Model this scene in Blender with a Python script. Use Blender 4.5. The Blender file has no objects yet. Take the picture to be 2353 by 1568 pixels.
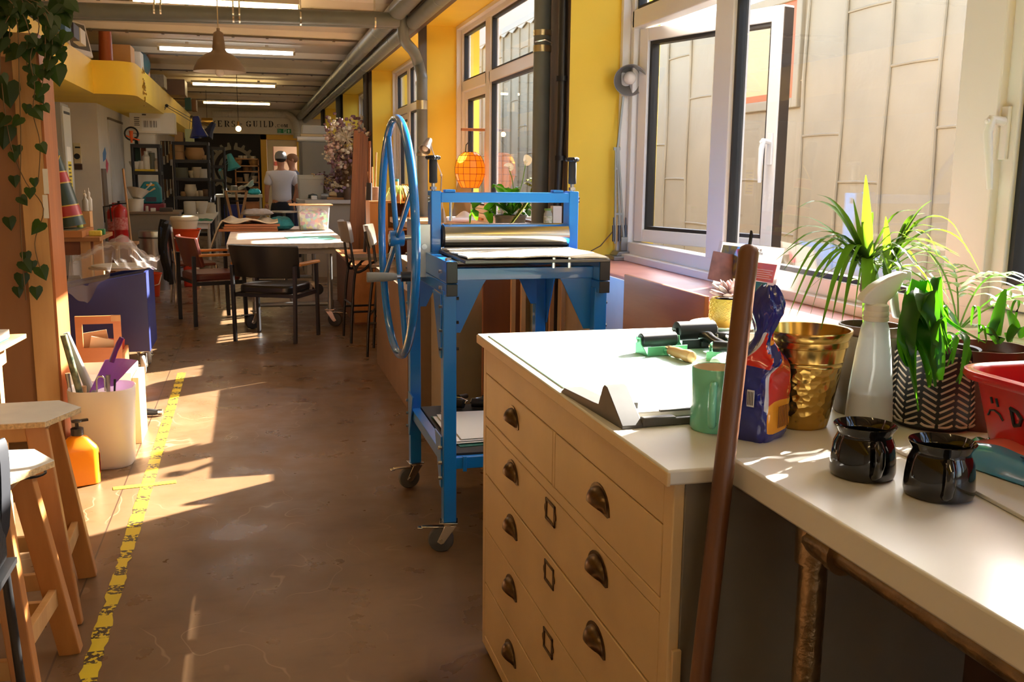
import bpy, bmesh, math, random
from mathutils import Vector, Matrix, Euler
random.seed(7)
SC = bpy.context.scene
COL = SC.collection
PI = math.pi
def R(d): return math.radians(d)

# ---------------------------------------------------------------- camera
FW, FH, FPX, CAMH = 2353, 1568, 2220.0, 1.45
YAW, PIT, ROL = R(15.04), R(9.85), R(0.6)
Fd = Vector((math.sin(YAW)*math.cos(PIT), math.cos(YAW)*math.cos(PIT), -math.sin(PIT)))
Rd = Vector((math.cos(YAW), -math.sin(YAW), 0))
Ud = Rd.cross(Fd)
Rd, Ud = Rd*math.cos(ROL)+Ud*math.sin(ROL), Ud*math.cos(ROL)-Rd*math.sin(ROL)
CP = Vector((0, 0, CAMH))
cam = bpy.data.cameras.new('camera')
camo = bpy.data.objects.new('camera', cam)
COL.objects.link(camo)
camo.matrix_world = Matrix(((Rd.x, Ud.x, -Fd.x, 0), (Rd.y, Ud.y, -Fd.y, 0), (Rd.z, Ud.z, -Fd.z, CAMH), (0, 0, 0, 1)))
cam.sensor_width = 36
cam.lens = 36*FPX/FW
cam.clip_start = 0.02
SC.camera = camo
def ray(x, y): return Fd*FPX + Rd*(x-FW/2) - Ud*(y-FH/2)
def atZ(x, y, z=0.0):
    d = ray(x, y); return CP + d*((z-CAMH)/d.z)
def atX(x, y, X):
    d = ray(x, y); return CP + d*(X/d.x)
def atY(x, y, Y):
    d = ray(x, y); return CP + d*(Y/d.y)

# ---------------------------------------------------------------- materials
def lin(c):
    c = c/255.0
    return c/12.92 if c <= 0.04045 else ((c+0.055)/1.055)**2.4
def rgb(r, g, b): return (lin(r), lin(g), lin(b), 1)
MATS = {}
def M(name, col=None, rough=0.5, metal=0.0, var=0.0, vscale=6.0, bump=0.0, bscale=40.0, stretch=(1, 1, 1), col2=None, trans=0.0, alpha=1.0, emit=None, es=0.0, sub=0.0, coat=0.0, detail=3.0, spec=None):
    if name in MATS: return MATS[name]
    m = bpy.data.materials.new(name); m.use_nodes = True
    nt = m.node_tree; N = nt.nodes; L = nt.links
    b = N['Principled BSDF']
    c = rgb(*col)
    b.inputs['Base Color'].default_value = c
    b.inputs['Roughness'].default_value = rough
    b.inputs['Metallic'].default_value = metal
    if spec is not None: b.inputs['Specular IOR Level'].default_value = spec
    if trans: b.inputs['Transmission Weight'].default_value = trans
    if coat: b.inputs['Coat Weight'].default_value = coat
    if alpha < 1: b.inputs['Alpha'].default_value = alpha
    if emit:
        b.inputs['Emission Color'].default_value = rgb(*emit); b.inputs['Emission Strength'].default_value = es
    if sub:
        b.inputs['Subsurface Weight'].default_value = sub; b.inputs['Subsurface Radius'].default_value = (0.02, 0.02, 0.02)
    if var or bump or col2:
        tc = N.new('ShaderNodeTexCoord'); mp = N.new('ShaderNodeMapping'); mp.inputs['Scale'].default_value = stretch
        L.new(tc.outputs['Object'], mp.inputs['Vector'])
    if var or col2:
        nz = N.new('ShaderNodeTexNoise'); nz.inputs['Scale'].default_value = vscale; nz.inputs['Detail'].default_value = detail
        L.new(mp.outputs['Vector'], nz.inputs['Vector'])
        rp = N.new('ShaderNodeValToRGB'); rp.color_ramp.elements[0].position = 0.3; rp.color_ramp.elements[1].position = 0.7
        if col2: c2 = rgb(*col2)
        else: c2 = tuple(min(1, v*(1+var)) for v in c[:3])+(1,)
        c1 = c if col2 else tuple(v*(1-var) for v in c[:3])+(1,)
        rp.color_ramp.elements[0].color = c1; rp.color_ramp.elements[1].color = c2
        L.new(nz.outputs['Fac'], rp.inputs['Fac']); L.new(rp.outputs['Color'], b.inputs['Base Color'])
    if bump:
        n2 = N.new('ShaderNodeTexNoise'); n2.inputs['Scale'].default_value = bscale; n2.inputs['Detail'].default_value = 4
        L.new(mp.outputs['Vector'], n2.inputs['Vector'])
        bp = N.new('ShaderNodeBump'); bp.inputs['Strength'].default_value = bump; bp.inputs['Distance'].default_value = 0.02
        L.new(n2.outputs['Fac'], bp.inputs['Height']); L.new(bp.outputs['Normal'], b.inputs['Normal'])
    MATS[name] = m
    return m
def wood(name, c1, c2, rough=0.5, axis='z', sc=9.0, k=14.0, coat=0.0):
    st = {'x': (1, k, k), 'y': (k, 1, k), 'z': (k, k, 1)}[axis]
    return M(name, c1, rough, col2=c2, vscale=sc/6, stretch=st, bump=0.08, bscale=sc/2, coat=coat, detail=5.0)
def pane_mat(name, tint=(255, 255, 255), ior=1.45, rough=0.0):
    m = bpy.data.materials.new(name); m.use_nodes = True
    nt = m.node_tree; N = nt.nodes; L = nt.links; N.clear()
    o = N.new('ShaderNodeOutputMaterial'); mx = N.new('ShaderNodeMixShader'); t = N.new('ShaderNodeBsdfTransparent'); g = N.new('ShaderNodeBsdfGlossy'); f = N.new('ShaderNodeFresnel')
    f.inputs['IOR'].default_value = ior; g.inputs['Roughness'].default_value = rough; t.inputs['Color'].default_value = rgb(*tint)
    ge = N.new('ShaderNodeNewGeometry'); mr = N.new('ShaderNodeMapRange'); mr.inputs['To Min'].default_value = ior; mr.inputs['To Max'].default_value = 1/ior
    L.new(ge.outputs['Backfacing'], mr.inputs['Value']); L.new(mr.outputs[0], f.inputs['IOR'])
    L.new(f.outputs[0], mx.inputs[0]); L.new(t.outputs[0], mx.inputs[1]); L.new(g.outputs[0], mx.inputs[2]); L.new(mx.outputs[0], o.inputs[0])
    MATS[name] = m
    return m
def leaf_mat(name, c, ct, rough=0.35):
    m = bpy.data.materials.new(name); m.use_nodes = True
    nt = m.node_tree; N = nt.nodes; L = nt.links
    b = N['Principled BSDF']; b.inputs['Base Color'].default_value = rgb(*c); b.inputs['Roughness'].default_value = rough
    o = N['Material Output']; mx = N.new('ShaderNodeMixShader'); t = N.new('ShaderNodeBsdfTranslucent'); t.inputs['Color'].default_value = rgb(*ct)
    mx.inputs[0].default_value = 0.4
    L.new(b.outputs[0], mx.inputs[1]); L.new(t.outputs[0], mx.inputs[2]); L.new(mx.outputs[0], o.inputs[0])
    MATS[name] = m
    return m
def film_mat(name, c, opacity, rough=0.15):
    m = bpy.data.materials.new(name); m.use_nodes = True
    nt = m.node_tree; N = nt.nodes; L = nt.links
    b = N['Principled BSDF']; b.inputs['Base Color'].default_value = rgb(*c); b.inputs['Roughness'].default_value = rough
    o = N['Material Output']; mx = N.new('ShaderNodeMixShader'); t = N.new('ShaderNodeBsdfTransparent')
    mx.inputs[0].default_value = opacity
    L.new(t.outputs[0], mx.inputs[1]); L.new(b.outputs[0], mx.inputs[2]); L.new(mx.outputs[0], o.inputs[0])
    MATS[name] = m
    return m

# ---------------------------------------------------------------- mesh builder
class MB:
    def __init__(s): s.bm = bmesh.new(); s.k = 0
    def _v(s, vs): return [s.bm.verts.new(v) for v in vs]
    def _f(s, vs, mi=None):
        try:
            f = s.bm.faces.new(vs); f.material_index = s.k if mi is None else mi; return f
        except ValueError: return None
    def mark(s): return len(s.bm.verts)
    def xf(s, mat, start=0):
        s.bm.verts.ensure_lookup_table()
        for v in s.bm.verts[start:]: v.co = mat @ v.co
        return s
    def box(s, x0, x1, y0, y1, z0, z1, m=None):
        c = [(x0, y0, z0), (x1, y0, z0), (x1, y1, z0), (x0, y1, z0), (x0, y0, z1), (x1, y0, z1), (x1, y1, z1), (x0, y1, z1)]
        if m is not None: c = [m @ Vector(q) for q in c]
        v = s._v(c)
        for i in ((0, 3, 2, 1), (4, 5, 6, 7), (0, 1, 5, 4), (1, 2, 6, 5), (2, 3, 7, 6), (3, 0, 4, 7)): s._f([v[j] for j in i])
        return s
    def bar(s, p, q, w, h, up=(0, 0, 1), e=0.0):
        """rectangular bar from p to q, w across, h along up"""
        p, q = Vector(p), Vector(q); d = (q-p).normalized(); u = Vector(up)
        a = d.cross(u)
        if a.length < 1e-4: a = d.cross(Vector((0, 1, 0)))
        a.normalize(); u = a.cross(d).normalized()
        p = p-d*e; q = q+d*e
        v = s._v([p-a*w/2-u*h/2, p+a*w/2-u*h/2, p+a*w/2+u*h/2, p-a*w/2+u*h/2, q-a*w/2-u*h/2, q+a*w/2-u*h/2, q+a*w/2+u*h/2, q-a*w/2+u*h/2])
        for i in ((0, 3, 2, 1), (4, 5, 6, 7), (0, 1, 5, 4), (1, 2, 6, 5), (2, 3, 7, 6), (3, 0, 4, 7)): s._f([v[j] for j in i][::-1])
        return s
    def rings(s, rings, closed=False, cap=True):
        rv = [s._v(r) for r in rings]; n = len(rv[0]); m = len(rv)
        for i in range(m if closed else m-1):
            a, b = rv[i], rv[(i+1) % m]
            for j in range(n): s._f([a[j], a[(j+1) % n], b[(j+1) % n], b[j]])
        if cap and not closed:
            s._f(rv[0][::-1]); s._f(rv[-1])
        return s
    def cyl(s, p, q, r, r2=None, n=16, cap=True):
        return s.tube([p, q], [r, r if r2 is None else r2], n, cap=cap)
    def tube(s, pts, r, n=8, closed=False, cap=True):
        P = [Vector(p) for p in pts]; m = len(P)
        rr = r if isinstance(r, (list, tuple)) else [r]*m
        t0 = (P[1]-P[0]).normalized()
        a = t0.orthogonal().normalized(); out = []
        for i in range(m):
            if closed: t = (P[(i+1) % m]-P[i-1]).normalized()
            elif i == 0: t = t0
            elif i == m-1: t = (P[-1]-P[-2]).normalized()
            else:
                t = ((P[i+1]-P[i]).normalized()+(P[i]-P[i-1]).normalized())
                t = t.normalized() if t.length > 1e-6 else (P[i+1]-P[i]).normalized()
            a = (a-t*a.dot(t))
            a = a.normalized() if a.length > 1e-6 else t.orthogonal().normalized()
            b = t.cross(a)
            out.append([P[i]+(a*math.cos(2*PI*j/n)+b*math.sin(2*PI*j/n))*rr[i] for j in range(n)])
        return s.rings(out, closed, cap)
    def lathe(s, prof, n=24, c=(0, 0, 0), m=None, sq=(1, 1), cap=True):
        c = Vector(c); rows = []
        for r, z in prof:
            ring = [Vector((math.cos(2*PI*j/n)*r*sq[0], math.sin(2*PI*j/n)*r*sq[1], z))+c for j in range(n)]
            if m is not None: ring = [m @ q for q in ring]
            rows.append(ring)
        return s.rings(rows, False, cap)
    def ball(s, c, r, n=12, k=8, m=None):
        rx, ry, rz = r if isinstance(r, (tuple, list)) else (r, r, r)
        rows = []
        for i in range(1, k):
            a = -PI/2+PI*i/k
            rows.append([Vector((math.cos(2*PI*j/n)*math.cos(a)*rx, math.sin(2*PI*j/n)*math.cos(a)*ry, math.sin(a)*rz)) for j in range(n)])
        C = Vector(c)
        rows = [[(m @ q if m is not None else q)+C for q in row] for row in rows]
        return s.rings(rows)
    def prism(s, poly, ax, a, b, m=None):
        """poly in the plane normal to axis ax, extruded a..b"""
        def P(u, v, w): return {'x': (w, u, v), 'y': (u, w, v), 'z': (u, v, w)}[ax]
        A = [Vector(P(u, v, a)) for u, v in poly]; B = [Vector(P(u, v, b)) for u, v in poly]
        if m is not None: A = [m @ q for q in A]; B = [m @ q for q in B]
        va, vb = s._v(A), s._v(B); n = len(va)
        for i in range(n): s._f([va[i], va[(i+1) % n], vb[(i+1) % n], vb[i]])
        s._f(va[::-1]); s._f(vb)
        return s
    def grid(s, fn, nu, nv, th=0.0):
        """surface fn(u,v) u,v in 0..1; th thickness along normal"""
        G = [[Vector(fn(i/nu, j/nv)) for j in range(nv+1)] for i in range(nu+1)]
        def face(V, flip):
            for i in range(nu):
                for j in range(nv):
                    q = [V[i][j], V[i+1][j], V[i+1][j+1], V[i][j+1]]
                    s._f(q[::-1] if flip else q)
        A = [[s.bm.verts.new(p) for p in row] for row in G]; face(A, False)
        if th:
            def nrm(i, j):
                a = G[min(i+1, nu)][j]-G[max(i-1, 0)][j]; b = G[i][min(j+1, nv)]-G[i][max(j-1, 0)]
                n = a.cross(b); return n.normalized() if n.length > 1e-9 else Vector((0, 0, 1))
            B = [[s.bm.verts.new(G[i][j]-nrm(i, j)*th) for j in range(nv+1)] for i in range(nu+1)]; face(B, True)
            rim = [(i, 0) for i in range(nu)]+[(nu, j) for j in range(nv)]+[(i, nv) for i in range(nu, 0, -1)]+[(0, j) for j in range(nv, 0, -1)]
            for k in range(len(rim)):
                i, j = rim[k]; i2, j2 = rim[(k+1) % len(rim)]
                s._f([A[i][j], B[i][j], B[i2][j2], A[i2][j2]])
        return s
    def build(s, name, mat, parent=None, loc=None, smooth=40, bevel=0.0, seg=2, rot=None, sub=0, fix=True):
        me = bpy.data.meshes.new(name)
        if fix: bmesh.ops.recalc_face_normals(s.bm, faces=s.bm.faces)
        s.bm.to_mesh(me); s.bm.free()
        o = bpy.data.objects.new(name, me); COL.objects.link(o)
        for m in (mat if isinstance(mat, (list, tuple)) else [mat]): me.materials.append(m)
        if smooth:
            for p in me.polygons: p.use_smooth = True
            me.set_sharp_from_angle(angle=R(smooth))
        if bevel:
            b = o.modifiers.new('bevel', 'BEVEL'); b.width = bevel; b.segments = seg; b.limit_method = 'ANGLE'; b.angle_limit = R(50)
        if sub:
            b = o.modifiers.new('sub', 'SUBSURF'); b.levels = sub; b.render_levels = sub
        if parent: o.parent = parent
        if loc is not None: o.location = loc
        if rot is not None: o.rotation_euler = rot
        return o

def tag(o, label, cat, group=None, kind=None):
    if label: o['label'] = label
    if cat: o['category'] = cat
    if group: o['group'] = group
    if kind: o['kind'] = kind
    return o
def thing(name, label, cat, loc=(0, 0, 0), rz=0.0, group=None, rot=None):
    o = bpy.data.objects.new(name, None); COL.objects.link(o)
    o.empty_display_size = 0.05
    o.location = loc; o.rotation_euler = rot if rot is not None else (0, 0, rz)
    return tag(o, label, cat, group)
def struct(o): o['kind'] = 'structure'; return o
def dup(o, loc, rz=None, label=None, group=None, scale=None, rot=None):
    def cp(q, par):
        c = q.copy(); COL.objects.link(c); c.parent = par
        for ch in [x for x in KIDS.get(q.name, [])]: cp(ch, c)
        return c
    KIDS.clear()
    for x in bpy.data.objects:
        if x.parent: KIDS.setdefault(x.parent.name, []).append(x)
    c = cp(o, None)
    c.location = loc
    if rz is not None: c.rotation_euler = (0, 0, rz)
    if rot is not None: c.rotation_euler = rot
    if scale: c.scale = (scale, scale, scale) if not isinstance(scale, tuple) else scale
    if label: c['label'] = label
    if group: c['group'] = group
    return c
KIDS = {}
def text(s, size, ext=0.0008, bold=0.0):
    """flat lettering as a mesh in the local xy plane, from the built-in face"""
    cu = bpy.data.curves.new('lettering', 'FONT'); cu.body = s; cu.size = size; cu.extrude = ext; cu.offset = bold; cu.resolution_u = 3
    ob = bpy.data.objects.new('lettering', cu); COL.objects.link(ob)
    dg = bpy.context.evaluated_depsgraph_get()
    me = bpy.data.meshes.new_from_object(ob.evaluated_get(dg))
    bpy.data.objects.remove(ob); bpy.data.curves.remove(cu)
    return me
def put_text(s, size, mat, parent, m, ext=0.0008, name='lettering', bold=0.0, sx=1.0):
    me = text(s, size, ext, bold)
    me.transform(m @ Matrix.Diagonal((sx, 1, 1, 1)))
    me.materials.clear(); me.materials.append(mat)
    o = bpy.data.objects.new(name, me); COL.objects.link(o); o.parent = parent
    return o
def frame_m(o, x, z):
    """matrix with local x along x, local y along z (text upright), at o"""
    x = Vector(x).normalized(); y = Vector(z).normalized(); n = x.cross(y)
    return Matrix(((x.x, y.x, n.x, o[0]), (x.y, y.y, n.y, o[1]), (x.z, y.z, n.z, o[2]), (0, 0, 0, 1)))
def arc(cx, cy, r, a0, a1, n): return [(cx+r*math.cos(R(a0+(a1-a0)*i/n)), cy+r*math.sin(R(a0+(a1-a0)*i/n))) for i in range(n+1)]
def rrect(w, h, r, n=4):
    return arc(w/2-r, h/2-r, r, 0, 90, n)+arc(-w/2+r, h/2-r, r, 90, 180, n)+arc(-w/2+r, -h/2+r, r, 180, 270, n)+arc(w/2-r, -h/2+r, r, 270, 360, n)
def blade(mb, base, tip, w, sag=0.0, n=5, fold=0.25, side=None, belly=0.4):
    """one leaf: pointed strip from base to tip, arching, keel folded"""
    base, tip = Vector(base), Vector(tip); d = tip-base
    sd = Vector(side) if side else d.cross(Vector((0, 0, 1)))
    if sd.length < 1e-5: sd = Vector((1, 0, 0))
    sd.normalize(); L, C, Rr = [], [], []
    for i in range(n+1):
        t = i/n
        p = base+d*t+Vector((0, 0, sag*4*t*(1-t)))
        ww = w*(max(0.04, (t/belly)**0.6 if t < belly else ((1-t)/(1-belly))**0.8) if 0 < t < 1 else 0.06)
        up = sd.cross(d).normalized()*ww*fold
        if up.z < 0: up = -up
        L.append(mb.bm.verts.new(p-sd*ww/2+up)); C.append(mb.bm.verts.new(p)); Rr.append(mb.bm.verts.new(p+sd*ww/2+up))
    for i in range(n):
        mb._f([L[i], C[i], C[i+1], L[i+1]]); mb._f([C[i], Rr[i], Rr[i+1], C[i+1]])
def stub_text(mb, x, y, w, h, mtx, lines=1): pass
# ---------------------------------------------------------------- common materials
WHITE = M('white paint', (226, 222, 214), 0.5, var=0.05, vscale=3)
PVC = M('window plastic', (232, 228, 222), 0.3)
YEL = M('yellow wall paint', (246, 208, 62), 0.55, var=0.05, vscale=2, bump=0.04, bscale=20)
TAUPE = M('brown pier paint', (108, 90, 72), 0.6, var=0.12, vscale=5, bump=0.1, bscale=30)
CEIL = M('cream ceiling paint', (222, 208, 182), 0.7, var=0.05, vscale=2)
GREYP = M('grey pipe paint', (112, 116, 108), 0.4, var=0.08, vscale=8)
CHROME = M('chrome', (215, 213, 208), 0.18, 1.0)
STEEL = M('brushed steel', (190, 188, 182), 0.3, 1.0)
BLK = M('black plastic', (22, 22, 23), 0.4)
DARK = M('dark rubber', (34, 33, 33), 0.6)
GLASS = pane_mat('window glass')
EMITW = M('warm tube light', (255, 240, 200), 0.5, emit=(255, 226, 165), es=24)
EMITC = M('cool tube light', (245, 250, 255), 0.5, emit=(240, 246, 255), es=24)
ROOMY0, ROOMY1, ROOMX0 = -7.0, 26.4, -4.2
WX = 1.62; GX = 1.97; SILLZ = 1.0; HEAD = 2.79; CZ = 3.01

# floor: worn brown lino, scuffs and seams
def floor_mat():
    m = bpy.data.materials.new('brown lino'); m.use_nodes = True
    nt = m.node_tree; N = nt.nodes; L = nt.links; b = N['Principled BSDF']
    tc = N.new('ShaderNodeTexCoord')
    def noise(sc, det, stretch=(1, 1, 1)):
        mp = N.new('ShaderNodeMapping'); mp.inputs['Scale'].default_value = stretch
        n = N.new('ShaderNodeTexNoise'); n.inputs['Scale'].default_value = sc; n.inputs['Detail'].default_value = det
        L.new(tc.outputs['Object'], mp.inputs['Vector']); L.new(mp.outputs['Vector'], n.inputs['Vector']); return n
    def ramp(n, p0, c0, p1, c1):
        r = N.new('ShaderNodeValToRGB'); e = r.color_ramp.elements; e[0].position = p0; e[0].color = c0; e[1].position = p1; e[1].color = c1
        L.new(n.outputs['Fac'], r.inputs['Fac']); return r
    base = ramp(noise(1.6, 6), 0.3, rgb(100, 75, 50), 0.72, rgb(122, 93, 64))
    dirt = ramp(noise(9, 8, (1, 2.5, 1)), 0.56, (0, 0, 0, 1), 0.72, (1, 1, 1, 1))
    mx = N.new('ShaderNodeMixRGB'); mx.inputs[2].default_value = rgb(72, 52, 36)
    mm = N.new('ShaderNodeMath'); mm.operation = 'MULTIPLY'; mm.inputs[1].default_value = 0.2
    L.new(dirt.outputs[0], mm.inputs[0]); L.new(mm.outputs[0], mx.inputs[0]); L.new(base.outputs[0], mx.inputs[1])
    # pale scuffs: thin distorted streaks
    wv = N.new('ShaderNodeTexWave'); wv.inputs['Scale'].default_value = 1.3; wv.inputs['Distortion'].default_value = 28; wv.inputs['Detail'].default_value = 3; wv.inputs['Detail Scale'].default_value = 1.2
    L.new(tc.outputs['Object'], wv.inputs['Vector'])
    sr = ramp(wv, 0.985, (0, 0, 0, 1), 1.0, (1, 1, 1, 1))
    msk = ramp(noise(2.3, 2), 0.5, (0, 0, 0, 1), 0.62, (1, 1, 1, 1))
    m2 = N.new('ShaderNodeMath'); m2.operation = 'MULTIPLY'; L.new(sr.outputs[0], m2.inputs[0]); L.new(msk.outputs[0], m2.inputs[1])
    m3 = N.new('ShaderNodeMath'); m3.operation = 'MULTIPLY'; m3.inputs[1].default_value = 0.22; L.new(m2.outputs[0], m3.inputs[0])
    mx2 = N.new('ShaderNodeMixRGB'); mx2.inputs[2].default_value = rgb(205, 180, 150); L.new(m3.outputs[0], mx2.inputs[0]); L.new(mx.outputs[0], mx2.inputs[1])
    # sheet seams every 2 m
    sx = N.new('ShaderNodeSeparateXYZ'); L.new(tc.outputs['Object'], sx.inputs[0])
    a = N.new('ShaderNodeMath'); a.operation = 'ADD'; a.inputs[1].default_value = 20.62; L.new(sx.outputs['X'], a.inputs[0])
    md = N.new('ShaderNodeMath'); md.operation = 'MODULO'; md.inputs[1].default_value = 2.0; L.new(a.outputs[0], md.inputs[0])
    ls = N.new('ShaderNodeMath'); ls.operation = 'LESS_THAN'; ls.inputs[1].default_value = 0.006; L.new(md.outputs[0], ls.inputs[0])
    mx3 = N.new('ShaderNodeMixRGB'); mx3.inputs[2].default_value = rgb(70, 50, 36); L.new(ls.outputs[0], mx3.inputs[0]); L.new(mx2.outputs[0], mx3.inputs[1])
    L.new(mx3.outputs[0], b.inputs['Base Color'])
    rr = ramp(noise(5, 5), 0.35, (0.26, 0.26, 0.26, 1), 0.75, (0.5, 0.5, 0.5, 1)); L.new(rr.outputs[0], b.inputs['Roughness'])
    bp = N.new('ShaderNodeBump'); bp.inputs['Strength'].default_value = 0.06; L.new(noise(7, 4).outputs['Fac'], bp.inputs['Height']); L.new(bp.outputs[0], b.inputs['Normal'])
    return m
struct(MB().box(ROOMX0-0.2, WX+0.5, ROOMY0-0.2, ROOMY1+0.2, -0.1, 0).build('floor', floor_mat(), smooth=0))

# ceiling with downstand beams across the room
mb = MB().box(ROOMX0-0.2, WX+0.5, ROOMY0-0.2, ROOMY1+0.2, CZ, CZ+0.15)
y = ROOMY0+0.9
BEAMS = [5.6+2.1*k for k in range(-6, 9)]
for y in BEAMS:
    mb.prism([(y-0.33, CZ+0.01), (y-0.26, CZ-0.07), (y+0.26, CZ-0.07), (y+0.33, CZ+0.01)], 'x', ROOMX0, WX-0.1)
struct(mb.build('ceiling', CEIL, smooth=0))
mb = MB()
for y in BEAMS:
    mb.box(-2.2, WX-0.15, y-0.27, y-0.245, CZ-0.088, CZ-0.07)
    for k in range(10): mb.box(-2.0+k*0.37, -1.97+k*0.37, y-0.28, y-0.235, CZ-0.096, CZ-0.07)
o = mb.build('ceiling_conduit', M('conduit', (96, 82, 64), 0.5), smooth=0); struct(o)

# right wall: dado, piers, head
mb = MB()
mb.k = 0
mb.box(WX, WX+0.5, ROOMY0-0.2, ROOMY1, 0, SILLZ-0.02)
PIERS = [(0.68+4.25*k, 1.16+4.25*k) for k in range(-2, 6)]
for a, b in PIERS: mb.box(WX, WX+0.5, a, b, SILLZ-0.02, HEAD)
mb.box(WX, WX+0.5, ROOMY0-0.2, PIERS[0][0], SILLZ-0.02, HEAD)
mb.box(WX, WX+0.5, ROOMY1-0.05, ROOMY1, SILLZ-0.02, HEAD)
mb.box(WX, WX+0.5, ROOMY0-0.2, ROOMY1, HEAD, CZ)
mb.bm.normal_update()
bmesh.ops.recalc_face_normals(mb.bm, faces=mb.bm.faces)
for f in mb.bm.faces:
    n = f.normal; c = f.calc_center_median()
    if abs(n.y) > 0.5 or (n.z < -0.5 and c.z > 2): f.material_index = 1
    elif c.z < SILLZ and n.x < 0: f.material_index = 2
struct(mb.build('wall_right', [TAUPE, YEL, M('dado paint', (170, 146, 112), 0.7, var=0.15, vscale=4)], smooth=0, fix=False))
struct(MB().box(WX-0.10, WX, ROOMY0, ROOMY1, 2.86, CZ).box(WX-0.13, WX, ROOMY0, ROOMY1, 2.79, 2.86).build('trim_1', M('brown trim', (98, 78, 60), 0.5, var=0.1), smooth=0))
struct(MB().box(WX-0.135, WX-0.11, ROOMY0, ROOMY1, 2.875, 2.90).build('trim_2', M('grey trim conduit', (150, 140, 122), 0.5), smooth=0))
# other walls
struct(MB().box(ROOMX0-0.2, WX+0.5, ROOMY0-0.2, ROOMY0, 0, CZ).build('wall_back', WHITE, smooth=0))
struct(MB().box(ROOMX0-0.2, ROOMX0, ROOMY0, ROOMY1, 0, CZ).build('wall_left', M('left wall paint', (206, 200, 188), 0.6, var=0.05), smooth=0))
# plaster block under the bulkhead whose near face and side face show
struct(MB().box(ROOMX0, -1.80, 13.1, ROOMY1, 0, 2.28).build('wall_inner', M('inner wall paint', (214, 207, 194), 0.6, var=0.05, vscale=3), smooth=0))

# yellow bulkhead: straight, step out with a rounded corner, straight
poly = [(ROOMX0, ROOMY0), (-1.60, ROOMY0), (-1.60, 11.5)]
poly += [(-1.39, 11.5)]+[(-1.39+0.21*math.sin(R(a)), 11.75-0.25*math.cos(R(a))) for a in range(0, 91, 10)][1:]
poly += [(-1.18, ROOMY1), (ROOMX0, ROOMY1)]
struct(MB().prism(poly, 'z', 2.25, 2.60).build('beam_bulkhead', YEL, smooth=30))

# end wall: sign band, black mural wall, yellow door surround with an opening
DX0, DX1, DZ = 0.28, 1.30, 2.40
BLACKW = M('black mural wall paint', (30, 24, 20), 0.7)
mb = MB().box(ROOMX0, DX0, ROOMY1, ROOMY1+0.15, 0, 2.38).box(DX1, WX+0.5, ROOMY1, ROOMY1+0.15, 0, 2.38)
struct(mb.build('wall_end', BLACKW, smooth=0))
struct(MB().box(ROOMX0, WX+0.5, ROOMY1-0.12, ROOMY1+0.15, 2.38, CZ).build('wall_end_head', M('sign band paint', (215, 203, 180), 0.6), smooth=0))

# ---------------------------------------------------------------- windows
SILLM = M('pink painted sill', (176, 112, 98), 0.35, var=0.15, vscale=5, col2=(196, 138, 124))
GASK = M('window gasket', (28, 28, 29), 0.5)
def frame_mb(y0, y1, z0, z1, x0, x1, w, mb=None):
    mb = mb or MB()
    mb.box(x0, x1, y0, y0+w, z0, z1).box(x0, x1, y1-w, y1, z0, z1).box(x0, x1, y0+w, y1-w, z0, z0+w).box(x0, x1, y0+w, y1-w, z1-w, z1)
    return mb
def sash(parent, y0, y1, z0, z1, handle=None, hinge=None, ang=0):
    """opening light: local origin at the hinge side"""
    e = bpy.data.objects.new('sash', None); COL.objects.link(e); e.parent = parent
    hy = hinge if hinge is not None else y1
    e.location = (GX+0.03, hy, 0); e.rotation_euler = (0, 0, ang)
    a, b = y0-hy, y1-hy
    f = frame_mb(a, b, z0, z1, -0.035, 0.035, 0.065).build('sash_frame', PVC, e, bevel=0.004, smooth=0)
    frame_mb(a+0.06, b-0.06, z0+0.06, z1-0.06, -0.02, 0.03, 0.022).build('gasket', GASK, e, smooth=0)
    MB().box(0, 0.004, a+0.07, b-0.07, z0+0.07, z1-0.07).build('pane', GLASS, e, smooth=0)
    if ang: MB().box(-0.03, 0.03, a-0.004, a+0.0005, z0+0.01, z1-0.01).build('edge_seal', M('brown sash edge', (62, 50, 42), 0.4), e, smooth=0)
    if handle is not None:
        s = 1 if abs(a) < abs(b) else -1
        hb = MB().box(-0.047, -0.035, handle-hy-0.014, handle-hy+0.014, 1.50, 1.64)
        hb.tube([(-0.045, handle-hy, 1.60), (-0.085, handle-hy, 1.605), (-0.095, handle-hy, 1.57), (-0.088, handle-hy-0.01*s, 1.47), (-0.083, handle-hy-0.012*s, 1.42)], [0.013, 0.014, 0.013, 0.01, 0.008], 10)
        hb.cyl((-0.094, handle-hy, 1.60), (-0.104, handle-hy, 1.60), 0.007)
        hb.build('handle', M('white handle', (240, 238, 235), 0.25), e, bevel=0.002)
    return e
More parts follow.
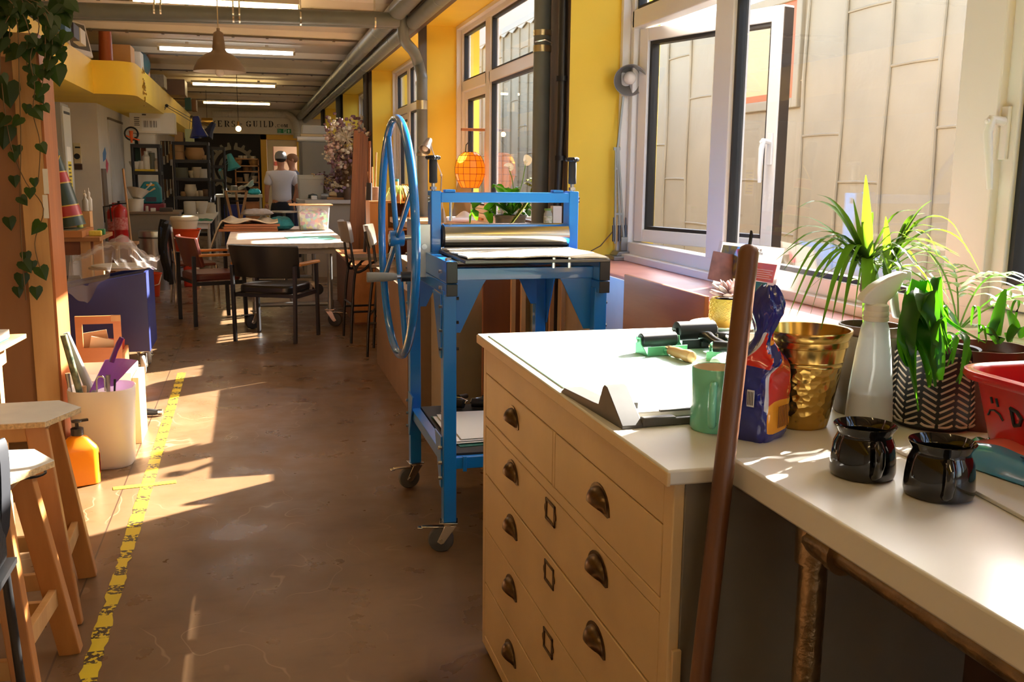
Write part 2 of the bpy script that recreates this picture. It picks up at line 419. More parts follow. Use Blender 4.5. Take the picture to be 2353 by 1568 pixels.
def window(i, pa, pb, opened=False):
    """one bay between piers: y from pa (near) to pb (far)"""
    w = bpy.data.objects.new('window_%d' % i, None); COL.objects.link(w); w['kind'] = 'structure'
    m1, m2 = pb-1.08, pa+1.15       # mullion centres
    zb, zt, tr = SILLZ+0.02, HEAD, 2.24
    mb = frame_mb(pa, pb, zb, zt, GX-0.03, GX+0.05, 0.075)
    for m in (m1, m2): mb.box(GX-0.03, GX+0.05, m-0.08, m+0.08, zb+0.07, zt-0.07)
    for a, b in ((pa, m2), (m2, m1), (m1, pb)): mb.box(GX-0.03, GX+0.05, a+0.05, b-0.05, tr-0.045, tr+0.045)
    mb.build('window_frame', PVC, w, bevel=0.005, smooth=0)
    frame_mb(pa-0.0, pb, zb-0.02, zt, GX-0.075, GX-0.03, 0.035).build('window_surround', PVC, w, bevel=0.004, smooth=0)
    # fixed lights
    k = MB(); g = MB()
    rects = [(m2+0.08, m1-0.08, zb+0.075, tr-0.045), (m2+0.08, m1-0.08, tr+0.045, zt-0.075), (pa+0.075, m2-0.08, tr+0.045, zt-0.075), (m1+0.08, pb-0.075, tr+0.045, zt-0.075)]
    for n, (a, b, c, d) in enumerate(rects):
        MB().box(GX+0.005, GX+0.009, a+0.005, b-0.005, c+0.005, d-0.005).build('pane', GLASS, w, smooth=0)
        frame_mb(a, b, c, d, GX-0.012, GX+0.03, 0.018, k)
    k.build('gasket', GASK, w, smooth=0)
    sash(w, m1+0.06, pb-0.08, zb+0.08, tr-0.05, handle=m1+0.09 if opened else None, hinge=pb-0.08, ang=R(19) if opened else 0)
    sash(w, pa+0.08, m2-0.06, zb+0.08, tr-0.05, handle=m2-0.09, hinge=pa+0.08)
    MB().box(WX-0.03, GX-0.03, pa, pb, SILLZ-0.035, SILLZ).build('window_sill', SILLM, w, bevel=0.012, seg=3)
    return w
for k in range(len(PIERS)-1): window(k+1, PIERS[k][1], PIERS[k+1][0], opened=(k == 2))
window(len(PIERS), PIERS[-1][1], ROOMY1-0.05)
window(len(PIERS)+1, ROOMY0+0.25, PIERS[0][0]) if PIERS[0][0]-ROOMY0 > 3 else None

# ---------------------------------------------------------------- outside
OX = 5.4
LEAD = M('tan lead cladding', (176, 158, 126), 0.5, var=0.08, vscale=1.6, bump=0.25, bscale=7)
def seam_wall(y0, y1, z0, z1, name):
    mb = MB()
    mb.box(OX, OX+0.3, y0, y1, z0, z1)
    y, k = y0+0.15, 0
    while y < y1:
        pts = [(OX-0.012+0.006*math.sin(j*1.7+k), y+0.012*math.sin(j*1.3+k*2), z0+(z1-z0)*j/8) for j in range(9)]
        mb.tube(pts, 0.019, 8)
        z = z0+0.5+0.55*((k*7) % 3)
        while z < z1-0.2:
            if y+0.67 < y1: mb.tube([(OX-0.004, y, z), (OX-0.006, y+0.33, z+0.006), (OX-0.004, y+0.67, z)], 0.013, 6)
            z += 1.55
        y += 0.67; k += 1
    return struct(mb.build(name, LEAD))
seam_wall(-4, 14.2, -0.2, 3.28, 'wall_outside')
seam_wall(14.2, 34, -0.2, 4.4, 'wall_outside_tall')
seam_wall(-4, 4.05, 3.28, 4.3, 'sun_blocker_high'); seam_wall(6.0, 7.05, 3.28, 3.66, 'sun_blocker_step')  # unseen raised sections, added to keep sun off the table and near floor
mb = MB().box(OX-0.06, OX+0.36, 14.2, 34, 4.4, 4.8)
for k in range(28): mb.prism([(14.2+k*0.7, 4.4), (14.9+k*0.7, 4.4), (14.55+k*0.7, 4.32)], 'x', OX-0.05, OX-0.03)
struct(mb.build('trim_parapet', M('parapet metal', (206, 198, 182), 0.5), smooth=0))
struct(MB().box(2.12, OX, -4, 34, -0.3, 0.30).build('ground_alley', M('alley ground', (146, 122, 92), 0.8, var=0.2, vscale=5), smooth=0))
struct(MB().box(OX-0.25, OX, -4, 34, 0.3, 0.42).build('kerb_alley', M('alley ledge', (172, 156, 128), 0.7, var=0.1), smooth=0))
ORNG = M('orange window frame', (202, 110, 60), 0.5)
def far_window(i, y0, y1, z0, z1):
    w = bpy.data.objects.new('window_%d' % i, None); COL.objects.link(w); w['kind'] = 'structure'
    frame_mb(y0-0.1, y1+0.1, z0-0.1, z1+0.1, OX-0.05, OX+0.02, 0.1).build('window_surround', LEAD, w, bevel=0.01)
    frame_mb(y0, y1, z0, z1, OX-0.03, OX+0.02, 0.07).build('window_frame', ORNG, w, smooth=0)
    MB().box(OX-0.02, OX-0.012, y0+0.06, y1-0.06, z0+0.06, z1-0.06).build('pane', M('blind behind glass', (222, 190, 130), 0.25), w, smooth=0)
far_window(21, 9.05, 10.3, 2.24, 3.2)
far_window(22, 16.4, 17.8, 2.1, 3.6)

# ---------------------------------------------------------------- sky, sun
wd = bpy.data.worlds.new('sky'); SC.world = wd; wd.use_nodes = True
nt = wd.node_tree; bg = nt.nodes['Background']
sk = nt.nodes.new('ShaderNodeTexSky'); sk.sky_type = 'NISHITA'; sk.sun_disc = False; sk.sun_elevation = R(32); sk.sun_rotation = R(60); sk.air_density = 1.0; sk.dust_density = 2.5
nt.links.new(sk.outputs[0], bg.inputs['Color']); bg.inputs['Strength'].default_value = 1.2
sl = bpy.data.lights.new('sun', 'SUN'); sl.energy = 62; sl.angle = R(0.6); sl.color = (1, 0.94, 0.85)
so = bpy.data.objects.new('sun', sl); COL.objects.link(so)
so.rotation_euler = Vector((-1, -0.62, -0.645)).to_track_quat('-Z', 'Y').to_euler()
so.location = (8, 8, 8)
SC.view_settings.view_transform = 'Standard'; SC.view_settings.look = 'None'; SC.view_settings.gamma = 1
SC.view_settings.exposure = -0.12; SC.view_settings.use_curve_mapping = False
SC.cycles.max_bounces = 10; SC.cycles.diffuse_bounces = 5; SC.cycles.transparent_max_bounces = 24; SC.cycles.sample_clamp_indirect = 6

# ---------------------------------------------------------------- tube lights on the ceiling
def tube_light(x0, x1, y, mat, label, par):
    t = thing('ceiling_light', label, 'light', ((x0+x1)/2, y, 2.90), group='fluorescent tubes across the ceiling')
    h = (x1-x0)/2
    MB().box(-h-0.03, h+0.03, -0.035, 0.035, 0.01, 0.05).box(-h*0.6-0.02, -h*0.6+0.02, -0.012, 0.012, 0.045, 0.079).box(h*0.6-0.02, h*0.6+0.02, -0.012, 0.012, 0.045, 0.079).build('batten', M('light batten', (206, 196, 176), 0.5), t, bevel=0.004, smooth=0)
    MB().cyl((-h, 0, -0.012), (h, 0, -0.012), 0.02, n=12).build('tube', mat, t)
    for s in (-1, 1): MB().cyl((s*h, 0, -0.012), (s*(h+0.03), 0, -0.012), 0.021, n=12).build('end_cap', M('lamp end cap', (170, 150, 110), 0.5), t)
    return t
tube_light(-0.92, 0.46, 9.2, EMITW, 'warm fluorescent tube above the grey cross pipe, cut by the photo edge', 0)
tube_light(-1.0, 0.56, 12.74, EMITC, 'cool white fluorescent tube behind the brown pendant lamp', 0)
tube_light(-0.89, 0.46, 17.7, EMITW, 'warm fluorescent tube directly behind the cool white one', 0)
tube_light(-0.92, 0.46, 22.4, EMITW, 'warm fluorescent tube closest to the painted sign wall', 0)
for yy in (4.9, 0.5, -3.9): tube_light(-0.9, 0.5, yy, EMITW, 'warm fluorescent tube over the near end of the room', 0)
# ---------------------------------------------------------------- etching press
BLUE = M('blue press enamel', (24, 122, 206), 0.28, coat=0.4)
BLUEW = M('blue wheel enamel', (22, 116, 198), 0.16, coat=0.6)
BRIGHT = M('polished roller steel', (205, 202, 196), 0.2, 1.0)
ZINC = M('zinc plate', (176, 178, 174), 0.35, 0.9)
BOLT = M('bolt metal', (200, 196, 186), 0.25, 1.0)
PL, PR = 0.695, 1.285          # rail centre lines
PF, PB = 3.50, 4.30            # leg centres in y
press = thing('etching_press', 'bright blue etching press with a big spoked hand wheel and steel roller', 'printing press', (0.98, 3.9, 0))
def pp(mb, name, mat, bevel=0.0, **k):
    o = mb.build(name, mat, press, bevel=bevel, **k); o.data.transform(Matrix.Translation((-0.98, -3.9, 0))); return o
def caster(parent, x, y, z0, ang, name='caster', sc=1.0, brake=True, wheelmat=None, off=(0.98, 3.9, 0)):
    e = bpy.data.objects.new(name, None); COL.objects.link(e); e.parent = parent
    e.location = (x-off[0], y-off[1], z0-off[2]); e.rotation_euler = (0, 0, ang); e.scale = (sc, sc, sc)
    f = MB().box(-0.035, 0.035, -0.03, 0.03, 0.118, 0.124).cyl((0, 0, 0.108), (0, 0, 0.118), 0.024)
    for s in (-1, 1): f.prism([(0.03, 0.11), (-0.015, 0.11), (-0.045, 0.045), (-0.03, 0.035), (-0.018, 0.04)], 'y', s*0.021-0.0015, s*0.021+0.0015)
    f.build('fork', CHROME, e, bevel=0.002)
    w = MB().lathe([(0.012, -0.014), (0.036, -0.014), (0.046, -0.012), (0.05, -0.005), (0.05, 0.005), (0.046, 0.012), (0.036, 0.014), (0.012, 0.014)], 24)
    w.xf(Matrix.Translation((-0.03, 0, 0.05)) @ Matrix.Rotation(PI/2, 4, 'X')); w.build('wheel', wheelmat or M('grey tyre', (84, 82, 80), 0.6), e)
    MB().cyl((-0.03, -0.026, 0.05), (-0.03, 0.026, 0.05), 0.007).build('axle', BOLT, e)
    if brake: MB().box(-0.105, -0.02, -0.012, 0.012, 0.098, 0.104).box(-0.12, -0.1, -0.014, 0.014, 0.094, 0.1).build('brake', CHROME, e, bevel=0.002)
    return e
for x in (PL, PR):
    for y in (PF, PB):
        pp(MB().box(x-0.025, x+0.025, y-0.025, y+0.025, 0.125, 1.02), 'leg', BLUE, 0.003)
for i, (x, y) in enumerate(((PL, PF), (PL, PB), (PR, PF), (PR, PB))): caster(press, x, y, 0, R(-12 if i % 2 == 0 else 8))
for x in (PL, PR):
    pp(MB().box(x-0.021, x+0.021, PF-0.06, PB+0.06, 1.052, 1.132), 'bed_rail', BLUE, 0.003)
    pp(MB().box(x-0.021, x+0.021, PF-0.06, PB+0.06, 1.004, 1.05), 'side_rail', BLUE, 0.003)
    for y0 in (PF-0.066, PB+0.06):
        pp(MB().box(x-0.0205, x+0.0205, y0, y0+0.006, 1.053, 1.131), 'end_cap', BLK, 0.002)
        pp(MB().box(x-0.0205, x+0.0205, y0, y0+0.006, 1.005, 1.049), 'end_cap', BLK, 0.002)
for y in (PF+0.03, PB-0.03):
    pp(MB().box(PL+0.02, PR-0.02, y-0.02, y+0.02, 1.055, 1.10), 'cross_rail', BLUE, 0.002)
# gusset brackets under the rails and above the casters
def gusset(x, y, sx, sy, z, h, w, axis):
    """perforated triangular plate"""
    if axis == 'x': poly = [(sx*0.0, z), (sx*w, z), (sx*w*0.9, z-0.02), (sx*0.03, z-h), (sx*0.0, z-h)]; m = MB().prism([(y+a, b) for a, b in poly], 'x', x-0.003, x+0.003)
    else: poly = [(0, z), (sx*w, z), (sx*w*0.9, z-0.02), (sx*0.03, z-h), (0, z-h)]; m = MB().prism([(x+a, b) for a, b in poly], 'y', y-0.003, y+0.003)
    return pp(m, 'gusset', BLUE, 0.001)
for x, s in ((PL, -1), (PR, 1)):
    gusset(x+s*0.028, PF, 1, 1, 1.005, 0.24, 0.16, 'x'); gusset(x+s*0.028, PB, -1, 1, 1.005, 0.24, 0.16, 'x')
for y, s in ((PF, 1), (PB, -1)):
    gusset(PL+0.02, y+s*0.028, 1, 1, 1.055, 0.20, 0.13, 'y'); gusset(PR-0.02, y+s*0.028, -1, 1, 1.055, 0.20, 0.13, 'y')
for y in (PF, PB): gusset(PL-0.028, y, 1 if y == PF else -1, 1, 0.46, 0.2, 0.13, 'x')
m = []
for x, s in ((PL, -1), (PR, 1)):
    for y in (PF, PB):
        for z in (1.09, 1.03, 0.96, 0.87, 0.80):
            pp(MB().cyl((x+s*0.024, y+0.004, z), (x+s*0.036, y+0.004, z), 0.0075, n=6), 'bolt', BOLT)
for z in (0.42, 0.36, 0.30): pp(MB().cyl((PL-0.028, PF-0.005, z), (PL-0.042, PF-0.005, z), 0.0075, n=6), 'bolt', BOLT); pp(MB().cyl((PL-0.028, PB-0.005, z), (PL-0.042, PB-0.005, z), 0.0075, n=6), 'bolt', BOLT)
for z in (0.99, 0.90, 0.80): pp(MB().cyl((PL+0.024, PF-0.01, z), (PL+0.036, PF-0.01, z), 0.007, n=6), 'bolt', BOLT)
pp(MB().cyl((PL-0.005, PF-0.02, 1.132), (PL-0.005, PF-0.02, 1.142), 0.011, n=6), 'bolt', BOLT)
# uprights and top bar
UY = 3.88
for x, s in ((0.716, -1), (1.298, 1)):
    pp(MB().box(x-0.02, x+0.02, UY-0.022, UY+0.06, 1.0, 1.378), 'upright', BLUE, 0.003)
    for z in (1.352, 1.338): pp(MB().cyl((x+s*0.018, UY, z), (x+s*0.03, UY, z), 0.007, n=8), 'bolt', BOLT)
    g = bpy.data.objects.new('pressure_screw', None); COL.objects.link(g); g.parent = press; g.location = (x-0.98+0.004*s, UY+0.02-3.9, 1.378)
    MB().cyl((0, 0, -0.02), (0, 0, 0.03), 0.008).cyl((0, 0, 0.004), (0, 0, 0.016), 0.014, n=6).build('thread', BOLT, g)
    MB().lathe([(0.014, 0.03), (0.017, 0.034), (0.0165, 0.06), (0.017, 0.09), (0.0165, 0.12), (0.015, 0.124)], 16).build('grip', M('foam grip', (30, 30, 31), 0.75), g)
    k = MB().lathe([(0.0, 0.122), (0.02, 0.123), (0.024, 0.127), (0.024, 0.136), (0.02, 0.14), (0.0, 0.141)], 18)
    for q in range(3): k.ball((0.026*math.cos(q*2.1+0.4), 0.026*math.sin(q*2.1+0.4), 0.131), 0.009, 10, 6)
    k.build('knob', BLK, g)
pp(MB().box(0.736, 1.278, UY-0.02, UY+0.05, 1.332, 1.372), 'top_bar', BLUE, 0.003)
for x in (0.775, 1.232): pp(MB().box(x-0.022, x+0.022, UY-0.015, UY+0.03, 1.372, 1.383), 'stop_block', BLUE, 0.003)
pp(MB().cyl((0.78, UY, 1.258), (0.78, UY, 1.334), 0.006), 'tie_rod', BOLT)
# rollers
RC = 1.197
pp(MB().lathe([(0.046, -0.002), (0.05, 0), (0.05, 0.525), (0.046, 0.527)], 48, m=Matrix.Translation((0.748, UY, RC)) @ Matrix.Rotation(PI/2, 4, 'Y')), 'roller', BRIGHT, smooth=30)
pp(MB().cyl((0.738, UY, RC), (0.748, UY, RC), 0.047, n=32), 'roller_hub', DARK)
pp(MB().lathe([(0.038, 0), (0.038, 0.54)], 32, m=Matrix.Translation((0.74, UY, 1.09)) @ Matrix.Rotation(PI/2, 4, 'Y')), 'lower_roller', BRIGHT)
# bed plate, gearbox, wheel
pp(MB().box(0.727, 1.275, 3.36, 4.46, 1.130, 1.142), 'bed', M('grey press bed', (98, 96, 92), 0.35, 0.6), 0.002)
for x in (1.06, 1.12):
    pp(MB().cyl((x, 3.368, 1.142), (x, 3.368, 1.149), 0.008, n=6), 'bolt', BOLT)
    pp(MB().cyl((x, 3.372, 1.11), (x, 3.372, 1.13), 0.007, n=6), 'bolt', BOLT)
gx = atY(948, 560, UY).x
pp(MB().box(gx-0.004, gx+0.006, UY-0.01, UY+0.12, 1.02, 1.262).box(gx+0.006, PL+0.0, UY-0.012, UY-0.004, 1.03, 1.245), 'gear_plate', ZINC, 0.002)
pp(MB().box(gx+0.01, PL-0.02, UY+0.01, UY+0.10, 1.09, 1.14).box(gx-0.002, gx+0.02, UY+0.0, UY+0.09, 0.995, 1.03), 'gear_bracket', BLUE, 0.003)
pp(MB().cyl((gx+0.045, UY-0.013, 1.155), (gx+0.045, UY-0.02, 1.155), 0.011, n=16), 'bolt', BOLT)
hub = atY(912, 544, UY)
WR = (atY(912, 273, UY).z-atY(914, 812, UY).z)/2
hub.z = (atY(912, 273, UY).z+atY(914, 812, UY).z)/2
pp(MB().cyl((hub.x-0.02, UY, hub.z), (0.75, UY, RC), 0.011), 'shaft', BOLT)
w = bpy.data.objects.new('hand_wheel', None); COL.objects.link(w); w.parent = press; w.location = (hub.x-0.98, UY-3.9, hub.z)
n = 64
MB().tube([(0, WR*math.cos(2*PI*i/n), WR*math.sin(2*PI*i/n)) for i in range(n)], 0.0165, 14, closed=True).build('rim', BLUEW, w, smooth=60)
MB().lathe([(0.014, -0.03), (0.03, -0.03), (0.032, -0.026), (0.032, 0.024), (0.03, 0.028), (0.012, 0.028)], 24, m=Matrix.Rotation(PI/2, 4, 'Y')).build('hub', BLUEW, w)
MB().cyl((-0.033, 0, 0), (-0.028, 0, 0), 0.018, n=20).build('hub_cap', BOLT, w)
for a in (27, 117, 207, 297):
    ca, sa = math.cos(R(a)), math.sin(R(a))
    MB().tube([(0, -0.02*ca, 0.02*sa), (0, -WR*ca, WR*sa)], 0.0115, 12).build('spoke', BLUEW, w)
a = R(-27-4); ca, sa = math.cos(a), math.sin(a)
cy, cz = -0.60*WR*math.cos(R(297)), 0.60*WR*math.sin(R(297))
h = bpy.data.objects.new('crank_handle', None); COL.objects.link(h); h.parent = press; h.location = (hub.x-0.98, UY-3.9-0.6*WR*math.cos(R(333)), hub.z+0.6*WR*math.sin(R(333)))
MB().cyl((-0.022, 0, 0), (0.022, 0, 0), 0.019, n=16).build('clamp', BLK, h)
MB().cyl((-0.04, 0, 0), (-0.02, 0, 0), 0.009).build('handle_stem', BOLT, h)
MB().lathe([(0.0, -0.152), (0.0185, -0.151), (0.0195, -0.145), (0.016, -0.06), (0.012, -0.038), (0.0, -0.037)], 18, m=Matrix(((0, 0, 1, 0), (0, 1, 0, 0), (-1, 0, 0, 0), (0, 0, 0, 1)))).build('grip', M('grey plastic grip', (128, 128, 124), 0.55), h)
# lower shelf
pp(MB().box(PL-0.02, PL+0.02, PF, PB, 0.34, 0.385), 'lower_rail', BLUE, 0.002)
pp(MB().box(PR-0.02, PR+0.02, PF, PB, 0.34, 0.385), 'lower_rail', BLUE, 0.002)
pp(MB().box(PL+0.02, PR-0.02, PF-0.02, PF+0.01, 0.335, 0.38).box(PL+0.05, PL+0.065, PF-0.028, PF-0.015, 0.325, 0.385), 'shelf_rail', BLUE, 0.002)
pp(MB().box(PL+0.022, PR-0.022, PB-0.01, PB+0.02, 0.335, 0.38), 'shelf_rail', BLUE, 0.002)
pp(MB().box(PL+0.024, PR-0.024, PF+0.012, PB-0.012, 0.372, 0.388), 'shelf', M('black shelf board', (28, 27, 27), 0.6), 0.002)
# felt blanket on the bed
def felt(u, v):
    y = 3.368+u*0.455; x = 0.738+v*0.53
    z = 1.1515+0.002*math.sin(u*7+v*5)
    if u < 0.06: x += 0.0; z += 0.006*math.exp(-((v-0.55)/0.12)**2)+0.001*math.sin(v*30)
    y += 0.008*math.sin(v*11)*(1-u)+0.006*math.sin(v*23)*(1-u)
    x += (0.006*math.sin(u*17) if v < 0.1 else 0)
    if u > 0.72: z = z-0.001*(u-0.72)
    return (x, y, z)
o = MB().grid(felt, 26, 22, -0.005).build('press_blanket', M('cream wool felt', (236, 228, 206), 0.9, bump=0.3, bscale=160, var=0.04, vscale=20), smooth=60)
tag(o, 'cream felt blanket lying on the bed of the blue press', 'blanket')
# things on the lower shelf
tag(MB().box(0.745, 1.18, 3.6, 4.10, 0.3885, 0.3905).xf(Matrix.Translation((0.96, 3.85, 0)) @ Matrix.Rotation(R(3), 4, 'Z') @ Matrix.Translation((-0.96, -3.85, 0))).build('cutting_mat', M('dark green mat', (22, 92, 78), 0.6), smooth=0), 'dark green cutting mat under white paper on the press shelf', 'mat')
for i in range(3):
    o = MB().grid(lambda u, v: (0.735+u*0.40, 3.62+v*0.44, 0.3955+i*0.005+0.0015*math.sin(3*u+2*v)), 6, 6, 0.0015).build('paper_sheet', M('white paper', (232, 228, 220), 0.7), smooth=60)
    o.location = (0.02*i, 0.012*i, 0.0); tag(o, 'large white paper sheet stacked on the press shelf', 'paper', 'white sheets on the press shelf')
for k, (x, y, a) in enumerate(((0.99, 4.19, 70), (0.86, 4.22, 55))):
    t = thing('brayer', ['black ink roller lying behind the paper on the press shelf', 'black ink roller beside the leg at the back of the press shelf'][k], 'brayer', (x, y, 0.410), R(a))
    MB().cyl((0, -0.05, 0.004), (0, 0.05, 0.004), 0.0215, n=20).build('roller', M('black rubber roller', (26, 27, 28), 0.45), t)
    MB().tube([(0, -0.055, 0.004), (0.03, -0.055, 0.012), (0.06, -0.01, 0.016), (0.06, 0.01, 0.016), (0.03, 0.055, 0.012), (0, 0.055, 0.004)], 0.004).build('bracket', CHROME, t)
    MB().cyl((0.06, 0, 0.016), (0.15, 0, 0.004), 0.012).build('handle', BLK, t)
# ---------------------------------------------------------------- plan chest
CREAM = M('cream chest paint', (216, 186, 140), 0.42, var=0.07, vscale=4, bump=0.05, bscale=30, spec=0.35)
CTOP = M('worn white chest top', (222, 218, 206), 0.45, var=0.06, vscale=5)
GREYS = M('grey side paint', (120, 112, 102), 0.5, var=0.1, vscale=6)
BRONZE = M('bronze cup pull', (96, 74, 50), 0.3, 0.9, var=0.3, vscale=60)
GAP = M('drawer gap dark', (40, 28, 18), 0.8)
TZ = 0.985
CX0, CX1, CY0, CY1 = 0.626, 1.47, 1.366, 2.728
chest = thing('plan_chest', 'cream painted plan chest with bronze cup pulls under a white worn top', 'plan chest', (CX0, CY0, 0))
def cc(mb, name, mat, bevel=0.0, parent=None, **k):
    o = mb.build(name, mat, parent or chest, bevel=bevel, **k); o.data.transform(Matrix.Translation((-CX0, -CY0, 0))); return o
cc(MB().box(CX0, CX1, CY0, CY1, TZ-0.026, TZ), 'top', CTOP, 0.004)
cc(MB().box(CX0-0.001, CX0+0.006, CY0-0.001, CY1+0.001, TZ-0.027, TZ-0.003), 'top_edge', CREAM, 0.002)
XF = 0.644
fr = MB()
fr.box(XF, XF+0.02, CY0+0.012, CY0+0.05, 0.02, TZ-0.026).box(XF, XF+0.02, CY1-0.042, CY1-0.012, 0.02, TZ-0.026)
fr.box(XF, XF+0.02, CY0+0.05, CY1-0.042, 0.876, TZ-0.026).box(XF, XF+0.02, CY0+0.05, CY1-0.042, 0.718, 0.744).box(XF, XF+0.02, 2.012, 2.03, 0.744, 0.876).box(XF, XF+0.02, CY0+0.05, CY1-0.042, 0.02, 0.055)
cc(fr, 'front_frame', CREAM, 0.0025)
cc(MB().box(XF+0.02, CX1-0.01, CY0+0.03, CY1-0.012, 0.02, TZ-0.026), 'carcass', GAP)
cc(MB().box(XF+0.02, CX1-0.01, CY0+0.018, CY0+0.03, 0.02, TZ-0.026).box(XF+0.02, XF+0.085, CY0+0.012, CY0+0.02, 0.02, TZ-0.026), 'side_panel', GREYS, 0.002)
cc(MB().box(XF+0.006, XF+0.022, CY0+0.004, CY0+0.012, 0.60, 0.67), 'hinge', CREAM, 0.001)
cc(MB().box(XF+0.02, CX1-0.02, CY0+0.05, CY1-0.03, 0.0, 0.02), 'plinth', GAP)
def cup(parent, y, z):
    """half-shell cup pull with flanges, opening downward"""
    def shell(u, v):
        a = PI*u; b = PI/2*v
        w = 0.045; h = 0.03
        yy = -w*math.cos(a)*(0.72+0.28*math.cos(b)); zz = h*math.sin(a)**0.8*math.cos(b)-0.012*(1-math.sin(a)); xx = -0.024*math.sin(b)*(0.25+0.75*math.sin(a))
        return (XF+xx-0.001, y+yy, z+zz)
    m = MB().grid(shell, 16, 8, 0.0018)
    pl = [(y+0.058*math.cos(R(t)), z-0.014+0.05*math.sin(R(t))**0.9) for t in range(0, 181, 15)]
    m.prism(pl+[(y-0.05, z-0.018), (y+0.05, z-0.018)], 'x', XF-0.0025, XF-0.0002)
    return cc(m, 'cup_pull', BRONZE, 0.0, parent, smooth=50)
def holder(parent, y, z):
    m = MB(); w, h = 0.036, 0.026
    for a, b, c, d in ((-w, w, h-0.007, h), (-w, w, -h, -h+0.007), (-w, -w+0.008, -h, h), (w-0.008, w, -h, h)): m.box(XF-0.003, XF-0.0003, y+a, y+b, z+c, z+d)
    for s in (-1, 1): m.prism([(y+s*w, z-0.012), (y+s*(w+0.007), z-0.004), (y+s*(w+0.007), z+0.004), (y+s*w, z+0.012)], 'x', XF-0.003, XF-0.0003)
    return cc(m, 'label_holder', BRONZE, 0.0008, parent)
def drawer(y0, y1, z0, z1, cups, lab=None):
    g = 0.0022
    d = cc(MB().box(XF-0.0005+random.uniform(0, .002), XF+0.018, y0+g, y1-g, z0+g, z1-g), 'drawer', CREAM, 0.002)
    for y, z in cups: cup(d, y, z)
    if lab: holder(d, *lab)
A, Bb = CY0+0.05, CY1-0.042
drawer(2.03, Bb, 0.744, 0.876, [(2.377, 0.814)])
drawer(A, 2.012, 0.744, 0.876, [(1.717, 0.814)])
for z0, z1, zc in ((0.570, 0.718, 0.666), (0.401, 0.570, 0.514), (0.228, 0.401, 0.342), (0.055, 0.228, 0.152)):
    drawer(A, Bb, z0, z1, [(2.377, zc), (1.717, zc+0.005)], (2.036, zc+0.012))

# ---------------------------------------------------------------- white work table with pipe legs
WZ = 1.0
LAM = M('white laminate', (228, 226, 220), 0.22, var=0.03, vscale=6)
PIPE = M('galvanised pipe', (150, 128, 98), 0.3, 0.85, var=0.25, vscale=25, bump=0.15, bscale=60)
table = thing('work_table', 'white laminate work table with galvanised pipe frame beside the chest', 'table', (0.737, 0.5, 0))
def tt(mb, name, mat, bevel=0.0, **k):
    o = mb.build(name, mat, table, bevel=bevel, **k); o.data.transform(Matrix.Translation((-0.737, -0.5, 0))); return o
tt(MB().box(0.737, 1.50, -0.55, 1.362, WZ-0.045, WZ), 'tabletop', LAM, 0.004)
px_, py_ = 0.805, 1.22
for (x, y) in ((px_, py_), (1.42, py_), (px_, -0.45), (1.42, -0.45)):
    tt(MB().cyl((x, y, 0.0), (x, y, WZ-0.075), 0.0215, n=20), 'leg', PIPE)
    tt(MB().cyl((x, y, WZ-0.125), (x, y, WZ-0.048), 0.029, n=20).cyl((x, y, WZ-0.085), (x, y-0.075, WZ-0.085), 0.028, n=20).cyl((x, y-0.06, WZ-0.085), (x, y-0.078, WZ-0.085), 0.031, n=20), 'pipe_fitting', PIPE)
for x in (px_, 1.42): tt(MB().cyl((x, py_-0.07, WZ-0.085), (x, -0.42, WZ-0.085), 0.0205, n=20), 'rail', PIPE)
tt(MB().cyl((px_, py_, WZ-0.1), (1.42, py_, WZ-0.1), 0.019, n=16), 'cross_rail', PIPE)
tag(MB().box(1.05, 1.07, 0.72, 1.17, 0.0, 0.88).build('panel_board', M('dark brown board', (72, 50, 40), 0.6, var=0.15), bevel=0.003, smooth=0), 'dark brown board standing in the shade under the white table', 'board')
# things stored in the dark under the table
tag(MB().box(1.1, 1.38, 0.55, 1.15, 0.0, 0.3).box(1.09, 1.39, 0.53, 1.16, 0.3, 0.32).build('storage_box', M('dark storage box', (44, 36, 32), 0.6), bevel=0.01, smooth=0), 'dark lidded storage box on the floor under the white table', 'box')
# ---------------------------------------------------------------- things on the chest and the white table
def at(x, y, z=TZ): return atZ(x, y, z)
# pale green cutting mat
a, b = at(1108, 769), at(1300, 893)
tag(MB().box(0.648, 1.36, b.y, 2.68, TZ+0.0005, TZ+0.0035).build('cutting_mat', M('pale green mat', (186, 222, 212), 0.4, var=0.05, vscale=8), bevel=0.001, smooth=0), 'large pale green cutting mat covering the far half of the chest top', 'mat')
MZ = TZ+0.0036
# paper trimmer
cut = thing('paper_trimmer', 'grey rotary paper trimmer lying across the chest top beside mint mug', 'paper trimmer', (0.66, 1.62, TZ), R(3))
TG = M('trimmer grey plastic', (78, 76, 72), 0.45, var=0.08, vscale=40)
TL = M('trimmer pale bed', (206, 204, 198), 0.4)
MB().box(0.02, 0.40, 0.06, 0.30, 0.001, 0.014).build('bed', TL, cut, bevel=0.003)
MB().prism([(0.0, 0.0), (0.0, 0.006), (0.075, 0.064), (0.088, 0.066), (0.096, 0.06), (0.115, 0.022), (0.14, 0.020), (0.30, 0.014), (0.32, 0.002), (0.32, 0.0)], 'x', -0.012, 0.030).build('end_block', TG, cut, bevel=0.005, seg=3)
MB().box(0.03, 0.1, 0.0, 0.02, 0.0, 0.018).build('end_foot', TG, cut, bevel=0.004)
MB().box(0.09, 0.40, 0.0, 0.012, 0.001, 0.014).build('front_rail', TG, cut, bevel=0.002)
MB().box(0.09, 0.40, 0.05, 0.058, 0.014, 0.018).build('guide_strip', TG, cut, bevel=0.001)
MB().box(0.045, 0.062, 0.09, 0.10, 0.014, 0.026).build('stop', TG, cut, bevel=0.001)
MB().box(0.385, 0.42, -0.01, 0.31, 0.0, 0.03).build('end_block', TG, cut, bevel=0.005)
